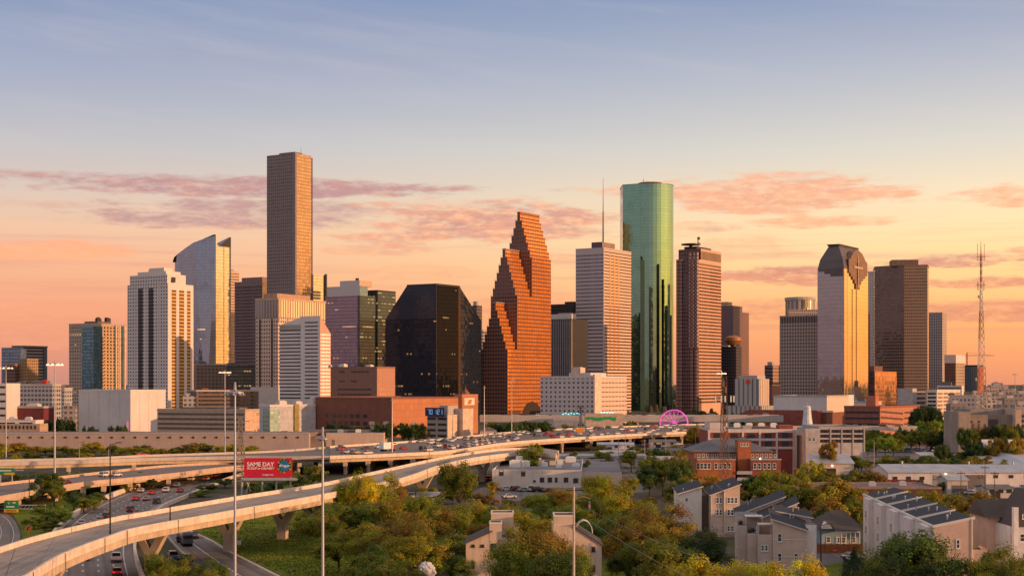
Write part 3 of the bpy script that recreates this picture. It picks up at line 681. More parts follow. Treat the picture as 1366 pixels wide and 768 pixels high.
b = MB(); b.extr([(T.R(697), -.4, 0), (T.R(722), -.4, 0), (T.R(722), -.4, 8), (T.R(717), -.4, 15), (T.R(709.5), -.4, 18), (T.R(702), -.4, 15), (T.R(697), -.4, 8)], (0, .35, 0)); obj('arched_doorway', b, plain('arch_shade', (.03,.018,.015,1)), T.root)

# black block and striped block between gabled and banded towers
T = Tw('office_tower', 'black flat-topped block peeking out behind the striped low tower', 'skyscraper', 734, 766, 772, 405, 1900)
T.box('tower_body', 0, 20, 0, T.wl, 0, T.h, facade('blk', (.03,.022,.02,1), (.03,.03,.04,1), 3, 4, .8, .7, .5, .2)); T.box('roof_house', 2, 18, 2, 15, T.h, T.h+3, dark_metal)
T = Tw('office_tower', 'dark tower with vertical white stripes and an olive-tan sunlit side', 'office tower', 735, 762, 784, 425, 1690)
T.box('tower_body', 0, T.wr, 0, T.wl, 0, T.h, plain('ink_wall', (.035,.032,.045,1), .4), plain('olive_side', (.30,.21,.125,1), .7, var=.12))
T.stripsL('white_fin', [T.wl*(i+.5)/11 for i in range(11)], .8, 10, T.h, plain('fin_white', (.34,.31,.33,1)), .5)
T.box('white_cap', -.6, T.R(768), -.6, T.wl+.5, T.h, T.z(418.5), white_wall); T.box('roof_house', 2, T.R(770), 2, T.wl*.7, T.z(418.5), T.z(417), concrete)

# banded tower with tall mast
bl_ = plain('mauve_band', (.52,.45,.44,1), .7, var=.08); blr = facade('band_grid_lit', (.66,.47,.37,1), (.11,.07,.065,1), 2.4, 4, 1.1, .42, .3, .2, gvar=.6)  # right face grid has the warm sun painted into its wall colour
T = Tw('office_tower', 'mauve and white banded tower with a tall thin mast, left of the green glass tower', 'skyscraper', 768, 805, 842, 331, 1880)
T.box('tower_body', 0, T.wr, 0, T.wl, 0, T.h, bl_, blr)
T.bandsL('window_band', .4, T.wl-.4, ladder(12, T.h-6, 40), 2.2, facade('mauve_glass', (.16,.13,.15,1), (.24,.21,.26,1), 2, 9, .9, 2, .6, .15))
T.stripsR('corner_pier', [0], 1.2, 0, T.h, plain('band_pier_lit', (.62,.44,.35,1)), .4)
T.stripsR('painted_reflection', [T.R(813), T.R(818.5), T.R(824)], 4.2, T.z(492), T.z(340), facade('reflection_orange', (.60,.36,.22,1), (.90,.36,.10,1), 2.2, 4, 1.1, .6, .6, .15), .2)  # orange strips paint a reflection of the sunset on the glass
T.box('roof_house', 4, T.R(824), 4, T.L(787), T.h, T.z(322), plain('dark_lattice', (.12,.09,.12,1)), facade('plant_grid', (.5,.35,.3,1), (.1,.07,.08,1), 3, 40, .6, 2, .2, .4))
b = MB(); b.tube((T.R(812), 8, T.h), (T.R(812), 8, T.z(280)), 1.0, .7, 6); b.tube((T.R(812), 8, T.z(280)), (T.R(812), 8, T.z(235)), .5, .15, 6)
for zz in range(8): b.tube((T.R(812)-1.6, 8, T.z(320)+zz*5), (T.R(812)+1.6, 8, T.z(320)+zz*5+2), .12)
obj('mast', b, dark_metal, T.root)
T.parapet(0, T.wr, 0, T.wl, T.h, bl_, 1)

# green glass tower with a rounded side
gg = facade('green_glass', (.08,.12,.09,1), (.225,.385,.285,1), 2.4, 4.1, .975, .96, .95, .04, jit=.004, gvar=.12)
Dg_ = 2000
R0 = 35 * Dg_ / 2000
groot = thing('glass_tower', 'tall green glass tower with a rounded golden sunlit side', 'skyscraper', (X(867, Dg_), Dg_ + R0, 0))
gh = Zv(244, Dg_)
pts = [(-R0, 12), (-R0 + .5, -R0*.35), (-R0*.35, -R0*.72)]
for i in range(14):
    a = rad(-112 + i * 124 / 13.0)
    pts.append((R0*.02 + (R0*.98) * math.cos(a), -R0*.02 + R0*.86 * math.sin(a)))
pts += [(R0, 34), (-R0, 34)]
b = MB(); b.prism(pts, 0, gh, 0, 1, smooth=False)
o = obj('tower_body', b, [gg, roof_grey], groot)
bm_ = o.data
b = MB(); b.box(R0*.30, R0*.37, -R0*.93, -R0*.75, 0, Zv(352, Dg_)); b.box(R0*.52, R0*.56, -R0*.82, -R0*.62, 0, Zv(372, Dg_)); obj('dark_seam', b, facade('seam_glass', (.02,.02,.015,1), (.03,.035,.02,1), 2.4, 4.1, .9, .9, .8, .1), groot)
b = MB(); b.box(-10, 14, -12, 8, gh, gh + 3); obj('roof_house', b, dark_metal, groot)
b = MB(); b.prism([(16*math.cos(2*math.pi*i/14)+4, 14*math.sin(2*math.pi*i/14)-4) for i in range(14)], gh + 3, gh + 4, 0, 0); obj('helipad', b, plain('helipad_red', (.35,.10,.06,1)), groot)
for (ax, hh) in ((-6, 10), (-2, 7), (-9, 6), (11, 6), (16, 5), (-12, 5)):
    b = MB(); b.tube((ax, -6, gh), (ax, -6, gh + hh), .35, .15); b.tube((ax-1.5, -6, gh+hh*.7), (ax+1.5, -6, gh+hh*.7), .2); obj('antenna', b, dark_metal, groot)
b = MB()
for i in range(len(pts)):
    p, q_ = pts[i], pts[(i+1) % len(pts)]
    b.tube((p[0], p[1], gh + .3), (q_[0], q_[1], gh + .3), .45, None, 4)
obj('parapet', b, plain('green_cap', (.12,.2,.16,1), .4, .4), groot)

# brown pleated tower
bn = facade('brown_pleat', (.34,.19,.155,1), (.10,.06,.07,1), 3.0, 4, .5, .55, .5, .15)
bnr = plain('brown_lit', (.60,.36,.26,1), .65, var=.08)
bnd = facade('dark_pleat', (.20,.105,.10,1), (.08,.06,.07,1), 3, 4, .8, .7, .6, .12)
T = Tw('office_tower', 'brown pleated tower with sunlit banding and rooftop helipad, right of the green tower', 'skyscraper', 902, 932, 962, 331, 1640)
zt = T.z(331)
T.box('tower_body', 0, T.wr, 0, T.wl, 0, T.z(346), bnd, bnr)
T.box('upper_body', 6, T.wr, 0.02, T.wl, T.z(346), zt, bnd, bnr)
T.stripsL('pleat', [T.wl*.04, T.wl*.22, T.wl*.72, T.wl*.86], T.wl*.10, 0, T.z(345), bn, 2.2)
T.stripsL('pale_rib', [T.wl*.01, T.wl*.16, T.wl*.34], 1.2, T.z(464), T.z(336), facade('rib_dots', (.20,.11,.09,1), (.62,.42,.34,1), 60, 4, 1.1, .5, 0, .6, jit=0), 2.6)
T.bandsR('window_band', .6, T.wr-.6, ladder(14, T.z(350), 42), 2.0, facade('brown_glass', (.16,.085,.065,1), (.16,.095,.075,1), 3, 9, .9, 2, .4, .15))
T.bandsR('window_band', 7, T.wr-.6, ladder(T.z(346), T.z(335), 4), 2.0, facade('brown_glass_top', (.16,.085,.065,1), (.16,.095,.075,1), 3, 9, .9, 2, .4, .15))
T.box('roof_house', 8, T.wr-14, 6, T.wl-6, zt, zt + 3, dark_metal)
b = MB(); b.cyl(10, 14, zt + 5, zt + 6, 11, 11, 14); b.cyl(10, 14, zt, zt + 5, 2, 2); obj('helipad', b, dark_metal, T.root)
b = MB(); b.tube((T.R(940), 8, zt), (T.R(940), 8, zt + 14), .5); b.cyl(T.R(940)+1.6, 8, zt+11, zt + 14, 1.5); b.cyl(T.R(940)+1.2, 8, zt+6, zt+8, 1.2); obj('antenna', b, dark_metal, T.root)

# towers to its right, hotel with revolving lounge
T = Tw('office_tower', 'dark plum tower close behind the brown pleated tower', 'skyscraper', 955, 978, 983, 409, 1980)
dk = facade('plum_plain', (.15,.10,.12,1), (.12,.09,.11,1), 3, 4, .5, .5, .5, .3)
T.box('tower_body', 0, 30, 0, T.wl, 0, T.h, dk); T.box('roof_house', 4, 20, 10, 25, T.h, T.z(402), plain('ochre_top', (.4,.3,.2,1))); T.parapet(0,30,0,T.wl,T.h,dk)
T = Tw('office_tower', 'plum tower with notched corner, rightmost of the middle cluster', 'skyscraper', 975, 990, 999, 418, 2050)
T.box('tower_body', 0, T.wr, 0, T.wl, 0, T.h, dk, facade('plum_warm', (.2,.11,.10,1), (.14,.08,.08,1), 3, 4, .5, .5, .5, .3)); T.parapet(0,T.wr,0,T.wl,T.h,dk)
T = Tw('hotel_tower', 'dark hotel tower topped by an orange-lit round revolving lounge', 'hotel', 958, 982, 989, 462, 1700)
T.box('tower_body', 0, T.wr, 0, T.wl, 0, T.h, facade('hotel_dark', (.05,.045,.06,1), (.04,.04,.05,1), 3, 3.4, .6, .5, .5, .2)); T.box('roof_slab', -1, 4, T.wl*.4, T.wl, T.h, T.h+1.2, white_wall)
b = MB(); cxl, cyl_ = T.wr*.6, T.wl*.35
b.cyl(cxl, cyl_, T.h, T.z(459), 4.5, 4.5, 16); b.cyl(cxl, cyl_, T.z(459), T.z(454), 6, 10, 20, 1); b.cyl(cxl, cyl_, T.z(454), T.z(450), 10, 10, 20, 1); b.cyl(cxl, cyl_, T.z(450), T.z(447), 9, 4, 20, 1)
obj('revolving_lounge', b, [dark_metal, plain('orange_lit_lounge', (.34,.14,.055,1), .5)], T.root)  # orange light on the lounge is painted into its base colour
# white gridded block before the banded tower
T = Tw('office_building', 'wide white block with rows of small square windows, below the banded tower', 'office building', 721, 793, 836, 503, 1240)
sq = facade('small_windows', (.56,.50,.49,1), (.10,.085,.09,1), 4.4, 3.9, .4, .42, .3, .3); sqr = facade('small_slits', (.62,.48,.40,1), (.30,.19,.15,1), 6, 3.9, .8, .26, .2, .3)
T.box('building_body', 0, T.wr, 0, T.wl, 0, T.h, sq, sqr); T.box('stair_pier', -.6, T.R(801), -.6, 1, 0, T.z(499), plain('pier_cream', (.66,.52,.44,1)))
T.box('penthouse', 4, T.wr*.55, 6, T.L(756), T.h, T.z(497), white_wall); T.parapet(0,T.wr,0,T.wl,T.h,white_wall,1)
T.units([(3, T.L(772), 8, 9, 8)], T.h, plain('peach_plant', (.62,.48,.40,1)))
# art deco hall
T = Tw('civic_building', 'pale grey stepped civic tower with a small red emblem near its top', 'civic building', 980, 1013, 1026, 505, 1380)
dl = facade('deco_left', (.42,.40,.40,1), (.2,.19,.2,1), 4.5, 60, .35, 2, .2, .4)
T.box('lower_block', -6, T.wr+4, -5, T.wl+6, 0, T.z(541), dl); T.box('tower_body', 0, T.wr, 0, T.wl, T.z(541), T.h, dl, facade('deco_right', (.58,.46,.38,1), (.3,.22,.18,1), 4.5, 60, .35, 2, .2, .4))
T.box('top_step', 2, T.wr-2, 3, T.wl-3, T.h, T.z(500.5), concrete)
b = MB(); b.tube((-.5, T.L(998), T.z(509)), (-.1, T.L(998), T.z(509)), 2.2, None, 12); obj('red_emblem', b, plain('emblem_red', (.75,.06,.02,1)), T.root)
b = MB(); b.tube((4, 10, T.h), (4, 10, T.h+10), .25, .1); obj('flagpole', b, steel, T.root)
T = Tw('office_building', 'small plum and grey block left of the gridded grey tower', 'office building', 1020, 1031, 1041, 487, 1750)
T.box('tower_body', 0, T.wr, 0, T.wl, 0, T.h, facade('small_plum', (.2,.15,.17,1), (.1,.09,.1,1), 3, 4, 1.1, .5, .4, .2), facade('small_plum_r', (.36,.24,.2,1), (.2,.13,.12,1), 3, 4, .6, .5, .4, .2)); T.box('roof_house', 3, 10, 2, 8, T.h, T.h+4, concrete)
T = Tw('low_building', 'dark maroon low block behind the pale civic tower', 'building', 1012, 1030, 1041, 512, 1480)
T.box('building_body', 0, T.wr, 0, T.wl, 0, T.h, plain('maroon', (.16,.075,.07,1)), plain('maroon_lit', (.34,.17,.12,1))); T.parapet(0,T.wr,0,T.wl,T.h,dark_metal)

# gridded grey tower and ribbed drum behind
T = Tw('office_tower', 'grey tower with a fine grid of square windows, left of the golden tower', 'skyscraper', 1040, 1092, 1097, 421, 1520)
g3 = facade('fine_grid', (.33,.27,.245,1), (.06,.05,.055,1), 2.9, 3.6, .52, .55, .4, .2)
T.box('tower_body', 0, T.wr+12, 0, T.wl, 0, T.h - 7, g3); T.box('louvre_top', .1, T.wr+11.9, .1, T.wl-.1, T.h-7, T.h, facade('louvres', (.24,.19,.18,1), (.03,.03,.03,1), 2.9, 60, .55, 2, .2, .4)); T.parapet(0,T.wr+12,0,T.wl,T.h,plain('grid_cap', (.3,.24,.21,1)),.8)
droot = thing('office_tower', 'ribbed tower with a rounded glazed top rising behind the gridded grey tower', 'skyscraper', (X(1074, 1750), 1780, 0))
b = MB(); b.cyl(0, 0, 0, Zv(399, 1750), 17.5, 17.5, 20, 0); b.cyl(0, 0, Zv(399, 1750), Zv(395, 1750), 18.3, 18.3, 20, 1)
obj('tower_body', b, [facade('drum', (.42,.36,.32,1), (.2,.17,.17,1), 1.1, 60, .5, 2, .7, .15), concrete], droot)
b = MB(); b.box(2, 6, -18.4, -15, Zv(410, 1750), Zv(398, 1750)); obj('lit_window', b, plain('gold_pane', (.8,.55,.2,1), .15, .8), droot)
b = MB(); b.box(-17, 17, -19, -8, 0, Zv(412, 1750)); obj('shoulder_block', b, facade('drum2', (.40,.33,.29,1), (.2,.17,.17,1), 2.4, 4, .6, .5, .5, .2), droot)

# golden mirror tower with dark stepped crown
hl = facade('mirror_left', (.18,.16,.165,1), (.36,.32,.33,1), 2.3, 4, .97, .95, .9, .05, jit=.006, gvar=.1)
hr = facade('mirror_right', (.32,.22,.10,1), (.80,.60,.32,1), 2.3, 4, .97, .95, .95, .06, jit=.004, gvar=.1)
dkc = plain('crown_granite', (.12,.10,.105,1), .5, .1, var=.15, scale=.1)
T = Tw('mirror_tower', 'golden mirror-glass tower with a dark flared crown bearing a cross-like motif', 'skyscraper', 1090.5, 1126, 1158, 358, 1500)
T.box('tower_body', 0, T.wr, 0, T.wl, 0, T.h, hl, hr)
q = lambda u: T.L(u)
# crown: flared frustum
z0c, z1c, z2c = T.h, T.z(345), T.z(327)
ins = lambda k: [(k, k), (T.wr - k, k), (T.wr - k, T.wl - k), (k, T.wl - k)]
b = MB(); b.prism(ins(0.0), z0c, z1c, 0, 0, ins(2.0)); b.prism(ins(2.0), z1c, z2c, 0, 0, ins(8.5)); b.prism(ins(8.5), z2c, T.z(324), 0, 0, ins(7.0)); cr_ = obj('crown', b, dkc, T.root)
for i, (u0, u1, vv) in enumerate(((1092, 1124, 361), (1100, 1124, 364.5), (1108, 1124.5, 368))):
    b = MB(); b.box(-.35 - .1*i, .2, T.L(u1), T.L(u0), T.z(vv), T.z(357.5)); obj('crown_step', b, dkc, cr_)
steps = [(1131, 1155.5, 352, 344), (1131, 1155.5, 363, 352), (1133.5, 1153, 367, 363), (1136, 1150, 371, 367), (1138.5, 1147.5, 376, 371), (1140.5, 1145.5, 383, 376)]
b = MB()
for (u0, u1, v1, v0) in steps: b.box(T.R(u0), T.R(u1), -1.2, .2, T.z(v1), T.z(v0))
b.extr([(T.R(1133), -1.2, T.z(344)), (T.R(1154), -1.2, T.z(344)), (T.R(1149), -1.2, T.z(334)), (T.R(1143), -1.2, T.z(329)), (T.R(1137), -1.2, T.z(334))], (0, 5, 0))
mo = obj('crown_motif', b, plain('motif_brown', (.20,.11,.07,1), .45, .2), cr_)
b = MB(); xm = T.R(1143); b.box(xm-.9, xm+.9, -1.8, -1.2, T.z(382), T.z(337)); b.box(T.R(1137), T.R(1149), -1.9, -1.3, T.z(355), T.z(352.5)); obj('cross', b, plain('motif_light', (.50,.36,.26,1), .4, .3), mo)
b = MB(); b.box(xm-2.6, xm-1.4, -1.7, -1.2, T.z(376), T.z(347)); b.box(xm+1.4, xm+2.6, -1.7, -1.2, T.z(376), T.z(347)); obj('motif_slot', b, dark_metal, mo)
T.stripsR('dark_mullion', [T.R(1136.5), T.R(1142)], 1.0, 0, T.z(384), dark_metal, .3)
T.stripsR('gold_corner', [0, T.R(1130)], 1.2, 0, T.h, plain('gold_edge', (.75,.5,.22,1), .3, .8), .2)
T = Tw('civic_building', 'pale stepped stone base building at the foot of the golden tower', 'building', 1128, 1143, 1158, 516, 1420)
for i, (k, vv) in enumerate(((0, 530), (3, 523), (6, 516))): T.box('stone_step', k, T.wr - k, k, T.wl - k, 0, T.z(vv), concrete, plain('base_stone_lit%d' % i, (.5,.38,.31,1)))  # right sides repeat the pale stone with sun warmth painted in
b = MB(); b.box(T.wr*.4, T.wr*.6, 5.5, 7, T.h, T.h + 6); obj('central_pylon', b, plain('pylon_brown', (.2,.13,.1,1)), T.root)

T = Tw('office_tower', 'pale blank slab between the golden tower and the dark brown tower', 'skyscraper', 1146, 1174, 1180, 363, 2050)
T.box('tower_body', 0, 20, 0, T.wl, 0, T.h, facade('pale_slab', (.50,.47,.43,1), (.36,.34,.33,1), 3, 4, .5, .5, .4, .3)); T.parapet(0,20,0,T.wl,T.h,concrete)
T.stripsL('red_edge', [T.L(1160)], 2.5, 0, T.z(418), plain('red_edge', (.3,.08,.05,1)), .4)
# dark brown many-sided tower
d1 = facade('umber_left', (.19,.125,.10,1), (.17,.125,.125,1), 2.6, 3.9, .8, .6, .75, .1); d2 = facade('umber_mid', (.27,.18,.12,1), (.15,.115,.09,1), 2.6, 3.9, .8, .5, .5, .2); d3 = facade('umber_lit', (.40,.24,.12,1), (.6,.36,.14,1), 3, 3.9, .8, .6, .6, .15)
D29 = 1850; cx29 = X(1206, D29)
rt = thing('office_tower', 'dark brown many-sided tower with a flat penthouse, right of the golden tower', 'skyscraper', (cx29, D29, 0))
h29 = Zv(354, D29)
p29 = [(0, 0), (X(1236, D29) - cx29, -4.0), (X(1244.5, D29) - cx29 + 1.6, 24), (23, 66), (-23, 62), (X(1174.5, D29) - cx29 - .4, 27)]
b = MB(); b.prism(p29, 0, h29, [1, 2, 2, 0, 0, 0], 3); obj('tower_body', b, [d1, d2, d3, roof_grey], rt)
b = MB(); b.prism([(-14, 5), (X(1226, D29) - cx29, 3), (16, 30), (-10, 32)], h29, Zv(346, D29), 0, 1); obj('penthouse', b, [plain('umber_pent', (.15,.10,.085,1)), roof_grey], rt)
b = MB(); b.prism([(a*1.005, c_*1.005 - .1) for a, c_ in p29], h29 - 1.5, h29 + .8, 0, 1); obj('parapet', b, [plain('umber_cap', (.2,.13,.09,1)), roof_grey], rt)
T = Tw('office_tower', 'slim grey tower of dotted windows right of the dark brown tower', 'skyscraper', 1236, 1257, 1262, 417, 2100)
T.box('tower_body', 0, 22, 0, T.wl, 0, T.h, facade('dotted', (.33,.30,.33,1), (.12,.12,.15,1), 3.2, 3.8, .5, .6, .4, .2), facade('dotted_r', (.4,.33,.3,1), (.2,.18,.17,1), 3.2, 3.8, .5, .6, .4, .2)); T.parapet(0,22,0,T.wl,T.h,concrete,.8)
T = Tw('office_building', 'dark glass block with a pale top storey on the right of downtown', 'office building', 1260, 1275, 1287, 484, 1950)
T.box('building_body', 0, T.wr, 0, T.wl, 0, T.h, facade('right_dark', (.1,.085,.1,1), (.09,.08,.1,1), 3, 4, .8, .7, .5, .2), facade('right_tan', (.36,.28,.22,1), (.24,.19,.15,1), 3, 4, .6, .5, .3, .2)); T.box('pale_top', -.3, T.wr+.3, -.3, T.wl+.3, T.h, T.z(473), white_wall)
T = Tw('office_building', 'blue glass block with a rust-red side near the tall lattice mast', 'office building', 1285, 1305, 1312, 488, 2000)
T.box('building_body', 0, T.wr, 0, T.wl, 0, T.h, facade('right_blue', (.12,.14,.17,1), (.2,.26,.32,1), 3, 60, .6, 2, .5, .2), plain('rust_side', (.36,.12,.07,1))); T.parapet(0,T.wr,0,T.wl,T.h,dark_metal)
cr0 = thing('tower_crane', 'thin construction crane above the blue glass block', 'crane', (X(1290, 2010), 2010, 0))
b = MB(); b.tube((0,0,0), (0,0,Zv(470,2010)), 1.0, None, 4); obj('crane_mast', b, plain('crane_red', (.4,.16,.08,1)), cr0)
b = MB(); b.tube((-14,0,Zv(474,2010)), (36,0,Zv(474,2010)), .6, None, 4); b.tube((0,0,Zv(470,2010)), (30,0,Zv(473.6,2010)), .2, None, 4); obj('jib', b, plain('crane_red2', (.4,.2,.12,1)), cr0)
# copper glass low block and low sunlit blocks
T = Tw('office_building', 'low copper-glass block glowing at the foot of the dark brown tower', 'office building', 1158.5, 1167, 1196, 495, 1400)
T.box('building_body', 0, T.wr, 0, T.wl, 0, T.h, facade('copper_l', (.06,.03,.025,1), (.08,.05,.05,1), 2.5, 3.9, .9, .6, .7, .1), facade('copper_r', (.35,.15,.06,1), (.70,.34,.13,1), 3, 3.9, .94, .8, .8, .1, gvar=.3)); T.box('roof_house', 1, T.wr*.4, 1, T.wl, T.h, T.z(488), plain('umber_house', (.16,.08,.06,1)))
T = Tw('parking_deck', 'grey parking deck with a blank wall, under the dark brown tower', 'parking garage', 1197, 1218, 1236, 518, 1260, 40)
T.box('blank_wall', 0, 8, .5, T.wl, 0, T.h, plain('mid_grey', (.40,.37,.37,1))); T.box('building_body', 1, T.wr, 1, T.wl*.9, 0, T.z(522), concrete)
T.bandsR('deck_opening', 1.5, T.wr-.5, ladder(3, T.z(522), 7), 1.6, dark_glass, y=1)
T = Tw('hotel_building', 'white low hotel with stacked sunlit balconies, right of the dark brown tower', 'hotel', 1236, 1250, 1281, 521, 1240, 40)
hw = plain('hotel_white', (.66,.57,.5,1)); T.box('building_body', 0, T.wr, 0, T.wl, 0, T.h, hw)
for k in range(4): T.bandsR('balcony_row', T.wr*k/4 + 1.2, T.wr*(k+1)/4 - 1, ladder(4, T.h-1, 8), 1.7, plain('hotel_gap%d' % k, (.28,.17,.12,1)))
T.bandsL('balcony_row', 1, T.wl-1, ladder(4, T.h-1, 8), 1.7, dark_glass)
T.parapet(0,T.wr,0,T.wl,T.h,hw,.8)
T = Tw('hotel_building', 'white banded slab behind the sunlit balcony hotel', 'hotel', 1250, 1283, 1300, 514, 1400, 24)
T.box('building_body', 0, 14, 0, T.wl, 0, T.h, white_wall); T.bandsL('window_band', .8, T.wl-.8, ladder(6, T.h-1, 9), 1.6, facade('slab_gl', (.2,.19,.2,1), (.12,.12,.14,1), 2.5, 9, .8, 2, .4, .3)); T.units([(3,10,6,10,3)], T.h)
T = Tw('low_building', 'long low grey building of many windows, right of the sunlit hotel', 'building', 1268, 1306, 1312, 528, 1180, 14)
T.box('building_body', 0, 20, 0, T.wl, 0, T.h, facade('low_grey', (.42,.37,.36,1), (.2,.17,.17,1), 3, 3.6, .6, .5, .3, .3)); T.parapet(0,20,0,T.wl,T.h,concrete,.8); T.units([(4,5,8,6,3),(5,18,5,5,2)], T.h)

# theatre, brick garage and low brick row
T = Tw('theatre', 'huge windowless white theatre box above a dark red brick base', 'theatre', 1032, 1103, 1132, 528.5, 1130)
T.box('white_box', 0, T.wr, 0, T.wl, T.z(550), T.h, white_wall, plain('theatre_wall_lit', (.62,.48,.40,1), .8, var=.08)); T.box('brick_base', .5, T.wr*.9, .5, T.wl*1.0, 0, T.z(550), brickd)  # white box has its sunlit side painted warmer than the shaded one
T.parapet(0,T.wr,0,T.wl,T.h,concrete,.7); T.box('side_wing', -9, -.1, T.L(1096), T.L(1008), 0, T.z(547), plain('theatre_brick', (.27,.075,.055,1), .8)); T.box('low_annex', T.wr+.1, T.wr+18, 2, 12, 0, T.z(527), white_wall)
sh = MB(); sh.extr([(-9.2, T.L(1040), T.z(548)), (-9.2, T.L(1006), T.z(546.5)), (-9.2, T.L(985), T.z(556)), (-9.2, T.L(985), T.z(559)), (-9.2, T.L(1040), T.z(559))], (8, 0, 0)); obj('sloping_roof', sh, plain('theatre_red', (.30,.075,.05,1)), T.root)
T = Tw('parking_garage', 'red brick parking garage with sloping sunlit ramps', 'parking garage', 1126, 1174, 1227, 543, 1050, 36)
gb = plain('garage_brick', (.25,.10,.075,1), .85); gbr = plain('garage_brick_lit', (.42,.18,.12,1), .85)
T.box('building_body', 0, T.wr, 0, T.wl, 0, T.h, gb, gbr)
T.bandsL('deck_opening', 1, T.wl-1, ladder(1.5, T.h-1.4, 4), 1.4, plain('deck_dark', (.05,.03,.03,1)))
dk_ = plain('deck_shadow', (.09,.045,.035,1))
for i in range(4):
    z0 = 1.5 + i*4.1
    b = MB(); b.extr([(1, -.15, z0+2.2), (T.wr*.56, -.15, z0+.2), (T.wr*.56, -.15, z0+1.6), (1, -.15, z0+3.6)], (0, .3, 0)); obj('deck_opening', b, dk_, T.root)
    b = MB(); b.box(T.wr*.6, T.wr-1, -.15, .1, z0+.8, z0+2.2); obj('deck_opening', b, dk_, T.root)
T.box('lift_tower', T.wr*.02, 7, 4, 11, T.h, T.h+8, plain('lift_red', (.45,.14,.09,1))); T.parapet(0,T.wr,0,T.wl,T.h,gb,.9)
T = Tw('low_building', 'long white low building behind the brick parking garage', 'building', 1131, 1158, 1176, 536, 1220)
T.box('building_body', 0, T.wr, 0, T.wl, 0, T.h, white_wall, plain('low_white_lit', (.6,.45,.37,1))); T.units([(4,4,6,6,2),(8,16,4,6,2.4)], T.h); T.parapet(0,T.wr,0,T.wl,T.h,concrete,.7)  # white wall on the right painted as it looks under low sun
# ------------------------------------------------------------------ ground
def ground_mat():
    m, k, p = newmat('ground_soil')
    t = k.new('ShaderNodeTexCoord'); v = t.outputs['Object']
    a = k.noise(v, 0.006, 6, 0.6); b = k.noise(v, 0.05, 6, 0.65); c = k.noise(v, 0.6, 4, 0.6)
    f = k.ss(k.m('ADD', k.m('MULTIPLY', a, 0.5), k.m('MULTIPLY', b, 0.5)), 0.42, 0.58)
    c1 = k.mix(f, (.075, .072, .035, 1), (.13, .105, .075, 1))
    c2 = k.mix(k.ss(b, 0.55, 0.68), c1, (.17, .15, .135, 1))
    c3 = k.mix(k.m('MULTIPLY', k.ss(c, 0.45, 0.7), 0.5), c2, (.045, .045, .022, 1))
    k.put(p.inputs['Base Color'], c3); p.inputs['Roughness'].default_value = 0.95; p.inputs['Specular IOR Level'].default_value = 0.1
    return m
b = MB(); b.q([(-40000, -3000, 0), (40000, -3000, 0), (40000, 60000, 0), (-40000, 60000, 0)])
tag(obj('ground', b, ground_mat()), kind='structure')

def asphalt(name, col, var=0.2, lane=None):
    """worn road surface; UV u across the road in metres, v along it"""
    m, k, p = newmat(name)
    t = k.new('ShaderNodeTexCoord'); u, v, w_ = k.sep(t.outputs['UV'])
    n1 = k.noise(k.xyz(k.m('MULTIPLY', u, 0.6), k.m('MULTIPLY', v, 0.015)), 1.0, 5, 0.6)
    n2 = k.noise(t.outputs['Object'], 0.12, 5, 0.6); n3 = k.noise(t.outputs['Object'], 3.0, 3, 0.6)
    f = k.m('ADD', k.m('MULTIPLY', n1, 0.5), k.m('ADD', k.m('MULTIPLY', n2, 0.35), k.m('MULTIPLY', n3, 0.15)))
    c = k.mix(k.ss(f, 0.35, 0.65), dim(col, 1 - var), dim(col, 1 + var))
    if lane:
        tr = k.m('ABSOLUTE', k.m('SUBTRACT', k.m('FRACT', k.m('DIVIDE', u, lane)), 0.5))
        c = k.mix(k.m('MULTIPLY', k.ss(tr, 0.2, 0.02), 0.6), c, dim(col, 0.55))
    jt = k.m('LESS_THAN', k.m('FRACT', k.m('DIVIDE', v, 14.0)), 0.012)
    c = k.mix(k.m('MULTIPLY', jt, 0.4), c, dim(col, 0.4))
    k.put(p.inputs['Base Color'], c); p.inputs['Roughness'].default_value = 0.8; p.inputs['Specular IOR Level'].default_value = 0.25
    return m
road_m = asphalt('road_asphalt', (.22, .175, .15, 1), .22, 3.7)
deck_m = asphalt('deck_concrete', (.38, .30, .245, 1), .38, 4.0)
lot_m = asphalt('lot_asphalt', (.15, .14, .14, 1), .3)
paint_w = plain('road_paint', (.62, .6, .58, 1), .7, var=.2)
para_m = plain('parapet_concrete', (.68, .57, .48, 1), .8, var=.18, scale=.4, streak=.5)
gird_m = plain('girder_concrete', (.52, .41, .30, 1), .8, var=.2, scale=.3, streak=.6)
pier_m = plain('pier_concrete', (.48, .38, .28, 1), .85, var=.15, scale=.5, streak=.45)

def smooth(pts, n=48):
    P = [Vector(p) for p in pts]; P = [2*P[0]-P[1]] + P + [2*P[-1]-P[-2]]
    out = []
    segs = len(P) - 3
    for i in range(n + 1):
        t = i / n * segs; k = min(int(t), segs - 1); t -= k
        a, b_, c, d = P[k], P[k+1], P[k+2], P[k+3]
        out.append(0.5 * ((2*b_) + (c - a)*t + (2*a - 5*b_ + 4*c - d)*t*t + (3*b_ - a - 3*c + d)*t*t*t))
    return out
def ribbon(A, Bp, mb=None, m=0, dz=0.0):
    """surface between two resampled edge lines"""
    mb = mb or MB(); s = 0
    for i in range(len(A) - 1):
        w0 = (Bp[i]-A[i]).length; w1_ = (Bp[i+1]-A[i+1]).length; ds = ((A[i+1]+Bp[i+1])/2 - (A[i]+Bp[i])/2).length
        mb.q([A[i]+Vector((0,0,dz)), Bp[i]+Vector((0,0,dz)), Bp[i+1]+Vector((0,0,dz)), A[i+1]+Vector((0,0,dz))], m, [(0,s),(w0,s),(w1_,s+ds),(0,s+ds)])
        s += ds
    if mb.f:      # make it face up
        f = mb.f[0]; nn = (mb.v[f[1]]-mb.v[f[0]]).cross(mb.v[f[2]]-mb.v[f[1]])
        if nn.z < 0:
            for i in range(len(mb.f)): mb.f[i] = mb.f[i][::-1]; mb.u[i] = mb.u[i][::-1]
    return mb
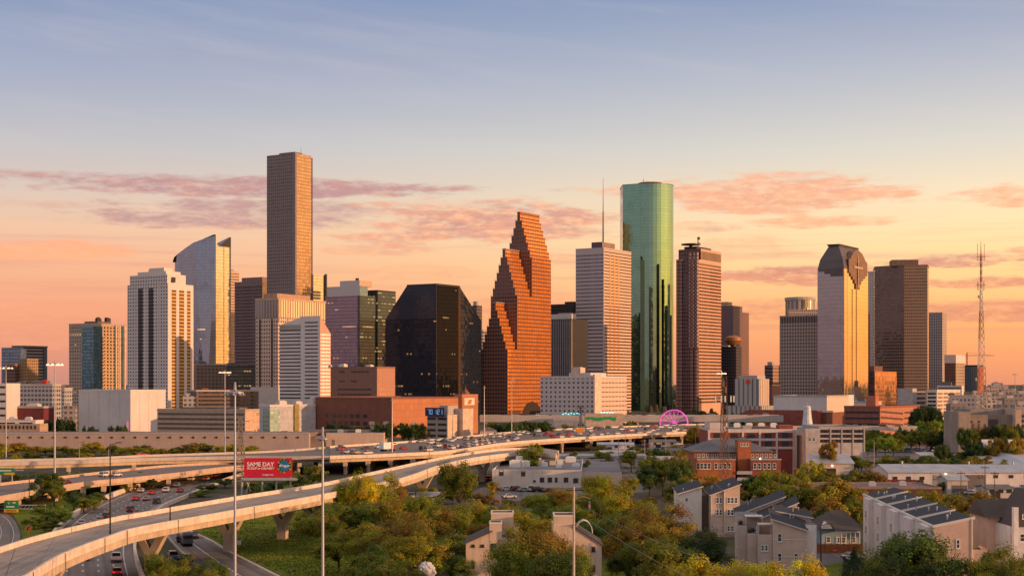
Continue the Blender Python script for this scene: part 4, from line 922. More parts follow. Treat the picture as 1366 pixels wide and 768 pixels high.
def lerp_line(A, Bp, f): return [a.lerp(b_, f) for a, b_ in zip(A, Bp)]
def rail(L, w, z0, z1, side=None, mb=None, m=0):
    """solid strip of width w and height z0..z1 along line L (its offsets from the line's own z)"""
    mb = mb or MB(); O = []
    for i, p in enumerate(L):
        d = (L[min(i+1, len(L)-1)] - L[max(i-1, 0)]); d.z = 0; d.normalize(); nrm = Vector((-d.y, d.x, 0))
        O.append((p - nrm*w/2, p + nrm*w/2))
    for i in range(len(L) - 1):
        a, b_ = O[i]; c, d = O[i+1]
        f = lambda p, z: (p.x, p.y, p.z + z)
        mb.q([f(a,z0), f(c,z0), f(c,z1), f(a,z1)], m); mb.q([f(d,z0), f(b_,z0), f(b_,z1), f(d,z1)], m)
        mb.q([f(a,z1), f(c,z1), f(d,z1), f(b_,z1)], m); mb.q([f(c,z0), f(a,z0), f(b_,z0), f(d,z0)], m)
    a, b_ = O[0]; mb.q([f(b_,z0), f(a,z0), f(a,z1), f(b_,z1)], m); a, b_ = O[-1]; mb.q([f(a,z0), f(b_,z0), f(b_,z1), f(a,z1)], m)
    return mb
def dashes(A, Bp, fracs, mb=None, on=3.0, off=9.0, w=0.18, dz=0.008):
    mb = mb or MB()
    for fr in fracs:
        L = lerp_line(A, Bp, fr); acc = 0; 
        for i in range(len(L) - 1):
            d = L[i+1]-L[i]; ln = d.length; n_ = max(1, int(ln // (on + off)))
            for j in range(n_):
                p = L[i] + d * (j / n_); q_ = p + d.normalized() * min(on, ln)
                s = Vector((-d.y, d.x, 0)).normalized() * w
                mb.q([p - s + Vector((0,0,dz)), p + s + Vector((0,0,dz)), q_ + s + Vector((0,0,dz)), q_ - s + Vector((0,0,dz))])
                f = mb.f[-1]
                if (mb.v[f[1]]-mb.v[f[0]]).cross(mb.v[f[2]]-mb.v[f[1]]).z < 0: mb.f[-1] = f[::-1]
    return mb
def gl(pts, zz=0.0, n=48): return smooth([G(u, v, zz) for u, v in pts], n)

# main freeway on the ground, coming toward us and passing under the flyover
FA = gl([(310,617.5),(263,629),(207,643),(160,658.6),(117,678),(88,698),(66,725),(52,768),(46,830)])     # far / left edge
FB = gl([(420,606),(345,628),(311,637.5),(262,658.6),(223,675),(196,697),(180,727),(188,768),(215,830)])   # near / right edge
lift = lambda L, d: [p + Vector((0,0,d)) for p in L]
tag(obj('freeway_road', ribbon(FA, FB, dz=0.02), road_m), kind='structure')
mk = dashes(FA, FB, (.27,.43,.59,.75), dz=.032); ribbon(lerp_line(FA,FB,.865), lerp_line(FA,FB,.878), mk, dz=.03); ribbon(lerp_line(FA,FB,.10), lerp_line(FA,FB,.113), mk, dz=.03)
tag(obj('lane_markings', mk, paint_w), kind='structure')
wl_ = obj('barrier_wall', rail(FA, .7, 0, 1.5), para_m); tag(wl_, 'pale concrete barrier along the far left edge of the main freeway', 'barrier')
br_ = obj('barrier_wall', rail(FB, .6, 0, 1.2), para_m); tag(br_, 'pale concrete barrier along the near grassy edge of the main freeway', 'barrier')
# curving slip road at the left edge
KA = gl([(-20,680),(2,682),(16,690),(24,702),(27,716),(20,735),(0,760)]); KB = gl([(-60,690),(-30,694),(-18,700),(-14,706),(-16,716),(-30,735),(-60,760)])
tag(obj('slip_road', ribbon(KA, KB, dz=.02), road_m), kind='structure'); mk = ribbon(lerp_line(KA,KB,.2), lerp_line(KA,KB,.22), dz=.03); ribbon(lerp_line(KA,KB,.6), lerp_line(KA,KB,.62), mk, dz=.03); tag(obj('lane_markings', mk, paint_w), kind='structure')
# frontage road with kerb, right of the freeway, and the grass beside it
RA = gl([(262,698),(251,706),(281,721),(311,738.5),(371,769),(430,800)]); RB = gl([(230,700),(222,712),(232,728),(250,745),(282,775),(330,815)])
tag(obj('frontage_road', ribbon(RA, RB, dz=.02), road_m), kind='structure')
tag(obj('lane_markings', ribbon(lerp_line(RA,RB,.93), lerp_line(RA,RB,.95), dashes(RA,RB,(.5,), dz=.032), dz=.03), paint_w), kind='structure')
tag(obj('kerb', rail(RA, .5, 0, .3), para_m), kind='structure')
def grass_mat():
    m, k, p = newmat('mown_grass'); t = k.new('ShaderNodeTexCoord'); v = t.outputs['Object']
    a = k.noise(v, .08, 5, .6); c = k.noise(v, .9, 5, .65); d = k.noise(v, 5.0, 3, .6)
    col = k.mix(k.ss(a, .35, .65), (.115,.155,.012,1), (.175,.205,.02,1)); col = k.mix(k.m('MULTIPLY', k.ss(c, .5, .75), .6), col, (.20,.17,.05,1)); col = k.mix(k.m('MULTIPLY', k.ss(d, .45, .7), .35), col, (.035,.06,.008,1)); e_ = k.noise(v, .22, 6, .7); col = k.mix(k.m('MULTIPLY', k.ss(e_, .56, .66), .7), col, (.19,.135,.07,1))
    k.put(p.inputs['Base Color'], col); p.inputs['Roughness'].default_value = 1.0; p.inputs['Specular IOR Level'].default_value = .1
    return m
grass_m = grass_mat()
def patch(name, pts, mat, dz=0.012, zz=0.0):
    P = [G(u, v, zz) + Vector((0, 0, dz)) for u, v in pts]
    b = MB(); b.q(P); 
    nn = sum(((P[i].x*P[(i+1)%len(P)].y - P[(i+1)%len(P)].x*P[i].y) for i in range(len(P))))
    if nn < 0: b.f[0] = b.f[0][::-1]; b.u[0] = b.u[0][::-1]
    return tag(obj(name, b, mat), kind='structure')
patch('grass', [(256,704),(275,690),(330,655),(420,640),(480,690),(470,768),(440,800),(378,768),(313,737)], grass_m)
patch('grass', [(12,676),(120,655),(110,690),(60,740),(18,745),(30,715),(26,700)], grass_m)
patch('grass', [(90,655),(150,640),(190,640),(130,665)], grass_m)
patch('grass', [(790,748),(900,745),(930,775),(780,775)], grass_m); patch('grass', [(1090,755),(1130,748),(1150,775),(1095,778)], grass_m, .03)
patch('grass', [(600,690),(760,672),(900,690),(860,735),(620,735)], grass_m)
# tufts of longer grass on the lawn: nobody could count them
random.seed(3)
b = MB()
def inpoly(u, v, poly):
    c = False
    for i in range(len(poly)):
        (x1, y1), (x2, y2) = poly[i], poly[(i+1) % len(poly)]
        if (y1 > v) != (y2 > v) and u < (x2-x1)*(v-y1)/(y2-y1)+x1: c = not c
    return c
LAWN = [(262,706),(330,660),(420,645),(478,692),(468,768),(440,790),(380,768),(313,735)]
k_ = 0
while k_ < 9000:
    u, v = random.uniform(250, 480), random.uniform(645, 785)
    if not inpoly(u, v, LAWN): continue
    k_ += 1; p = G(u, v); a = random.uniform(0, 6.28); hgt = random.uniform(.12, .4); w_ = random.uniform(.1, .3)
    d = Vector((math.cos(a), math.sin(a), 0)) * w_; t_ = Vector((random.uniform(-.2,.2), random.uniform(-.2,.2), hgt))
    b.q([p - d, p + d, p + t_])
tag(obj('grass_tufts', b, grass_m), kind='stuff', label='tufts of longer grass across the lawn under the flyover', cat='grass')

# parking lots, side streets
patch('parking_lot', [(655,645),(850,645),(870,655),(735,664),(640,672),(630,655)], lot_m, .016)
patch('parking_lot', [(1085,590),(1290,588),(1330,604),(1290,608),(1075,604)], lot_m, .016)
patch('yard_paving', [(1060,606),(1380,606),(1380,655),(1050,655)], asphalt('yard', (.15,.125,.10,1), .5), .014)
patch('yard_paving', [(640,600),(940,592),(930,640),(800,640),(640,625)], asphalt('yard2', (.15,.125,.10,1), .5), .018)
patch('street', [(1085,722),(1128,720),(1140,740),(1150,790),(1080,790)], lot_m, .018)
patch('street', [(1010,640),(1075,655),(1100,660),(1090,675),(990,660)], lot_m, .02)

# ------------------------------------------------------------------ elevated roads
def bridge(name, label, A, Bp, zdeck, girder, piers, mats, pierfn, cat='bridge', para=0.9, rows=None):
    """A far edge, Bp near edge, both lines at deck height"""
    base = (A[0] + Bp[0]) / 2
    root = thing(name, label, cat, (0, 0, 0))
    b = MB(); ribbon(A, Bp, b, 0)
    n0 = len(b.f); 
    lo = MB(); ribbon(lift(lerp_line(A,Bp,.0), -.35), lift(Bp, -.35), lo)
    for i in range(len(lo.f)): lo.f[i] = lo.f[i][::-1]; lo.u[i] = lo.u[i][::-1]
    o0 = len(b.v); b.v += lo.v; b.f += [[x_ + o0 for x_ in f] for f in lo.f]; b.m += [1]*len(lo.f); b.u += lo.u; b.sm += lo.sm
    obj('deck', b, [mats[0], mats[2]], root)
    obj('parapet', rail(A, .45, -.5, para), mats[1], root); obj('parapet', rail(Bp, .45, -.5, para), mats[1], root)
    for fr in (rows or (.06, .94)):
        obj('girder', rail(lerp_line(A, Bp, fr), .8, -girder, -.36), mats[2], root)
    for i in piers: pierfn(root, A, Bp, i, girder)
    return root
def ypier(root, A, Bp, i, girder):
    C_ = lerp_line(A, Bp, .5); c = C_[i]; t = C_[min(i+1, len(C_)-1)] - C_[max(i-1, 0)]; t.z = 0; t.normalize(); d = Vector((t.y, -t.x, 0))
    top = c.z - girder; hh = top*.56; k = 2.9
    b = MB()
    for s in (-1, 1):
        for e in ():
            pass
    # outline of the Y, extruded 1.8 m along the road
    oc = lambda s, z: tuple(Vector((c.x, c.y, 0)) + d*s + Vector((0,0,z)) - t*.9)
    zt = top; zj = top - hh
    out = [oc(-1.05,0), oc(1.05,0), oc(1.1,zj), oc(k+.75,zt+.3), oc(k-.6,zt+.3), oc(0,zj+1.1), oc(-k+.6,zt+.3), oc(-k-.75,zt+.3), oc(-1.1,zj)]
    b.extr(out[::-1], t*1.8)
    b2 = MB(); obj('pier', b, pier_m, root)
def tpier(root, A, Bp, i, girder):
    a, b_ = A[i], Bp[i]; d = (b_-a); d.z = 0; w = d.length; d.normalize(); t = Vector((-d.y, d.x, 0)); top = a.z - girder
    b = MB(); o = lambda p, z, e: tuple(Vector((p.x, p.y, z)) + t*e)
    p0, p1 = a + d*.5, b_ - d*.5
    for (e0, e1) in ((-.8, .8),):
        b.extr([o(p0, top-1.6, e0), o(p1, top-1.6, e0), o(p1, top, e0), o(p0, top, e0)][::-1], t*(e1-e0))
    n_ = max(2, int(w/11))
    for j in range(n_):
        p = a + d*(w*(j+.5)/n_ if n_ > 2 else w*(.2 + .6*j)); b.cyl(p.x, p.y, 0, top - 1.6, .75, .75, 10)
    obj('pier', b, pier_m, root)

ZF = 9.4
def el(pts, zz, n=48): return smooth([G(u, v, zz) for u, v in pts], n)
# parapet tops are 0.9 above the deck
ZP = ZF + .9
FLA = el([(-70,752),(0,729),(56,712),(148,690),(190,682.5),(314,661.6),(427,644),(508,626.5),(587,609.5),(640,601),(681,597),(716,597),(745,600.5)], ZP, 60)
FLB = el([(-60,800),(-20,790),(30,768),(84,737),(148,713),(190,701),(314,679),(427,659),(535,637),(587,619.5),(640,608.5),(700,602.5),(742,605)], ZP, 60)
FLA = lift(FLA, -.9); FLB = lift(FLB, -.9)
piers = []
for up in (66, 200, 304, 368, 412, 516, 570, 641):
    best = min(range(len(FLA)), key=lambda i: abs((683 + 2000*((FLA[i]+FLB[i])/2).x/((FLA[i]+FLB[i])/2).y) - up)); piers.append(best)
fly = bridge('flyover_ramp', 'curved concrete flyover ramp sweeping across the foreground on Y-shaped piers', FLA, FLB, ZF, 1.75, piers, (deck_m, para_m, gird_m), ypier, 'flyover', rows=(.05,.35,.65,.95))
b = MB()
for i in range(2, 58, 3):
    pass
# expansion joints on the near face
for i in range(3, 58, 4):
    p = FLB[i]; d = (FLB[i+1]-FLB[i-1]).normalized(); nrm = Vector((d.y, -d.x, 0)) 
    if nrm.dot(FLA[i]-FLB[i]) > 0: nrm = -nrm
    q_ = p + nrm*.42; b.tube((q_.x, q_.y, p.z - 1.7), (q_.x, q_.y, p.z + .85), .07, None, 4)
obj('expansion_joint', b, dark_metal, fly)
b = MB()
for i in range(3, 58, 4):
    p, q_ = FLA[i].lerp(FLB[i], .03), FLA[i].lerp(FLB[i], .97); dd = (FLB[i+1]-FLB[i-1]).normalized()*.14
    up_ = Vector((0,0,.012)); b.q([p-dd+up_, q_-dd+up_, q_+dd+up_, p+dd+up_])
    f = b.f[-1]
    if (b.v[f[1]]-b.v[f[0]]).cross(b.v[f[2]]-b.v[f[1]]).z < 0: b.f[-1] = f[::-1]
obj('deck_joints', b, plain('joint_tar', (.035,.032,.03,1), .8), fly)
obj('edge_line', ribbon(lerp_line(FLA,FLB,.17), lerp_line(FLA,FLB,.185), ribbon(lerp_line(FLA,FLB,.83), lerp_line(FLA,FLB,.845), dz=.008), dz=.008), plain('worn_paint', (.36,.33,.3,1), .8), fly)

# crowded elevated freeway to the right, thin upper ramp joining it from the left
ZE = 7.0
EA = lift(el([(440,594.5),(540,588),(602,583),(680,575.5),(766,570.5),(860,567),(960,564)], ZE+.9), -.9)
EB = lift(el([(440,607.5),(520,604.5),(600,600),(680,589),(789,581.5),(860,577.5),(960,573.5)], ZE+.9), -.9)
bridge('elevated_freeway', 'crowded elevated freeway on rows of round columns in the middle distance', EA, EB, ZE, 1.9, range(2, 48, 3), (road_m, para_m, gird_m), tpier, 'freeway', rows=(.03,.3,.6,.97))
ZU = 6.6
UA = lift(el([(-60,613.5),(0,612.5),(120,609.5),(200,606),(310,602.5),(380,599.5),(440,595)], ZU+.9), -.9)
UB = lift(el([(-60,617.5),(0,616),(120,613),(200,610),(310,608),(400,608),(440,607.6)], ZU+.9), -.9)
bridge('ramp_bridge', 'long thin grey ramp bridge crossing level behind the trees on the left', UA, UB, ZU, 1.7, (6, 14, 22, 29, 35, 40, 45), (road_m, plain('grey_parapet', (.46,.42,.40,1), .8, var=.12, scale=.3, streak=.3), gird_m), tpier, 'bridge')
ZL = 4.2
LA = lift(el([(-60,652),(0,644),(49,638.5),(120,630.5),(160,626),(223,620),(309,615.5),(400,611)], ZL+.8), -.8)
LB = lift(el([(-60,672),(0,661.5),(77,648),(120,641.6),(160,638),(228,631),(309,621.5),(400,615)], ZL+.8), -.8)
bridge('ramp_bridge', 'lower ramp bridge descending at the left edge beneath the thin grey ramp', LA, LB, ZL, 1.3, (9, 14, 19, 24, 29, 34), (road_m, plain('tan_parapet', (.52,.38,.29,1), .8, var=.15, scale=.4, streak=.4), gird_m), tpier, 'bridge')

# long retaining wall behind the trees
DW = 818
T_ = thing('retaining_wall', 'long pale brown retaining wall running behind the row of autumn trees', 'wall', (0, DW, 0))
b = MB(); b.box(X(-60, DW), X(412, DW), 0, 6, 0, Zv(578, DW)); obj('wall_body', b, plain('retaining', (.40,.31,.28,1), .85, var=.1, scale=.1, streak=.35), T_)
b = MB(); b.box(X(-60, DW), X(412, DW), -.25, .6, Zv(578, DW), Zv(576.6, DW)); obj('coping', b, concrete, T_)
b = MB(); b.box(-.5, .5, -.4, 0, 0, 1.0); b.box(-.3, .3, -.5, -.4, .2, .8)
o = None
for i in range(26):
    loc = (X(10 + 15.5*i, DW), 0, Zv(583, DW) - .5)
    o = obj('wall_fixture', b, dark_metal, T_, loc) if o is None else again(o, loc)
T_ = thing('road_embankment', 'grey elevated road surface on top of the long retaining wall', 'road'); 
b = MB(); b.box(X(-60, DW), X(412, DW), DW + 6.05, DW + 40, Zv(578.2, DW) - 2, Zv(578.2, DW)); o = obj('upper_road', b, road_m); tag(o, kind='structure'); bpy.data.objects.remove(T_)

# far viaducts
def viaduct(name, label, u0, u1, vt, vb, D, w, step, colour):
    r = thing(name, label, 'viaduct', (0, D, 0)); zt, zb = Zv(vt, D), Zv(vb, D)
    b = MB(); b.box(X(u0, D), X(u1, D), .6, w, zb, zt - .9); obj('deck', b, road_m, r)
    b = MB(); b.box(X(u0, D), X(u1, D), 0, .6, zb - .3, zt); obj('parapet', b, colour, r)
    b = MB(); b.box(X(u0, D), X(u1, D), w, w + .6, zb - .3, zt); obj('parapet', b, colour, r)
    b = MB(); b.cyl(0, 2, 0, zb, .9, .9, 8); b.cyl(0, w - 2, 0, zb, .9, .9, 8); b.box(-.9, .9, .8, w - .8, zb - 1.5, zb)
    x_ = X(u0, D) + 5; o = None
    while x_ < X(u1, D):
        o = obj('pier', b, pier_m, r, (x_, 0, 0)) if o is None else again(o, (x_, 0, 0)); x_ += step
    return r
viaduct('viaduct', 'long pale grey viaduct at the foot of the towers, behind the pink ferris wheel', 640, 1045, 553.5, 562, 1110, 18, 28, concrete)
viaduct('viaduct', 'thin pale viaduct crossing in front of the brick parking garage on the right', 1040, 1282, 568.5, 573, 905, 14, 24, plain('pale_viaduct', (.5,.44,.4,1)))
# ------------------------------------------------------------------ builders for nearer things
glass_dk = facade('window_glass', (.02,.02,.025,1), (.07,.075,.09,1), 90, 90, 2, 2, .35, .08, jit=0, gvar=.0)
_wc = {}
def window(parent, loc, w, h, rz=0, frame=None, sill=True, bars=1):
    """window lying on a wall whose outside is local -Y before turning by rz"""
    fm = frame or white_metal
    key = (round(w, 2), round(h, 2), fm.name, bars)
    if key not in _wc:
        t = .12 if w < 1.6 else .14
        b = MB(); b.box(-w/2, w/2, -.07, .05, 0, t); b.box(-w/2, w/2, -.07, .05, h-t, h); b.box(-w/2, -w/2+t, -.07, .05, t, h-t); b.box(w/2-t, w/2, -.07, .05, t, h-t); b.box(-w/2-.08, w/2+.08, -.15, .03, -.09, -.003)
        if bars: b.box(-w/2+t, w/2-t, -.05, .03, h/2-t*.35, h/2+t*.35)
        if bars > 1: b.box(-t*.4, t*.4, -.05, .03, t, h/2-t*.35); b.box(-t*.4, t*.4, -.05, .03, h/2+t*.35, h-t)
        g = MB(); g.box(-w/2+t, w/2-t, -.02, .02, t, h-t)
        _wc[key] = (b.mesh('window', [fm]), g.mesh('pane', [glass_dk]))
    a, g = _wc[key]
    o = obj('window', a, None, parent, loc, rz); obj('pane', g, None, o); return o
class Bld:
    """box building: front (-Y) from (u0,v) to (u1) on the ground distance D, turned by yaw degrees about its front-left corner"""
    def __init__(s, name, label, cat, u, D, yaw=0, group=None):
        s.root = thing(name, label, cat, (X(u, D), D, 0), rad(yaw), group); s.D = D; s.u = u; s.yaw = rad(yaw)
    def xu(s, u, y=0):      # local x on the front at screen column u
        k = (u - CX)/F; c, sn = math.cos(s.yaw), math.sin(s.yaw); ox = X(s.u, s.D)
        # (ox + x c - y s) = k (D + x s + y c)
        return (k*(s.D + y*c) - ox + y*sn) / (c - k*sn)
    def yv(s, u, x=0):      # local y on a side wall at screen column u
        k = (u - CX)/F; c, sn = math.cos(s.yaw), math.sin(s.yaw); ox = X(s.u, s.D)
        return (ox + x*c - k*(s.D + x*sn)) / (sn + k*c)
    def z(s, v, x=0, y=0): return Zv(v, s.D + x*math.sin(s.yaw) + y*math.cos(s.yaw))
    def box(s, part, x0, x1, y0, y1, z0, z1, mat, mt=None, parent=None):
        b = MB(); b.box(x0, x1, y0, y1, z0, z1, (0, 0, 0, 0, 1, 1)); return obj(part, b, [mat, mt or roof_grey], parent or s.root)
    def parapet(s, x0, x1, y0, y1, z, mat, h=.6, t=.3):
        b = MB(); e = .05
        b.box(x0-e, x1+e, y0-e, y0+t, z-.2, z+h); b.box(x0-e, x1+e, y1-t, y1+e, z-.2, z+h); b.box(x0-e, x0+t, y0+t, y1-t, z-.2, z+h); b.box(x1-t, x1+e, y0+t, y1-t, z-.2, z+h)
        return obj('parapet', b, mat, s.root)
    def unit(s, x, y, z, w, d, h, mat=None):
        b = MB(); b.box(0, w, 0, d, 0, h); b.box(w*.15, w*.85, d*.15, d*.85, h, h+.25); return obj('rooftop_unit', b, mat or steel, s.root, (x, y, z))

# white flat-roofed workshop in the middle
cream = plain('cream_stucco', (.60,.55,.51,1), .85, var=.1, scale=.2, streak=.35); creamr = plain('peach_lit_stucco', (.60,.47,.38,1), .85, var=.1, scale=.2, streak=.3)  # second stucco is the pale wall with warm sunlight painted in
D0 = Dg(650); Bq = Bld('workshop', 'white flat-roofed workshop with a grey roof and small dark windows', 'building', 656.5, D0, -3)
xw = Bq.xu(776); dp = 75
hz = Bq.z(628)
Bq.box('building_body', 0, xw, 0, dp, 0, hz, cream, plain('membrane_roof', (.20,.19,.21,1), .8, var=.35, scale=.12))
Bq.box('right_wing', xw-.3, xw+14, 6, dp+24, 0, hz-.6, creamr, plain('membrane_roof2', (.17,.16,.18,1), .8, var=.3, scale=.1)); Bq.parapet(0, xw, 0, dp, hz, cream, .5)
for u_, v_, w_, h_ in ((669,631,3.6,5.6),(698,632,3.6,5.2),(713,640,2.0,2.0),(723,640,3.6,4.4),(733.5,640,3.6,4.4),(742,640,2.2,4.4),(755,640,3.8,4.4),(768,641,4.2,4.4)):
    window(Bq.root, (Bq.xu(u_), -.02, Bq.z(v_ + 2.5, Bq.xu(u_))), w_*.42, h_*.36, 0, dark_metal)
for i in range(8): window(Bq.root, (xw+14.02, 12 + i*11, 2.8), 2.4, 2.6, rad(90), dark_metal)
for (a, c_, w_, d_, h_) in ((10,24,5,4,2.4),(14,34,4,4,3.4),(19,28,3,3,2),(24,50,4,5,3),(28,56,3,3,2),(40,40,5,4,1.6),(52,60,4,4,2),(8,46,5,5,1.4),(34,30,2.5,2.5,1.4),(46,22,2,2,.9),(58,30,3,2,1)): Bq.unit(a*xw/66, c_, hz, w_, d_, h_, white_metal if a % 3 else steel)
for i in range(3):
    b = MB(); b.cyl(0,0,0,2.2+i*.5,.35,.35,8); b.cyl(0,0,2.2+i*.5,2.7+i*.5,.6,.6,8); obj('vent_pipe', b, steel, Bq.root, (xw*(.3+.2*i), 20+9*i, hz))
b = MB(); b.box(0, 1.2, 2, dp*.65, 0, 1.6); 
# small brick sheds left of it
Bq = Bld('shed', 'low tan shed with a flat pale roof, between trees left of the white workshop', 'shed', 622, Dg(676), 0)
Bq.box('shed_body', 0, Bq.xu(660), 0, 14, 0, Bq.z(668), plain('shed_wall', (.30,.2,.14,1)), plain('pale_roof', (.42,.36,.34,1), .8, var=.2)); window(Bq.root, (Bq.xu(632), -.02, .6), 2.2, 1.4, 0, dark_metal); window(Bq.root, (Bq.xu(645), -.02, .6), 2.2, 1.4, 0, dark_metal)
Bq.box('painted_end', Bq.xu(660)+.01, Bq.xu(660)+1.5, 0, 14, 0, Bq.z(664), plain('mural_wall', (.55,.32,.25,1), .8, var=.6, scale=.8)); Bq.unit(4, 6, Bq.z(668), 2, 2, 1)
# long canopy roofs
for (u0, u1, v_, D, lab) in ((716, 862, 607.5, 640, 'long thin grey canopy roof on posts behind the white workshop'), (862, 932, 611, 560, 'pale canopy roof on posts right of the long thin canopy'), (800, 848, 602.5, 690, 'short raised white canopy roof above the long canopies')):
    r = thing('canopy', lab, 'canopy', (X(u0, D), D, 0)); L_ = X(u1, D) - X(u0, D); zt = Zv(v_, D)
    b = MB(); b.extr([(0,-.2,zt-.7),(0,-.2,zt),(0,4,zt+.7),(0,12,zt),(0,12,zt-.7)][::-1], (L_,0,0)); obj('canopy_roof', b, plain('canopy_grey', (.40,.39,.41,1), .6, var=.15), r)
    b = MB(); b.cyl(0,1,0,zt-.7,.16,.16,6); b.cyl(0,9,0,zt-.7,.16,.16,6); o = None
    for i in range(int(L_/6)+1): o = obj('post', b, steel, r, (.5+i*6,0,0)) if o is None else again(o, (.5+i*6,0,0))

# grey hipped brick school-like building with a tower, and its neighbours
bo_ = plain('orange_brick', (.36,.12,.05,1), .85, var=.2, scale=.6, streak=.15); bd_ = plain('deep_brick', (.22,.07,.045,1), .85, var=.2, scale=.6)
slate = plain('slate_roof', (.13,.125,.135,1), .75, var=.25, scale=.25)
D0 = 500
Bq = Bld('brick_building', 'orange brick building with a grey hipped roof and square central tower', 'building', 926, D0, 0)
x1 = Bq.xu(1037)
zE = Bq.z(604); zR = Bq.z(588)
Bq.box('main_wall', 1, x1, 9, 34, 0, zE, bo_)
b = MB()
rx0, rx1, ry0, ry1 = 0, x1+.8, 8, 35; rm = (ry0+ry1)/2
A_ = [(rx0,ry0,zE),(rx1,ry0,zE),(rx1,ry1,zE),(rx0,ry1,zE)]; R1 = (rx0+9,rm,zR); R2 = (rx1-9,rm,zR)
b.q([A_[0],A_[1],R2,R1]); b.q([A_[1],A_[2],R2]); b.q([A_[2],A_[3],R1,R2]); b.q([A_[3],A_[0],R1]); b.q([A_[3],A_[2],A_[1],A_[0]]); obj('roof', b, slate, Bq.root)
tx0, tx1 = Bq.xu(984, 6), Bq.xu(1001, 6)
Bq.box('tower', tx0, tx1, 5, 12, 0, Bq.z(588), bo_, slate); 
b = MB(); b.prism([(tx0-.3,4.7),(tx1+.3,4.7),(tx1+.3,12.3),(tx0-.3,12.3)], Bq.z(588), Bq.z(587.2), 0, 0); b.prism([(tx0,5),(tx1,5),(tx1,12),(tx0,12)], Bq.z(587.2), Bq.z(584), 0, 0, [(tx0+1.6,7.5)]*0 or [(tx0+1.8,7.8),(tx1-1.8,7.8),(tx1-1.8,9.2),(tx0+1.8,9.2)]); obj('tower_roof', b, slate, Bq.root)
Bq.box('front_block', 1, Bq.xu(981,-1), -1, 9, 0, Bq.z(612), bo_, roof_grey); Bq.box('front_block', Bq.xu(1002,-1), x1+1, -1, 9, 0, Bq.z(612), bd_, roof_grey)
Bq.box('cornice', .8, Bq.xu(981,-1)+.2, -1.2, -.95, Bq.z(613), Bq.z(611.4), concrete); Bq.box('cornice', Bq.xu(1002,-1)-.2, x1+1.2, -1.2, -.95, Bq.z(613), Bq.z(611.4), concrete)
for u_ in (931,936,941,946,955,961,967,973): window(Bq.root, (Bq.xu(u_,-1), -1.03, Bq.z(625)), 1.1, 2.0, 0, plain('win_tan', (.4,.28,.2,1)) if u_ == 931 else None)
for u_ in (1007,1013,1020,1026,1033): window(Bq.root, (Bq.xu(u_,-1), -1.03, Bq.z(625)), 1.1, 2.0)
for u_ in range(932, 983, 6): window(Bq.root, (Bq.xu(u_,9), 8.97, Bq.z(609.5,0,9)), .9, 1.1)
for u_ in range(1004, 1036, 6): window(Bq.root, (Bq.xu(u_,9), 8.97, Bq.z(609.5,0,9)), .9, 1.1)
for u_ in (989, 993, 997): window(Bq.root, (Bq.xu(u_,5), 4.97, Bq.z(596)), .8, 1.2)
for zz in (3, 6.5, 10): 
    b = MB(); b.box(0, 5, -1.6, 4, 0, .2); b.box(0, 5, -1.6, -1.5, .2, 1.1); obj('fire_stair', b, steel, Bq.root, (Bq.xu(983,-1), 0, zz*.6))
Bq.box('chimney_stack', x1-14, x1-12.6, 26, 27.4, zE, zR+2.5, bo_)
b = MB(); b.sphere((0,0,0), .22, 8, 5); obj('wall_lamp', b, glow('lamp_white', (1,.75,.55,1), 6), Bq.root, (Bq.xu(1014,-1), -1.4, Bq.z(611)))
# white framed brick loft building behind it
D0 = 600
Bq = Bld('loft_building', 'loft building of dark red brick panels in a white concrete frame', 'building', 946, D0, 0)
x1 = Bq.xu(1059); zt = Bq.z(573)
pk_ = plain('frame_white', (.60,.53,.5,1), .8, var=.12, streak=.2)
Bq.box('brick_panels', .4, x1-.2, .5, 34, 0, zt-.5, plain('panel_brick', (.26,.06,.05,1), .85, var=.15, scale=.5)); Bq.box('end_wall', x1-.2, x1+.4, .5, Bq.yv(1075.5, x1), 0, zt, plain('end_wall_lit', (.55,.40,.32,1)))  # end wall colour includes the low sun falling on it
Bq.box('main_roof', .3, x1, .4, 34, zt-.5, zt+.3, pk_, roof_grey)
for k in range(6): Bq.box('frame_column', x1*k/5 - .4, x1*k/5 + .4, .2, .8, 0, zt, pk_)
for vv in (575, 586, 597): Bq.box('frame_beam', -.5, x1+.5, .25, .75, Bq.z(vv)-.5, Bq.z(vv)+.5, pk_)
for k in range(5):
    for vv in (584, 595): window(Bq.root, (x1*(k+.5)/5, .46, Bq.z(vv)), 2.7, 1.9, 0, dark_metal, bars=2)
Bq.box('roof_block', x1*.02, x1*.2, 3, 20, zt, Bq.z(563.5), pk_); Bq.box('roof_block', x1*.55, x1*.8, 14, 22, zt+.35, Bq.z(570), plain('roof_red', (.26,.06,.05,1))); Bq.box('roof_block', x1*.42, x1*.52, 4, 12, zt, Bq.z(568), concrete)
Bq.box('roof_block', x1*.84, x1*1.0, 2, 10, zt+.35, Bq.z(567), plain('roof_red2', (.28,.07,.06,1)))
for i in range(6): Bq.unit(x1*(.1+.15*i), 24, zt+.3, 2.6, 2.2, 1.6, white_metal)
# its brick chimney
D0 = Dg(640); r = thing('chimney', 'tall dark brick chimney stack standing between trees by the loft building', 'chimney', (X(1066.5, D0), D0, 0)); zt = Zv(580, D0)
b = MB(); b.cyl(0,0,0,zt-1.0,1.15,.95,14); obj('chimney_shaft', b, plain('chimney_brick', (.075,.04,.03,1), .9, var=.25, scale=.8), r)
b = MB(); b.cyl(0,0,zt-1.0,zt-.6,1.1,1.15,14); b.cyl(0,0,zt-.6,zt,1.05,1.05,14); b.cyl(0,0,zt-2.2,zt-1.8,1.02,1.05,14); obj('chimney_cap', b, plain('chimney_cap', (.06,.035,.03,1)), r)
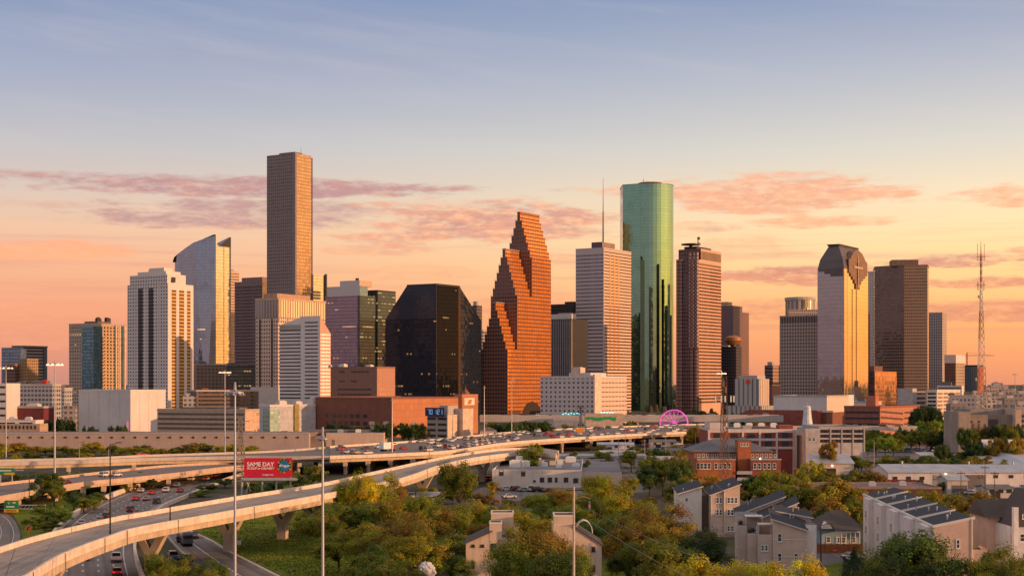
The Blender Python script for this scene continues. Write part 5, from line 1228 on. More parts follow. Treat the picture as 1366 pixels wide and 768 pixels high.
# tapering white and blue tank tower
D0 = 760; r = thing('water_tower', 'slender tapering white tower with a pale blue base ring', 'tower', (X(1077, D0), D0, 0))
b = MB(); b.cyl(0,0,Zv(565,D0),Zv(543,D0),2.6,1.7,14); b.cyl(0,0,Zv(543,D0),Zv(541,D0),1.9,1.2,14); obj('shaft', b, plain('tank_white', (.52,.55,.6,1), .5), r)
b = MB(); b.cyl(0,0,0,Zv(569,D0),2.2,2.2,14); b.cyl(0,0,Zv(569,D0),Zv(565,D0),3.1,2.7,14); obj('base_ring', b, plain('tank_blue', (.12,.42,.6,1), .5), r)
b = MB(); b.tube((0,0,Zv(541,D0)),(0,0,Zv(537,D0)),.2,.1); obj('spike', b, steel, r)
# grey parking structure
Bq = Bld('parking_garage', 'grey parking garage with rows of dark openings beside the parking lot', 'parking garage', 1074, 690, 0)
x1 = Bq.xu(1153); zt = Bq.z(571); xs_ = Bq.xu(1093)
Bq.box('blank_block', 0, xs_, -.5, 20, 0, zt, plain('mid_grey2', (.44,.41,.41,1), .8, streak=.2)); Bq.box('garage_body', xs_, x1, 0, 40, 0, zt, plain('garage_grey', (.50,.45,.42,1), .8, streak=.25)); Bq.parapet(xs_, x1, 0, 40, zt, concrete, .8)
for vv in (577, 583.5, 590):
    for k in range(4): 
        w_ = (x1-xs_)/4
        b = MB(); b.box(.4, w_-.4, -.08, .1, 0, 1.5); obj('garage_opening', b, dark_glass, Bq.root, (xs_+w_*k, 0, Bq.z(vv)))
for k in range(5): Bq.box('garage_column', xs_+(x1-xs_)*k/4-.3, xs_+(x1-xs_)*k/4+.3, -.25, .1, 0, zt, concrete)
for k, vv in ((.3,588),(.6,588)): window(Bq.root, (xs_*k, -.52, Bq.z(vv)), 1.2, 1.6)
# warehouses on the right
def shed(name, label, u0, u1, vb, vt, dep, yaw, wall, roofm, end=None, rise=1.5, doors=(), nwin=0, cat='warehouse'):
    D = Dg(vb); Bz = Bld(name, label, cat, u0, D, yaw); x1 = Bz.xu(u1); zt = Bz.z(vt)
    b = MB(); b.prism([(0,0),(x1,0),(x1,dep),(0,dep)], 0, zt, 0, 0)
    for xx in (0, x1):
        P = [(xx,0,zt),(xx,dep,zt),(xx,dep/2,zt+rise)]; b.q(P if xx else P[::-1], 1 if xx and end else 0)
    obj('shed_body', b, [wall, end or wall], Bz.root)
    b = MB(); b.extr([(-.4,-.5,zt-.1),(-.4,dep/2,zt+rise),(-.4,dep+.5,zt-.1),(-.4,dep+.5,zt+.15),(-.4,dep/2,zt+rise+.25),(-.4,-.5,zt+.15)], (x1+.8,0,0)); obj('roof', b, roofm, Bz.root)
    for (uu, w_, h_, mm) in doors: Bz.box('loading_door', Bz.xu(uu)-w_/2, Bz.xu(uu)+w_/2, -.08, .1, 0, h_, mm)
    for i in range(nwin): window(Bz.root, (x1*(i+.5)/nwin, -.02, zt*.62), 1.6, 1.0, 0, dark_metal)
    for i in range(int(x1/16)): 
        b = MB(); b.cyl(0,0,0,1.0,.3,.3,8); b.cyl(0,0,1.0,1.35,.55,.3,8); obj('roof_vent', b, steel, Bz.root, (8+16*i, dep*.5, zt+rise))
    return Bz, x1, zt
metal_roof = plain('metal_roof', (.40,.41,.45,1), .5, .25, var=.2, scale=.25, streak=.2); siding = plain('pale_siding', (.50,.46,.43,1), .75, var=.12, scale=.3, streak=.4)
sidew = plain('white_siding', (.66,.62,.60,1), .75, var=.12, scale=.3, streak=.4)
s_, x1, zt = shed('warehouse', 'low grey warehouse with a sunlit gabled end, behind the brick chimney', 1079, 1139, 633, 618, 24, 0, siding, metal_roof, plain('gable_lit', (.62,.47,.36,1)), 3, ((1100, 9, 2.6, dark_metal),))
b = MB(); b.sphere((0,0,0), .3, 8, 5); obj('wall_lamp', b, glow('lamp_orange', (1,.42,.2,1), 8), s_.root, (s_.xu(1110), -.5, zt-.8))
s_, x1, zt = shed('warehouse', 'long white warehouse with a grey roof and red trailer parked at its wall', 1185, 1275, 654, 630, 26, 0, sidew, metal_roof, None, 2, ((1226, 3, 3.6, dark_metal), (1262, 9, 5.5, plain('roller_door', (.36,.33,.32,1)))), 5)
b = MB(); b.sphere((0,0,0), .3, 8, 5); obj('wall_lamp', b, glow('lamp_orange2', (1,.40,.16,1), 9), s_.root, (s_.xu(1261), -.5, zt-.5))
s_, x1, zt = shed('warehouse', 'pale warehouse continuing along the right edge beyond the white warehouse', 1277, 1400, 648, 630, 26, 0, sidew, metal_roof, None, 2, ((1300, 8, 4, roof_grey),), 6)
s_, x1, zt = shed('warehouse', 'small grey metal shed joined to the end of the white warehouse', 1264, 1291, 659, 640, 12, 0, siding, metal_roof, None, 1.2, ((1280, 5, 3, roof_grey),))
r = thing('trailer', 'dark red box trailer parked against the long white warehouse', 'trailer', (X(1205, 500), Dg(655), 0))
b = MB(); b.box(-5, 5, -1.2, 1.2, 1.1, 3.9); obj('box_body', b, plain('trailer_red', (.32,.02,.04,1), .5), r)
b = MB(); [b.tube((xx,-1.2,.5),(xx,1.2,.5),.5,None,10) for xx in (-4,-2.9,3.8)]; obj('wheels', b, dark_metal, r)
# long dark brick wall building, tent hall, concrete ruin
Bq = Bld('brick_building', 'long low dark brick building behind the right-hand white townhouses', 'building', 1062, Dg(688), 0)
bw = plain('umber_brick', (.105,.05,.04,1), .9, var=.2, scale=.5, streak=.3); x1 = Bq.xu(1256); zt = Bq.z(651)
Bq.box('wall_body', 0, x1, 0, 22, 0, zt, bw, plain('brick_bldg_roof', (.17,.12,.11,1), .85, var=.3, scale=.1)); Bq.parapet(0, x1, 0, 22, zt, plain('brick_coping', (.25,.17,.14,1)), .3)
for u_ in range(1075, 1250, 22): window(Bq.root, (Bq.xu(u_), -.02, zt*.4), 1.6, 1.6, 0, dark_metal)
for i in range(4): Bq.unit(4+9*i, 9+2*(i%2), zt, 2.0, 1.6, 1.1, steel)
D0 = Dg(618, 0); r = thing('tent_hall', 'large hall with a sweeping pale blue-grey roof at the right edge', 'hall', (X(1300, 640), 640, 0)); zt = Zv(593, 640)
x1 = X(1420, 640)-X(1300, 640); xs_ = X(1339, 640)-X(1300, 640)
b = MB(); b.q([(xs_,30,zt),(x1,30,zt),(x1,-30,zt-6),(xs_*.9,-34,zt-6.5)][::-1]); b.q([(xs_,30,zt),(xs_*.9,-34,zt-6.5),(-6,-22,zt-7.0),(xs_*.5,18,zt-3.2)][::-1]); b.q([(xs_,30,zt),(xs_*.5,18,zt-3.2),(-6,-22,zt-7.0),(-4,-10,zt-7),(xs_,36,zt-4)])
for i in range(len(b.f)):
    f = b.f[i]; 
    if (b.v[f[1]]-b.v[f[0]]).cross(b.v[f[2]]-b.v[f[1]]).z < 0: b.f[i] = f[::-1]; b.u[i] = b.u[i][::-1]
obj('sweeping_roof', b, plain('tent_grey', (.42,.44,.50,1), .5, var=.08, scale=.1), r)
b = MB(); b.box(xs_, x1, 30, 31, zt-.8, zt+1.2); b.box(xs_-.6, xs_, -30, 31, zt-8, zt-6.2); obj('roof_edge', b, white_wall, r)
b = MB(); b.box(0, x1, -20, 29, 0, zt-7.4); obj('hall_wall', b, plain('hall_wall', (.15,.14,.15,1)), r)
Bq = Bld('concrete_building', 'abandoned bare concrete building with hollow openings near the lattice mast', 'building', 1277, 760, 0)
ruin = plain('bare_concrete', (.30,.25,.215,1), .9, var=.25, scale=.15, streak=.6)
xa = Bq.xu(1293); Bq.box('left_block', 0, xa, -2, 24, 0, Bq.z(549), ruin); Bq.box('middle_block', xa, Bq.xu(1352), 2, 26, 0, Bq.z(553), plain('bare_concrete2', (.26,.21,.18,1), .9, var=.25, scale=.15, streak=.6)); Bq.box('rear_block', Bq.xu(1306), Bq.xu(1380), 14, 40, 0, Bq.z(546), ruin)
Bq.box('stair_core', Bq.xu(1352), Bq.xu(1360), -3, 20, 0, Bq.z(545.5), plain('core_peach', (.48,.37,.3,1), .9, streak=.4)); Bq.box('right_block', Bq.xu(1360), Bq.xu(1400), 0, 22, 0, Bq.z(551), ruin)
for u0, u1, v0, v1 in ((1295,1299,561,564),(1306,1309,561,564),(1320,1333,559,572),(1336,1344,566,571),(1362,1366,553,557),(1362,1366,559,563),(1362,1366,566,570),(1312,1318,574,580)):
    b = MB(); b.box(Bq.xu(u0), Bq.xu(u1), 1.9 if u0 < 1352 else -.1, 2.3 if u0 < 1352 else .3, Bq.z(v1), Bq.z(v0)); obj('opening', b, dark_metal if u0 != 1320 else plain('ruin_dark', (.07,.06,.075,1)), Bq.root)
for i in range(4): Bq.box('rust_brace', Bq.xu(1300+8*i), Bq.xu(1300.8+8*i), 1.6, 1.9, 0, Bq.z(565), plain('rust%d' % i, (.3,.08,.04,1)))

# tan warehouse and small things beside the elevated freeway
Bq = Bld('warehouse', 'tan flat warehouse with a sunlit long side beside the elevated freeway', 'warehouse', 435, 850, 0)
Bq.box('left_part', 0-12, Bq.xu(435), 0, 14, 0, Bq.z(581), plain('tan_dull', (.36,.29,.26,1), .8, streak=.3)); Bq.box('building_body', .05, Bq.xu(512), -1, 22, 0, Bq.z(577), plain('tan_lit', (.56,.42,.33,1), .8, var=.1, streak=.3)); Bq.box('upper_edge', -12, Bq.xu(490), 8, 22, Bq.z(577)-.5, Bq.z(574), roof_grey)
Bq.box('door', Bq.xu(443), Bq.xu(447), -1.08, -.9, 0, Bq.z(586), plain('door_tan', (.25,.18,.14,1))); Bq.unit(6, 4, Bq.z(577), 3, 3, 1.6); Bq.unit(16, 6, Bq.z(577), 3, 3, 1.6, white_metal)
# grey-white shop with green door and neighbours below the striped tower
T = Tw('low_building', 'white and grey low building with a teal upper corner below the white striped tower', 'building', 345, 360, 421, 541, 1020, 50)
T.box('building_body', 0, T.wr, 0, T.wl, 0, T.h, plain('grey_panel', (.46,.45,.49,1))); T.box('teal_corner', -.2, 8, -.3, T.wl*.6, 4, T.h-2, facade('teal_panel', (.3,.4,.38,1), (.1,.2,.2,1), 3, 3, .6, .6, .4, .2)); T.box('ochre_fin', T.wr*.52, T.wr*.62, -1, 4, 0, T.h+1, plain('ochre_fin', (.28,.22,.07,1))); T.box('gate', T.wr*.25, T.wr*.38, -.3, .2, 0, 4, dark_metal); T.parapet(0,T.wr,0,T.wl,T.h,white_wall,.8)
T.units([(10,4,6,5,3),(24,5,5,4,2.5),(36,3,4,4,5)], T.h, white_wall)
T = Tw('low_building', 'dim brown mid-rise behind the white residential tower', 'office building', 258, 262, 302, 486, 1560, 60)
T.box('building_body', 0, T.wr, 0, 30, 0, T.h, facade('dim_brown', (.26,.19,.15,1), (.14,.10,.09,1), 4, 3.8, .6, .5, .3, .3)); T.units([(4,4,8,6,3)], T.h); T.parapet(0,T.wr,0,30,T.h,concrete,.8)
T = Tw('office_building', 'dark blue low glass building behind the tan parking garage', 'office building', 296, 300, 342, 489, 1620, 60)
T.box('building_body', 0, T.wr, 0, 40, 0, T.h, facade('navy_low', (.05,.06,.075,1), (.08,.10,.13,1), 3, 4, .7, .6, .5, .2, lit=.05)); T.units([(6,4,10,8,4),(22,6,6,6,3)], T.h); T.parapet(0,T.wr,0,40,T.h,dark_metal,.8)
T = Tw('parking_deck', 'dim stacked parking deck behind the tan parking garage', 'parking garage', 252, 262, 345, 521, 1300, 62)
T.box('building_body', 0, T.wr, 0, 30, 0, T.h, plain('dim_deck', (.15,.11,.10,1))); T.bandsR('deck_opening', 2, T.wr-2, ladder(6, T.h, 7), 1.7, dark_glass); T.units([(6,4,6,6,2),(26,6,8,5,2)], T.h, plain('maroon_unit', (.2,.05,.05,1))); T.parapet(0,T.wr,0,30,T.h,concrete,.7)
# small pavilions along the viaduct: grey-blue shed and tan hall with a green banner
Bq = Bld('low_building', 'grey-blue low hall with cyan lights on its roof under the viaduct', 'building', 738, 1085, 0)
Bq.box('building_body', 0, Bq.xu(771), 0, 10, 0, Bq.z(560), plain('blue_grey_hall', (.24,.25,.31,1))); Bq.parapet(0, Bq.xu(771), 0, 10, Bq.z(560), steel, .6)
b = MB(); [b.sphere((i*2.0,0,.5*(i%2)), .8, 8, 5, sz=.6) for i in range(7)]; obj('roof_lights', b, glow('cyan_light', (.12,.8,.95,1), 1.0), Bq.root, (Bq.xu(751), -.5, Bq.z(552)))
Bq = Bld('low_building', 'tan low hall with a wavy green banner across its front', 'building', 781, 1085, 0)
Bq.box('building_body', 0, Bq.xu(831), 0, 12, 0, Bq.z(551.5), plain('tan_hall', (.50,.38,.30,1)))
b = MB(); n_ = 16; xx = Bq.xu(822)
for i in range(n_):
    f0, f1 = i/n_, (i+1)/n_; w0_ = math.sin(f0*11)*.6; w1_ = math.sin(f1*11)*.6
    b.extr([(xx*f0, -.3, Bq.z(560)+w0_*1.0+.2*math.cos(f0*31)), (xx*f1, -.3, Bq.z(560)+w1_+.2*math.cos(f1*31)), (xx*f1, -.3, Bq.z(556)+w1_*.4), (xx*f0, -.3, Bq.z(556)+w0_*.4)][::-1], (0,.25,0))
obj('green_banner', b, plain('banner_green', (.03,.30,.10,1), .6), Bq.root); b = MB(); [b.sphere((i*2.0,0,0), .8, 8, 5, sz=.7) for i in range(5)]; obj('roof_lights', b, glow('pale_cyan', (.35,.9,.9,1), .9), Bq.root, (Bq.xu(802), -.5, Bq.z(550)))
# small white gatehouses left of centre
for (u0, u1, vb, vt, D, lab) in ((640,662,584,574,890,'small cream walled yard building beside the elevated freeway'), (655,668,580,569,930,'tiny pale pink house with a gabled front beside the elevated freeway')):
    Bq = Bld('house', lab, 'house', u0, D, 0); x1 = Bq.xu(u1); zt = Bq.z(vt)
    Bq.box('house_wall', 0, x1, 0, 8, 0, zt, plain('pale_house', (.52,.40,.33,1)))
    b = MB(); b.extr([(-.3,-.4,zt-.1),(x1+.3,-.4,zt-.1),(x1/2,-.4,zt+2)], (0,8.8,0)); obj('roof', b, roof_grey, Bq.root); window(Bq.root, (x1*.5,-.02,1.5), 1.4, 1.6)
for i, u_ in enumerate((496, 515, 552)):
    D = 930; r = thing('column', ['pale square stone column, leftmost before the long brick building', 'pale square stone column, middle one before the long brick building', 'pale square stone column nearest the digit display office'][i], 'column', (X(u_, D), D, 0), group='stone columns before the brick building')
    b = MB(); b.box(-1.1, 1.1, -1.1, 1.1, 0, Zv(566, D)); obj('shaft', b, concrete, r); b = MB(); b.box(-1.6, 1.6, -1.6, 1.6, Zv(566, D), Zv(562, D)); obj('capital', b, plain('cap_peach', (.58,.44,.36,1)), r)
# church gable and trees hidden behind the brick building
T = Tw('church', 'small dark red spired gable peeking above the long brick building', 'church', 615, 621, 627, 525, 1150)
T.box('gable_wall', 0, T.wr, 0, T.wl, 0, T.h, brickd); b = MB(); b.prism([(0,0),(T.wr,0),(T.wr,T.wl),(0,T.wl)], T.h, T.z(518), 0, 0, [(T.wr*.45,T.wl*.45),(T.wr*.55,T.wl*.45),(T.wr*.55,T.wl*.55),(T.wr*.45,T.wl*.55)]); b.tube((T.wr*.5,T.wl*.5,T.z(518)),(T.wr*.5,T.wl*.5,T.z(513)),.5,.1); obj('spire', b, brickd, T.root)

# small sheds scattered through the yards
for (u0, u1, vb, vt, dep, wl, rf_, lab) in ((798,846,602,593,16,sidew,metal_roof,'long white rail yard shed behind the canopy roofs'),(866,908,611,601,14,siding,roof_grey,'grey flat shed between trees left of the hipped brick building'),(1096,1136,611,603,16,siding,metal_roof,'low pale shed at the near edge of the parking lot'),(1228,1276,616,607,18,siding,metal_roof,'low pale shed right of the parking lot below the concrete ruin'),(1150,1182,623,615,14,sidew,roof_grey,'small white shed between the parking lot and the long white warehouse'),(556,590,672,662,10,siding,metal_roof,'small pale roofed shed among the autumn trees left of the tan shed'),(1318,1352,664,652,12,siding,roof_grey,'small grey shed below the pale warehouse at the right edge'),(830,862,588,581,14,sidew,metal_roof,'small white shed under the near edge of the elevated freeway'),(868,902,598,589,14,creamr,roof_grey,'peach walled yard building left of the lattice phone tower')):
    shed('shed', lab, u0, u1, vb, vt, dep, 0, wl, rf_, None, .9, ((u0+(u1-u0)*.3, 3, 2.4, dark_metal),), 3, 'shed')
for (u0, u1, vb, lab) in ((790,925,607.5,'long grey chain fence along the rail yard'),(1090,1300,613,'long pale fence along the near side of the parking lot'),(1060,1250,662,'dark board fence before the long dark brick building')):
    D0 = Dg(vb); r = thing('fence', lab, 'fence', (X(u0, D0), D0, 0)); L_ = X(u1, D0)-X(u0, D0)
    b = MB(); b.box(0, L_, -.04, .04, .2, 2.0); obj('fence_panel', b, plain('fence_panel', (.24,.2,.17,1), .85, var=.3, scale=.5), r)
    b = MB(); b.box(-.08,.08,-.1,.1,0,2.2); o = None
    for i in range(int(L_/5)+1): o = obj('fence_post', b, steel, r, (i*5,0,0)) if o is None else again(o, (i*5,0,0))
# ------------------------------------------------------------------ near houses
def siding_mat(name, col, pitch=.22, streak=.25):
    m, k, p = newmat(name); t = k.new('ShaderNodeTexCoord'); v = t.outputs['Object']; sx, sy, sz = k.sep(v)
    fr = k.m('FRACT', k.m('DIVIDE', sz, pitch)); n1 = k.noise(v, .5, 5, .6)
    st = k.noise(k.xyz(k.m('MULTIPLY', sx, 1.5), k.m('MULTIPLY', sy, 1.5), k.m('MULTIPLY', sz, .1)), 1.0, 4, .6)
    c = k.mix(k.ss(n1, .3, .7), dim(col, .9), dim(col, 1.08)); c = k.mix(k.m('MULTIPLY', k.m('LESS_THAN', fr, .12), .35), c, dim(col, .55)); c = k.mix(k.m('MULTIPLY', k.ss(st, .5, .8), streak), c, dim(col, .6))
    k.put(p.inputs['Base Color'], c); p.inputs['Roughness'].default_value = .75; p.inputs['Specular IOR Level'].default_value = .3
    return m
tan_s = siding_mat('tan_siding', (.60,.46,.37,1)); white_s = siding_mat('pale_lap_siding', (.76,.69,.65,1)); grey_s = siding_mat('grey_lap_siding', (.54,.44,.39,1)); pink_s = siding_mat('pink_siding', (.56,.41,.34,1))
def shingle(name, col):
    m, k, p = newmat(name); t = k.new('ShaderNodeTexCoord'); v = t.outputs['Object']
    n1 = k.noise(v, .35, 5, .6); n2 = k.noise(v, 4.0, 3, .6)
    c = k.mix(k.m('ADD', k.m('MULTIPLY', n1, .5), k.m('MULTIPLY', n2, .5)), dim(col, .55), dim(col, 1.5))
    k.put(p.inputs['Base Color'], c); p.inputs['Roughness'].default_value = .85; p.inputs['Specular IOR Level'].default_value = .25
    return m
shing = shingle('charcoal_shingle', (.045,.047,.058,1)); shing_b = shingle('brown_shingle', (.085,.07,.065,1))
trim = plain('cream_trim', (.66,.60,.55,1), .6, var=.06)
def mono(Bq, part, x0, x1, y0, y1, zl, zr, wall, roofm=None, z0=0, over=.35, rise=.9, vents=2, seed=1):
    """unit with a single-pitch roof: height zl along x0, zr along x1"""
    b = MB(); b.prism([(x0,y0),(x1,y0),(x1,y1),(x0,y1)], z0, [zl,zr,zr+rise,zl+rise], 0, 0); o = obj(part, b, wall, Bq.root)
    s = (zr-zl)/(x1-x0); a0, a1 = x0-over, x1+over; za, zc_ = zl-s*over, zr+s*over
    b = MB(); P = [(a0,y0-over,za+.06),(a1,y0-over,zc_+.06),(a1,y1+over,zc_+.06+rise),(a0,y1+over,za+.06+rise)]
    b.q([(p[0],p[1],p[2]+.16) for p in P], 0); b.q(P[::-1], 1)
    for i in range(4):
        p, q_ = P[i], P[(i+1)%4]; b.q([p, q_, (q_[0],q_[1],q_[2]+.16), (p[0],p[1],p[2]+.16)], 1)
    ro = obj('roof', b, [roofm or shing, trim], Bq.root)
    b = MB(); b.tube((a0,y0-over-.05,za+.2),(a1,y0-over-.05,zc_+.2),.13,None,4); obj('fascia', b, trim, ro)
    rnd = random.Random(seed)
    for i in range(vents):
        f = rnd.uniform(.2,.8); yy = rnd.uniform(y0+1, y1-1) if y1-y0 > 3 else (y0+y1)/2; xx = x0+(x1-x0)*f; zz = zl+(zr-zl)*f+.2+rise*(yy-y0)/(y1-y0)
        b = MB(); b.cyl(xx,yy,zz-.1,zz+.55,.11,.11,7); b.cyl(xx,yy,zz+.55,zz+.7,.2,.08,7); obj('roof_vent', b, steel, ro)
    return o
# -- two tan/white units by the brick building
D0 = Dg(716); Bq = Bld('townhouse', 'tan three-storey townhouse with a white-walled left half and dark sloping roof', 'house', 908, D0, 0)
xa, xb, xc_ = Bq.xu(938), Bq.xu(949), Bq.xu(987)
mono(Bq, 'white_wing', 0, Bq.xu(939), 4, 15, Bq.z(659,0,4), Bq.z(650,0,4), white_s, seed=2)
Bq.box('link_wall', Bq.xu(939), xb, 5, 14, 0, Bq.z(660,0,5), plain('shade_brown', (.13,.085,.07,1)))
xm = Bq.xu(966)
mono(Bq, 'left_bay', xb, xm, .5, 13, Bq.z(661), Bq.z(655), tan_s, seed=3); mono(Bq, 'right_bay', xm+.02, xc_, 0, 13, Bq.z(654.5), Bq.z(647), tan_s, seed=4)
for v_ in (670, 686): 
    for u_ in (956.8, 961.2): window(Bq.root, (Bq.xu(u_,.5), .47, Bq.z(v_+1)), .68, 1.4)
    for u_ in (972, 976.8, 981.8): window(Bq.root, (Bq.xu(u_), -.03, Bq.z(v_+1)), .74, 1.45)
for u_ in (972, 976.8, 981.8): window(Bq.root, (Bq.xu(u_), -.03, Bq.z(708)), .68, 1.3)
for u_ in (955.5, 963.5): window(Bq.root, (Bq.xu(u_,.5), .47, Bq.z(705)), .55, .75)
window(Bq.root, (Bq.xu(916,4), 3.97, Bq.z(670.5)), .8, .95); b = MB(); b.tube((xm,-.12,0),(xm,-.12,Bq.z(656)),.07,None,5); obj('downpipe', b, trim, Bq.root); b = MB(); b.tube((xb,.3,0),(xb,.3,Bq.z(661)),.07,None,5); obj('downpipe', b, trim, Bq.root)
Bq.box('base_band', xm+.1, xc_-.1, -.25, 0, 0, Bq.z(711), plain('base_grey', (.3,.24,.21,1)))
# -- row with balconies (front unit nearest)
D0 = 286; Bq = Bld('townhouse', 'tan townhouse row stepping back under dark shed roofs, with white-canopied balconies', 'house', 1031, D0, -6)
x1 = Bq.xu(1076); zl, zr = Bq.z(694), Bq.z(708)
mono(Bq, 'front_unit', 0, x1, 0, 7, zl, zr, tan_s, seed=5, vents=2, rise=1.5)
Bq.box('front_annex', x1+.02, x1+2.0, 1.5, 9, 0, Bq.z(700), white_s); mono(Bq, 'second_unit', 1.2, x1+1.6, 7.05, 13, Bq.z(683,0,7), Bq.z(691,0,7), pink_s, seed=6)
mono(Bq, 'third_unit', -2.0, Bq.xu(1062,16), 13.1, 20, Bq.z(687,0,13)-1.0, Bq.z(672,0,13), tan_s, seed=7); mono(Bq, 'rear_unit', -6.0, Bq.xu(1044,24), 20.1, 28, Bq.z(681,0,22)-1, Bq.z(662,0,24), tan_s, seed=8)
Bq.box('balcony_block', -2.8, -.02, .5, 6, 0, Bq.z(719), grey_s); Bq.box('balcony_block', -4.6, -2.82, 2.5, 9, 0, Bq.z(713), grey_s); Bq.box('balcony_block', -6.4, -4.62, 5, 13, 0, Bq.z(704), grey_s); Bq.box('balcony_block', -6.3, -2.0, 9.1, 20, 0, Bq.z(694), grey_s)
for (xx, yy, vv, w_, d_) in ((-2.7, 2.0, 700, 2.6, 3.2), (-4.9, 6.2, 692, 3.4, 3.6)):
    zt = Bq.z(vv); b = MB(); b.box(0, w_, 0, d_, zt-.16, zt); [b.box(a, a+.1, c_, c_+.1, zt-2.3, zt-.16) for a in (0.05, w_-.15) for c_ in (0.05, d_-.15)]; obj('balcony_canopy', b, trim, Bq.root, (xx, yy, 0))
for (xx, yy, zz) in ((-2.2,1.2,Bq.z(719)),(-1.0,2.4,Bq.z(719)),(-4.2,3.4,Bq.z(713)),(-3.6,5,Bq.z(713)),(-5.8,6.4,Bq.z(704))):
    b = MB(); b.sphere((0,0,.45), .45, 8, 6); b.cyl(0,0,0,.25,.3,.34,8); obj('planter', b, plain('planter_dark', (.035,.04,.03,1)), Bq.root, (xx,yy,zz))
for zt in (Bq.z(719),): 
    b = MB(); b.box(-2.8,-.05,.5,.62,zt,zt+.9); b.box(-2.8,-2.7,.62,6,zt,zt+.9); obj('balcony_wall', b, grey_s, Bq.root)
for (u_, v_) in ((1040,722),(1040,748),(1040,770),(1062,748),(1063,770)): window(Bq.root, (Bq.xu(u_), -.03, Bq.z(v_)), .8, 1.6)
for zz in (3.1, 6.3): Bq.box('belt_trim', -.02, x1+.02, -.05, .1, zz, zz+.22, trim)
for (xx, v_) in ((-1.2,735),(-1.9,735),(-1.2,755)): window(Bq.root, (xx, .47, Bq.z(v_)), .6, 1.2)
for yy, zz in ((3, 7.5),(3, 4.5),(8,7.5),(8,4.2),(11,7),(14,7)): window(Bq.root, (-6.43 if yy > 5 else -2.83, yy+.2, zz), .8, 1.2, rad(-90))
b = MB(); b.tube((x1-.1,-.1,0),(x1-.1,-.1,zr),.06,None,5); obj('downpipe', b, trim, Bq.root)
# -- right-hand white row, seen along its facade
Cn = Vector((X(1246, 245), 245, 0)); Fr = Vector((X(1151.5, 318), 318, 0)); d_ = Fr - Cn; Lr = d_.length
r = thing('townhouse', 'row of white townhouses stepping back along one facade, with dark shed roofs', 'house', tuple(Cn), math.atan2(d_.y, d_.x) - rad(90))
class _B: pass
Bq = _B(); Bq.root = r
zc1 = Zv(703, 245); wd = 6.2; zc2 = Zv(689.5, 247)
white_f = plain('white_facade', (.72,.65,.62,1), .8, var=.08, scale=.4, streak=.35)
nU = 5
for i in range(nU):
    y0, y1 = Lr*i/nU, Lr*(i+1)/nU; dz = .25*i*0
    x0 = 0 if i % 2 == 0 else .0
    b = MB(); b.prism([(x0,y0+.02),(wd,y0+.02),(wd,y1-.02),(x0,y1-.02)], 0, [zc1,zc2,zc2,zc1], [1 if i == 0 else 0,0,0,0], 0); obj('unit_wall', b, [white_f, pink_s], r)
    b = MB(); a = .45
    b.q([(x0+.25,y0+.5,zc1+.10),(wd+.3,y0+.5,zc2+.12),(wd+.3,y1-.3,zc2+.12),(x0+.25,y1-.3,zc1+.10)]); ro = obj('roof', b, shing, r)
    b = MB(); b.extr([(x0-.2,y0-.02,zc1-.12),(wd+.4,y0-.02,zc2-.08),(wd+.4,y0-.02,zc2+.34),(x0-.2,y0-.02,zc1+.3)], (0,.5,0)); b.box(x0-.2,x0+.2,y0+.5,y1-.02,zc1-.1,zc1+.25); obj('roof_parapet', b, trim, r)
    rr_ = random.Random(i)
    for k in range(3):
        f = rr_.uniform(.25,.85); b = MB(); b.cyl(0,0,0,.6,.12,.12,7); b.cyl(0,0,.6,.75,.22,.1,7); obj('roof_vent', b, steel, ro, (wd*f, rr_.uniform(y0+2,y1-2), zc1+(zc2-zc1)*f+.1))
    # projecting bay with windows on each storey
    yb0, yb1 = y0+Lr/nU*.12, y0+Lr/nU*.58
    b = MB(); b.box(-.9, -.02, yb0, yb1, 0, zc1-.1); obj('bay', b, white_f, r)
    for zz in (2.0, 5.2, 8.4):
        window(r, (-.93, (yb0+yb1)/2, zz), 1.5, 1.7, rad(-90), trim, bars=2); window(r, (-.03, y0+Lr/nU*.8, zz), .9, 1.5, rad(-90), trim)
for zz in (9.2, 5.9, 2.6): window(r, (wd*.62, -.01, zz), .62, 1.5)
b = MB(); b.box(0, 2.6, .5, 7, 0, 8.2); obj('rear_balcony', b, pink_s, r, (wd+.02, 0, 0)); b = MB(); b.box(0, 2.6, .45, .6, 8.2, 9.0); b.box(2.5, 2.6, .6, 7, 8.2, 9.0); obj('balcony_wall', b, pink_s, r, (wd+.02, 0, 0)); window(r, (wd+1.2, .47, 5.4), 1.0, 1.3)
for i in range(3):
    b = MB(); b.sphere((0,0,.4), .4, 8, 6); obj('planter', b, plain('planter_green', (.03,.035,.02,1)), r, (wd+.6+.6*i, 2+i, 8.2))
b = MB(); b.tube((wd-.1,-.1,0),(wd-.1,-.1,zc2),.06,None,5); obj('downpipe', b, trim, r)
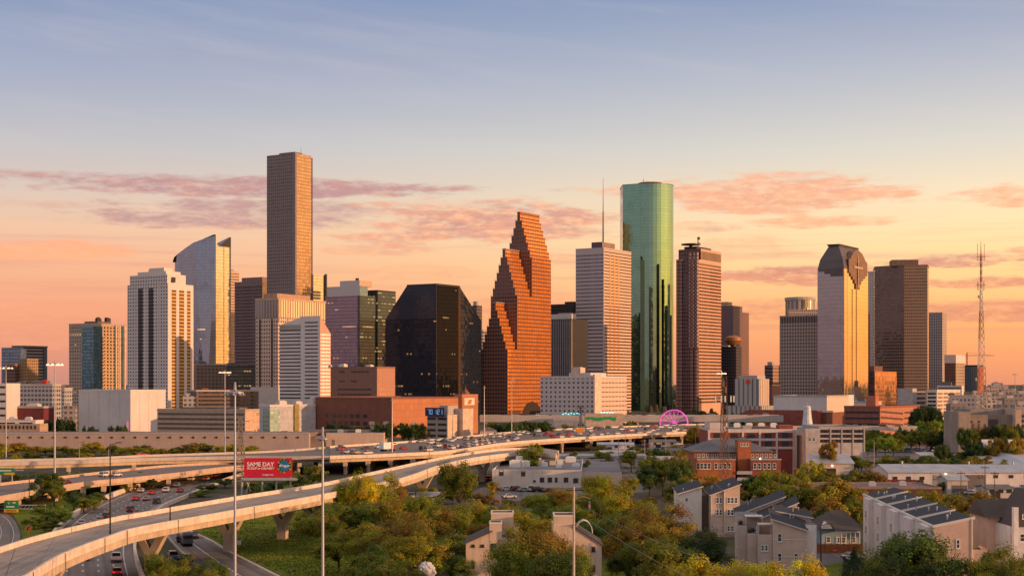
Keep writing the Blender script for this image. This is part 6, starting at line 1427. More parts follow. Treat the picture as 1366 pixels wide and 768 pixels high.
# -- little blue bungalow with brick fence
D0 = Dg(731); Bq = Bld('house', 'little pale blue bungalow with a grey hipped roof and white porch', 'house', 1093, D0, 0)
x1 = Bq.xu(1152); zE = Bq.z(706); zR = Bq.z(684)
blue_s = siding_mat('blue_siding', (.25,.38,.46,1)); 
Bq.box('house_wall', 1, x1, 3, 14, 0, zE+.2, blue_s)
b = MB(); A_ = [(0,2,zE),(x1+.6,2,zE),(x1+.6,15,zE),(0,15,zE)]; R1 = (4.5,9,zR); R2 = (x1-2.5,9,zR)
b.q([A_[0],A_[1],R2,R1]); b.q([A_[1],A_[2],R2]); b.q([A_[2],A_[3],R1,R2]); b.q([A_[3],A_[0],R1]); b.q(A_[::-1]); obj('roof', b, shing_b, Bq.root)
px0, px1 = Bq.xu(1116), Bq.xu(1147)
b = MB(); b.extr([(px0-.3,-.4,zE-.3),(px1+.3,-.4,zE-.3),(px1+.3,3.5,zE+.6),(px0-.3,3.5,zE+.6)], (0,0,.15)); obj('porch_roof', b, shing_b, Bq.root); b = MB(); b.box(px0,px1,-.3,-.15,zE-.55,zE-.3); b.box(px0,px1,-.25,-.15,.9,1.0); obj('porch_rail', b, white_metal, Bq.root)
for k in range(6): 
    b = MB(); b.box(0,.14,-.3,-.16,0,zE-.5); obj('porch_post', b, white_metal, Bq.root, (px0+(px1-px0-.14)*k/5,0,0))
Bq.box('red_door', px0+(px1-px0)*.74, px0+(px1-px0)*.74+.9, 2.94, 3.05, 0, 2.1, plain('door_red', (.4,.03,.03,1)))
for k in (.18,.42,.9): window(Bq.root, (px0+(px1-px0)*k, 2.96, .9), .9, 1.3)
window(Bq.root, (2.6, 2.96, 1.0), .9, 1.3)
obj('left_gable', (lambda b: (b.extr([(0.6,1.9,zE),(px0-.4,1.9,zE),((.6+px0-.4)/2,1.9,zE+1.5)], (0,3,0)), b)[1])(MB()), trim, Bq.root)
r = thing('brick_fence', 'orange-brown board fence in front of the blue bungalow', 'fence', (X(1084, Dg(737)), Dg(737), 0))
b = MB(); L_ = X(1150, Dg(737)) - X(1084, Dg(737)); b.box(0, L_, 0, .15, 0, 1.9); [b.box(L_*i/8-.1, L_*i/8+.1, -.1, .25, 0, 2.1) for i in range(9)]; b.box(-.1, .1, .15, 14, 0, 1.9); obj('fence_board', b, plain('fence_orange', (.36,.13,.05,1), .85, var=.25, scale=1.0), r)
r = thing('portable_toilet', 'blue portable cabin standing beside the blue bungalow', 'portable toilet', (X(1096, D0-6)-1, D0-2.5, 0)); b = MB(); b.box(-.6,.6,-.6,.6,0,2.2); b.box(-.65,.65,-.65,.65,2.2,2.4); obj('cabin', b, plain('cabin_blue', (.03,.16,.3,1), .5), r); b = MB(); b.box(-.42,.42,-.64,-.6,.15,2.0); obj('door', b, plain('cabin_door', (.04,.22,.38,1), .5), r)
# -- house at the right edge
D0 = 262; Bq = Bld('house', 'brown-roofed house with a tall white chimney at the right edge', 'house', 1331, D0, 0)
zE = Bq.z(690); zR = Bq.z(670); xr_ = Bq.xu(1440)
Bq.box('rear_wall', 0, 6, 6, 16, 0, zE-.4, pink_s)
b = MB(); b.extr([(-.6,5,zE-.4),(-.6,10.5,zR-.2),(-.6,16.5,zE-.4)], (7,0,0)); obj('roof', b, shing_b, Bq.root)
Bq.box('front_wall', Bq.xu(1343), xr_, -2, 8, 0, Bq.z(700), siding_mat('white_lap', (.58,.60,.64,1)))
gx = Bq.xu(1346); b = MB(); b.extr([(gx,-2.5,Bq.z(700)),(xr_,-2.5,Bq.z(700)),(xr_,-2.5,Bq.z(650)),(Bq.xu(1376),-2.5,Bq.z(654))], (0,11,0)); obj('gable_roof', b, shing_b, Bq.root)
Bq.box('chimney', Bq.xu(1344), Bq.xu(1350), -3.4, -2.3, 0, Bq.z(674), plain('chimney_white', (.62,.62,.65,1), .8)); window(Bq.root, (Bq.xu(1357), -2.53, Bq.z(720)), .9, 1.4); window(Bq.root, (Bq.xu(1360), -2.53, Bq.z(690)), .8, .8)
# -- beige stucco pair at bottom centre
st_ = plain('beige_stucco', (.60,.46,.35,1), .85, var=.08, scale=.4, streak=.3)
def stucco(lab, D0, ul, ur, vl, tow, wins, yaw=0, right=False):
    Bq = Bld('house', lab, 'house', ul, D0, yaw); x1 = Bq.xu(ur); ze = Bq.z(vl)
    return Bq, x1, ze
Bq, x1, ze = stucco('beige stucco house with stepped roof towers, left of the dark tree at bottom centre', 262, 621.5, 692, 724, None, None)
zm = Bq.z(709)
b = MB(); b.prism([(0,0),(x1*.5,0),(x1*.5,11),(0,11)], 0, [ze,zm,zm,ze], 0, 0); obj('house_wall', b, st_, Bq.root); Bq.box('house_wall', x1*.5+.01, x1, .02, 11, 0, Bq.z(716), st_, shing_b)
b = MB(); P = [(-.35,-.3,ze-.2),(x1*.5,-.3,zm+.1),(x1*.5,11.3,zm+.1),(-.35,11.3,ze-.2)]; b.extr(P, (0,0,.2)); obj('roof', b, shing_b, Bq.root)
xa, xb = Bq.xu(653), Bq.xu(669.5); Bq.box('low_tower', xa, xb, -.05, 4, ze, Bq.z(697), st_, shing_b); xc_, xd = Bq.xu(655,4), Bq.xu(685,4); Bq.box('high_tower', xc_, xd, 4.02, 9, zm-1, Bq.z(686.5), st_, shing_b)
for (a0,a1,c0,c1,zz) in ((xa,xb,-.05,4,Bq.z(697)),(xc_,xd,4.02,9,Bq.z(686.5))): Bq.parapet(a0,a1,c0,c1,zz,trim,.12,.2)
Bq.box('right_block', Bq.xu(685.5,4), x1, 3, 9, zm-1, Bq.z(704), st_, shing_b)
for u_, v_, w_, h_ in ((631,729,.6,.45),(643.5,729,.65,.45),(658,736,.9,1.5),(631,757,.55,1.2),(660,765,.9,1.3)): window(Bq.root, (Bq.xu(u_), -.03, Bq.z(v_)), w_, h_, 0, dark_metal)
Bq, x1, ze = stucco('beige stucco house with a white hoop shade on its roof, behind the utility pole', 258, 738, 802.5, 726, None, None)
zm = Bq.z(702)
b = MB(); b.prism([(0,0),(x1*.4,0),(x1*.4,11),(0,11)], 0, [zm,zm,zm,zm], 0, 0); b.prism([(x1*.4+.01,0),(x1,0),(x1,11),(x1*.4+.01,11)], 0, [zm,ze,ze,zm], 0, 0); obj('house_wall', b, st_, Bq.root)
b = MB(); b.extr([(x1*.4,-.3,zm+.1),(x1+.35,-.3,ze-.25),(x1+.35,11.3,ze-.25),(x1*.4,11.3,zm+.1)], (0,0,.2)); obj('roof', b, shing_b, Bq.root)
xa, xb = Bq.xu(739), Bq.xu(767); Bq.box('roof_tower', xa, xb, 1, 7, zm, Bq.z(688), st_, shing_b); Bq.parapet(xa,xb,1,7,Bq.z(688),trim,.12,.2)
for u_, v_, w_, h_ in ((791.5,735,.62,.8),(791.5,761,.62,1.0),(752,752,.9,1.3),(770,752,.7,1.2)): window(Bq.root, (Bq.xu(u_), -.03, Bq.z(v_)), w_, h_, 0, dark_metal)
b = MB()
cxh = Bq.xu(780); 
for (k, tt) in ((0,0),(1,2.0)):
    pr = None
    for i in range(13):
        a = math.pi*(i/12); p = Vector((cxh-1.4+2.8*i/12 if False else cxh-1.5*math.cos(a), 3+tt, Bq.z(713)+2.2*math.sin(a)))
        if pr is not None: b.tube(pr, p, .07)
        pr = p
for i in range(12):
    a, a2 = math.pi*i/12, math.pi*(i+1)/12
    if i > 4: b.q([(cxh-1.5*math.cos(a),3,Bq.z(713)+2.2*math.sin(a)),(cxh-1.5*math.cos(a2),3,Bq.z(713)+2.2*math.sin(a2)),(cxh-1.5*math.cos(a2),5,Bq.z(713)+2.2*math.sin(a2)),(cxh-1.5*math.cos(a),5,Bq.z(713)+2.2*math.sin(a))])
obj('hoop_shade', b, plain('shade_white', (.62,.66,.7,1), .6), Bq.root)
# -- white sculpture
D0 = 255; r = thing('sculpture', 'white lumpy plaster sculpture rising from the trees at the bottom edge', 'sculpture', (X(569, D0), D0, 0)); zt = Zv(748, D0)
b = MB(); rs = random.Random(4)
b.sphere((0,0,zt-1.9), 1.45, 16, 10, sz=1.1); b.sphere((.4,-.3,zt-3.4), 1.25, 14, 8)
for i in range(46):
    th = rs.uniform(0, 6.28); ph = rs.uniform(.05, 1.7); rr_ = 1.42
    b.sphere((rr_*math.sin(ph)*math.cos(th), rr_*math.sin(ph)*math.sin(th), zt-1.95+rr_*1.1*math.cos(ph)), rs.uniform(.22,.42), 8, 6)
obj('curled_head', b, plain('plaster_white', (.56,.55,.57,1), .8, var=.12, scale=1.2), r)
b = MB(); b.prism([(-1.5,-1),(1.5,-1),(1.5,1),(-1.5,1)], 0, zt-4.2, 0, 0, [(-.9,-.8),(.9,-.8),(.9,.8),(-.9,.8)]); obj('shoulders', b, plain('plaster_white2', (.5,.49,.5,1), .8), r)

# ------------------------------------------------------------------ billboard, road signs
D0 = 452; zb, ztp = Zv(636, D0), Zv(610.5, D0); x0, x1 = X(325.5, D0), X(389.5, D0)
r = thing('billboard', 'large red billboard reading SAME DAY on steel posts beside the flyover', 'billboard', ((x0+x1)/2, D0, 0)); hw_ = (x1-x0)/2
b = MB(); b.box(-hw_, hw_, 0, .5, zb, ztp); pa = obj('panel', b, plain('billboard_red', (.55,.012,.045,1), .5, var=.12, scale=.15), r)
b = MB(); b.box(-hw_-.2, hw_+1.6, -1.2, .9, zb-.9, zb-.55); b.box(-hw_-.2, hw_+1.6, -1.25, -1.15, zb-.9, zb-.1); obj('catwalk', b, steel, r)
for u_ in (322, 349, 368, 387):
    b = MB(); b.cyl(X(u_,D0)-(x0+x1)/2, .9, 0, ztp-.5 if u_ > 330 else zb, .3, .3, 8); obj('post', b, steel, r)
b = MB(); xx_ = X(334,D0)-(x0+x1)/2
b.tube((xx_-1.5,.9,zb-1),(xx_+1.5,.9,0),.2); b.tube((xx_-2,.9,0),(xx_-.5,.9,zb-1),.2); obj('brace', b, steel, r)
hh = ztp - zb; lw = plain('letter_white', (.8,.78,.78,1), .5, var=.03)
lettering('SAME DAY', hh*.30, lw, pa, (-hw_*.315, -.04, zb+hh*.665), offset=.035)
lettering('PICKUP or DELIVERY', hh*.155, lw, pa, (-hw_*.32, -.04, zb+hh*.455), shear=.2, offset=.02); lettering('Kroger.com', hh*.12, lw, pa, (0, -.04, zb+hh*.13), offset=.01)
cxl = hw_*.68; czl = zb+hh*.60
for i in range(12):
    a = 2*math.pi*i/12; b = MB(); b.cyl(0,0,0,.05,hh*.115,hh*.115,12); o = obj('fruit_ring', b, plain('ring%d' % i, [(.10,.22,.03,1),(.45,.20,.02,1),(.35,.04,.02,1),(.2,.3,.04,1)][i % 4]), pa, (cxl+hh*.29*math.cos(a), -.02, czl+hh*.29*math.sin(a))); o.rotation_euler = (rad(90),0,0)
b = MB(); b.cyl(0,0,0,.1,hh*.27,hh*.27,28); o = obj('logo_disc', b, plain('logo_blue', (.02,.16,.42,1), .4), pa, (cxl, -.01, czl)); o.rotation_euler = (rad(90),0,0)
lettering('Kroger', hh*.19, lw, pa, (cxl, -.14, czl), shear=.35, offset=.02)
green_m = plain('sign_green', (.015,.22,.10,1), .5, var=.05); yel_m = plain('sign_yellow', (.70,.36,.02,1), .5, var=.05); orange_m = plain('sign_orange', (.62,.17,.02,1), .5, var=.05)
D0 = 420; r = thing('road_sign', 'green highway guide sign with a yellow exit-only strip, on the near left gantry', 'road sign', (X(15, D0), D0, 0)); zt = Zv(667, D0)
b = MB(); b.box(-2.05, 2.05, -.1, 0, zt-2.4, zt); pa = obj('green_panel', b, green_m, r); b = MB(); b.box(-2.05, 2.05, -.1, 0, zt-3.3, zt-2.41); obj('yellow_strip', b, yel_m, r)
b = MB(); b.prism([(-.35,0),(0,-.4),(.35,0),(.3,.35),(-.3,.35)], 0, .05, 0, 0); o = obj('route_shield', b, plain('shield_blue', (.2,.45,.6,1)), pa, (-.7, -.12, zt-.75)); o.rotation_euler = (rad(90),0,0)
b = MB(); b.box(-1.4,.9,-.14,-.1,zt-1.9,zt-1.6); b.box(.4,1.3,-.14,-.1,zt-.75,zt-.5); obj('legend_bars', b, lw, pa)
b = MB(); b.box(-1.4,1.4,-.14,-.1,zt-2.98,zt-2.75); obj('legend_bar', b, dark_metal, r)
g = thing('sign_gantry', 'grey steel truss gantry carrying the near left green highway sign', 'gantry', (X(-20, D0), D0+.6, 0)); L_ = X(60, D0)-X(-20, D0); z0, z1 = Zv(673, D0), Zv(679, D0)
b = MB(); b.box(0,L_,-.12,.12,z0-.2,z0); b.box(0,L_,-.12,.12,z1,z1+.2); [b.tube((L_*i/16,0,z1+.1),(L_*(i+1)/16,0,z0-.1) if i%2 else (L_*(i+1)/16,0,z0-.1),.06,None,4) for i in range(16)]; obj('truss', b, steel, g)
b = MB(); b.cyl(L_-.1+0,0,0,z0+.2,.22,.2,8); obj('post', b, steel, g); b = MB(); b.cyl(.3,0,0,z0+.2,.22,.2,8); obj('post', b, steel, g)
D0 = 520; r = thing('road_sign', 'green highway guide sign with a yellow corner, on the thin ramp bridge at left edge', 'road sign', (X(8, D0), D0, 0)); zt = Zv(624, D0)
b = MB(); b.box(-3.2, 3.0, -.1, 0, zt-2.2, zt); pa = obj('green_panel', b, green_m, r); b = MB(); b.box(-.6, 3.02, -.16, -.1, zt-2.25, zt-1.6); obj('yellow_strip', b, yel_m, r); b = MB(); b.box(-2.2,1.8,-.14,-.1,zt-1.0,zt-.7); obj('legend_bar', b, lw, pa); b = MB(); b.cyl(-2,.3,0,zt-.4,.22,.2,8); b.cyl(2,.3,0,zt-.4,.22,.2,8); b.box(-3,6,.1,.4,zt-.9,zt-.6); obj('post', b, steel, r)
D0 = Dg(716); r = thing('road_sign', 'orange diamond construction sign beside the slip road', 'road sign', (X(38, D0), D0, 0)); zt = Zv(704.5, D0)
b = MB(); b.extr([(0,-.05,zt-.95),(.95,-.05,zt),(0,-.05,zt+.95),(-.95,-.05,zt)], (0,.06,0)); pa = obj('diamond_panel', b, orange_m, r); b = MB(); b.extr([(-.3,-.09,zt-.4),(-.1,-.09,zt-.4),(-.1,-.09,zt+.1),(.3,-.09,zt+.45),(.05,-.09,zt+.5),(-.3,-.09,zt+.2)], (0,.03,0)); obj('arrow_mark', b, dark_metal, pa); b = MB(); b.box(-.35,.35,-.05,.02,zt-1.6,zt-1.1); obj('lower_plate', b, orange_m, r); b = MB(); b.cyl(0,.06,0,zt-.9,.06,.06,6); obj('post', b, steel, r)
D0 = Dg(750); r = thing('stop_sign', 'red octagonal STOP sign on the street before the blue bungalow', 'road sign', (X(1113.5, D0), D0, 0)); zt = Zv(733.5, D0)
b = MB(); b.extr([(.52*math.cos(rad(22.5+45*i)), -.03, zt+.52*math.sin(rad(22.5+45*i))) for i in range(8)], (0,.04,0)); pa = obj('octagon', b, plain('stop_red', (.55,.02,.03,1), .4), r); lettering('STOP', .36, lw, pa, (0,-.08,zt), name='lettering'); b = MB(); b.cyl(0,.05,0,zt+.4,.05,.05,6); obj('post', b, steel, r)
D0 = 330; r = thing('road_sign', 'small white sign plate on the lawn right of the tall foreground mast', 'road sign', (X(319, D0), D0, 0)); zt = Zv(723, D0); b = MB(); b.box(-.45,.45,-.03,.03,zt-.5,zt+.5); obj('plate', b, lw, r); b = MB(); b.cyl(0,.06,0,zt,.05,.05,6); obj('post', b, steel, r)
D0 = 905; r = thing('road_sign', 'orange message sign standing over the crowded elevated freeway', 'road sign', (X(773.5, D0), D0, ZE)); zt = Zv(571, D0)-ZE; b = MB(); b.box(-2.7,2.7,-.2,.2,zt-2.6,zt); obj('orange_panel', b, plain('panel_orange', (.75,.28,.01,1), .5), r); b = MB(); b.box(-.3,.3,-.2,.2,0,zt-2.5); obj('post', b, steel, r)

# ------------------------------------------------------------------ ferris wheel
D0 = 1080; rw = 18.5*D0/2000; pinkm = plain('pink_steel', (.62,.10,.45,1), .4, var=.05); 
mN, kN, pN = newmat('pink_neon'); pN.inputs['Base Color'].default_value = (.7,.12,.5,1); pN.inputs['Emission Color'].default_value = (1,.16,.72,1); pN.inputs['Emission Strength'].default_value = .55
r = thing('ferris_wheel', 'pink lit ferris wheel standing before the viaduct', 'ferris wheel', (X(899, D0), D0, 0)); zc = Zv(565, D0)
r.rotation_euler = (0, 0, rad(-12))
b = MB(); NSeg = 40
for e in (-.8, .8):
    for i in range(NSeg):
        a, a2 = 2*math.pi*i/NSeg, 2*math.pi*(i+1)/NSeg; b.tube((rw*math.cos(a), e, zc+rw*math.sin(a)), (rw*math.cos(a2), e, zc+rw*math.sin(a2)), .34, None, 5)
rim = obj('rim', b, mN, r)
b = MB()
b.tube((0,-1,0+zc),(0,1,zc),1.3,None,12); obj('hub', b, mN, r)
b = MB(); b.tube((0,0,0),(rw,0,0),.2,None,5); o = None
for i in range(16):
    a = 2*math.pi*i/16
    o = obj('spoke', b, mN, r, (0,0,zc)) if o is None else again(o, (0,0,zc)); o.rotation_euler = (0, -a, 0)
b = MB(); b.box(-.8,.8,-.7,.7,-2.0,-.4); b.box(-.7,.7,-.6,.6,-.4,.1); b.tube((0,-1,.1),(0,1,.1),.12); o = None
for i in range(16):
    a = 2*math.pi*(i+.5)/16; loc = (rw*math.cos(a),0,zc+rw*math.sin(a)); o = obj('gondola', b, pinkm, r, loc) if o is None else again(o, loc)
b = MB(); [b.tube((0,e,zc),(s*5.5,e*2.2,0),.4) for e in (-1.4,1.4) for s in (-1,1)]; obj('support_leg', b, plain('wheel_leg', (.6,.5,.56,1)), r)

# ------------------------------------------------------------------ masts and poles
lampy = glow('lamp_warm', (1,.66,.42,1), 1.3); polem = plain('pole_steel', (.34,.34,.37,1), .45, .3, var=.1, scale=.5)
def highmast(lab, u, D, vt, r0, lit=False, ring=2.2):
    r = thing('light_mast', lab, 'light mast', (X(u, D), D, 0), group='high mast lights along the freeway'); zt = Zv(vt, D)
    b = MB(); b.cyl(0,0,0,zt,r0,r0*.42,10); obj('mast', b, polem, r)
    b = MB()
    for i in range(12): a, a2 = 2*math.pi*i/12, 2*math.pi*(i+1)/12; b.tube((ring*math.cos(a),ring*math.sin(a),zt-.8),(ring*math.cos(a2),ring*math.sin(a2),zt-.8),.12,None,5)
    for i in range(4): a = math.pi*i/2+.3; b.tube((0,0,zt-.5),(ring*math.cos(a),ring*math.sin(a),zt-.8),.08,None,4)
    b.cyl(0,0,zt-.6,zt+.4,.12+.18*min(1,ring/1.9),.1,8); obj('lamp_ring', b, polem, r)
    f = min(1, ring/1.9); b = MB(); b.cyl(0,0,-.25*f,0,.48*f,.55*f,8); b.cyl(0,0,0,.35*f,.4*f,.2*f,8); o = None
    for i in range(8):
        a = 2*math.pi*i/8; loc = (ring*math.cos(a), ring*math.sin(a), zt-1.0); o = obj('lamp', b, lampy if lit else polem, r, loc) if o is None else again(o, loc)
highmast('light mast with a lit head at the far left edge', 8, 690, 488, .38, True, 2.8); highmast('tall light mast rising behind the lower ramp bridge, second from the left edge', 73, 461, 482, .42, True, 2.2)
highmast('light mast with a lit head in front of the tan parking garage', 300, 735, 494, .38, True, 2.6); highmast('thick light mast in front of the billboard reaching past the bottom of the picture', 313.5, 170, 514, .24, False, .9)
highmast('pale light mast standing left of the big autumn trees, cut by the bottom edge', 430.5, 150, 574.5, .24, False, .45); highmast('light mast in front of the long brick building', 523, 640, 531, .42, False, .6)
highmast('light mast at the left base of the orange gabled tower', 646, 800, 515, .42, False, .6); highmast('slim light mast in front of the sunlit face of the orange gabled tower', 682.5, 880, 505, .36, False, 1.6)
highmast('light mast with a lit head beside the lattice phone tower', 962.5, 640, 495, .36, True, 1.7); highmast('slim light mast far off at the right horizon', 1354, 1500, 498, .5, False, 2.5)
# smaller light poles
i_ = 0
for (u, D, vt, lab) in ((39,430,630,'slim grey pole beside the dark tree at the left edge'),(147,266.5,592,'thin dark lamp pole on the near parapet of the flyover, left one'),(227,292,673,'thin dark lamp pole on the near parapet of the flyover, right one'),(512,470,640,'short lamp pole on the flyover among autumn trees'),(573,560,583,'thin lamp pole where the flyover meets the elevated freeway'),(834,800,555,'tall thin pole right of the hall with the green banner'),(860,700,585,'thin pole in the yards left of the ferris wheel'),(888,660,583,'thin pole in the yards below the ferris wheel'),(928,640,575,'thin pole left of the hipped brick building'),(846,650,585,'thin pole by the long canopy roof'),(825,640,586,'thin pole above the white workshop'),(1005,620,575,'thin pole behind the brick tower'),(1166,560,590,'thin pole by the parking lot'),(1245,520,612,'thin dark pole beside the long white warehouse'),(1282,480,628,'wooden pole before the small metal shed'),(1314,470,620,'wooden pole before the pale warehouse, left one'),(1327,470,628,'wooden pole before the pale warehouse, right one'),(1095,255,700,'slim dark street lamp on the street by the tan townhouses'),(106,600,590,'thin pole among the trees before the retaining wall, left one'),(145,600,598,'thin pole among the trees before the retaining wall, right one'),(392,720,575,'thin pole by the far end of the retaining wall')):
    onfly = u in (147, 227)
    r = thing('lamp_pole', lab, 'pole', (X(u, D), D, ZF if onfly else 0), group='slim poles'); zt = Zv(vt, D) - (ZF if onfly else 0)
    if zt < 2: zt = 8
    wood = 'wooden' in lab
    b = MB(); b.cyl(0,0,0,zt,.16,.10,7); obj('pole', b, plain('pole_wood', (.12,.075,.05,1)) if wood else (dark_metal if 'dark' in lab else polem), r)
    b = MB()
    if wood: b.box(-1.3,1.3,-.08,.08,zt-.9,zt-.7); [b.cyl(xx,0,zt-.7,zt-.4,.08,.08,6) for xx in (-1.1,-.4,.4,1.1)]
    else: b.tube((0,0,zt-.1),(1.5,0,zt+.3),.06); b.box(1.1,2.0,-.16,.16,zt+.2,zt+.36)
    obj('cross_arm' if wood else 'lamp_arm', b, dark_metal, r)
# near utility pole with arm lamp and wires to the lower right
D0 = 190; r = thing('utility_pole', 'pale utility pole with a curved lamp arm in front of the beige stucco houses', 'pole', (X(765.5, D0), D0, 0)); zt = Zv(649, D0)
b = MB(); b.cyl(0,0,0,zt,.2,.13,10); obj('pole', b, plain('pole_pale', (.44,.40,.38,1), .6, var=.15, scale=1.5), r)
b = MB(); pr = None
for i in range(9):
    p = Vector((.1+1.9*i/8, 0, zt-1.5+.25*math.sin(math.pi*i/8))); 
    if pr is not None: b.tube(pr, p, .05)
    pr = p
obj('lamp_arm', b, plain('arm_orange', (.4,.24,.12,1), .5), r); b = MB(); b.box(-.12,.12,-.1,.1,-1.6,-.35); b.tube((0,0,-.4),(0,0,.05),.03); o = obj('hanging_signal', b, plain('signal_blue', (.08,.16,.22,1), .4), r, (2.0,0,zt-1.5)); b = MB(); b.box(-.13,.13,-.12,-.09,-1.1,-.75); obj('signal_stripe', b, orange_m, o)
b = MB(); b.box(-1.0,1.0,-.06,.06,zt-.5,zt-.35); obj('cross_arm', b, dark_metal, r)
for (z0, lab, u1, v1, sag) in ((-2.9,'upper sagging cable running from the utility pole to the lower right',1420,860,2.2),(-4.3,'lower sagging cable running from the utility pole to the lower right',1300,905,2.0),(-2.9,'thin cable running left from the utility pole over the autumn trees',430,640,1.2)):
    p = Vector((X(765.5, D0)+(2.0 if u1 > 765 else 0), D0, zt+z0)); D1 = 120 if u1 > 765 else 330; q_ = Vector((X(u1, D1), D1, Zv(v1, D1))); b = MB(); pr = None
    for i in range(31):
        f = i/30; s = p.lerp(q_, f) - Vector((0,0,sag*4*f*(1-f)))
        if pr is not None: b.tube(pr, s, .035, None, 4)
        pr = s
    tag(obj('cable', b, plain('cable_grey', (.14,.14,.13,1), .5)), lab, 'cable')
# lattice masts
def lattice(name, lab, u, D, vb, vt, wb, wt, mats, nseg, group=None, split=1, zbase=0):
    r = thing(name, lab, 'lattice tower', (X(u, D), D, zbase)); zt = Zv(vt, D)-zbase
    rd = .10 if wb > 3 else .075
    tri = [rad(90), rad(210), rad(330)]
    for sct in range(split):
        b = MB(); 
        for i in range(nseg*sct//split, nseg*(sct+1)//split):
            z0, z1 = zt*i/nseg, zt*(i+1)/nseg; w0_ = wb+(wt-wb)*min(1, i/nseg*1.15); w1_ = wb+(wt-wb)*min(1, (i+1)/nseg*1.15)
            for k in range(3):
                a, a2 = tri[k], tri[(k+1)%3]; P = lambda an, w, z: (w*math.cos(an), w*math.sin(an), z)
                b.tube(P(a,w0_,z0), P(a,w1_,z1), rd*1.5, None, 4); b.tube(P(a,w0_,z0), P(a2,w1_,z1), rd, None, 3); b.tube(P(a2,w0_,z0), P(a,w1_,z1), rd, None, 3); b.tube(P(a,w1_,z1), P(a2,w1_,z1), rd, None, 3)
        obj('lattice_section', b, mats[sct % len(mats)], r)
    return r, zt
rdm = plain('mast_red', (.36,.16,.10,1), .5); whm = plain('mast_white', (.62,.52,.45,1), .5)
r, zt = lattice('lattice_mast', 'very tall red and white lattice radio mast on the right', 1308.5, 800, 590, 340, 4.0, .55, (rdm, whm), 28, split=7)
b = MB(); b.tube((0,0,zt),(0,0,Zv(322,800)),.28,.1); [b.tube((s,0,zt-3),(s,0,zt+6),.12) for s in (-1.8,1.8)]; [b.tube((-2.4,0,z_),(2.4,0,z_),.14) for z_ in (zt-1, zt-2.5, zt-16)]; [b.tube((s,.0,zt-19),(s,0,zt-14),.2) for s in (-1.6,1.6)]; obj('antenna_cluster', b, rdm, r)
b = MB(); [b.cyl(s,0,z_,z_+1.6,.5,.5,8) for s, z_ in ((-1.2,zt*.78),(1.2,zt*.72),(-2.6,zt*.36),(2.8,zt*.33))]; obj('dish', b, whm, r)
b = MB(); [b.sphere((0,-1.0,z_), .45, 8, 5) for z_ in (zt+1, zt*.52)]; obj('beacon', b, red_light, r)
r, zt = lattice('phone_tower', 'rusty lattice phone tower with white antenna panels by the hipped brick building', 965.5, 470, 645, 502, 1.9, 1.0, (plain('rust_steel', (.19,.11,.075,1), .6),), 14)
b = MB(); [b.box(x_-.22,x_+.22,-1.9,-1.6,Zv(536,470),Zv(527.5,470)) for x_ in (-2.8,-1.0,.2,2.0,2.9)]; obj('antenna_panel', b, white_metal, r); b = MB(); b.tube((-3.1,-1.5,Zv(534,470)),(3.1,-1.5,Zv(534,470)),.1); b.tube((-3.1,-1.5,Zv(529,470)),(3.1,-1.5,Zv(529,470)),.1); b.tube((0,-1.5,Zv(529,470)),(0,0,Zv(529,470)),.12); obj('antenna_frame', b, dark_metal, r)
b = MB(); [b.box(x_-.3,x_+.3,-1.2,-.6,Zv(v_+8,470),Zv(v_,470)) for x_, v_ in ((-.2,508),(.5,516),(.1,560),(-.6,545))]; obj('equipment_box', b, plain('rust_box', (.22,.12,.07,1)), r); b = MB(); b.tube((-1.9,-1.6,0),(1.9,-1.6,4),.12); b.tube((1.9,-1.6,0),(-1.9,-1.6,4),.12); b.tube((1.9,-1.6,0),(1.9,-1.6,5),.16); obj('foot_brace', b, white_metal, r)
r, zt = lattice('pylon', 'faint grey lattice pylon behind the left edge of the billboard', 321, 520, 650, 558, 3.2, .7, (plain('pylon_grey', (.27,.23,.21,1), .6),), 10)
b = MB(); [b.box(-w_,w_,-.1,.1,z_,z_+.2) for w_, z_ in ((3.2,zt-1),(4.2,zt-4.5),(3.2,zt-8))]; obj('cross_arm', b, plain('pylon_grey2', (.27,.23,.21,1), .6), r)
r, zt = lattice('pylon', 'small dark lattice pylon in front of the small-windowed white block', 774.5, 930, 575, 541, 2.0, .6, (dark_metal,), 7)
b = MB(); [b.box(-w_,w_,-.1,.1,z_,z_+.25) for w_, z_ in ((3.2,zt-1.5),(3.2,zt-4))]; obj('cross_arm', b, dark_metal, r)
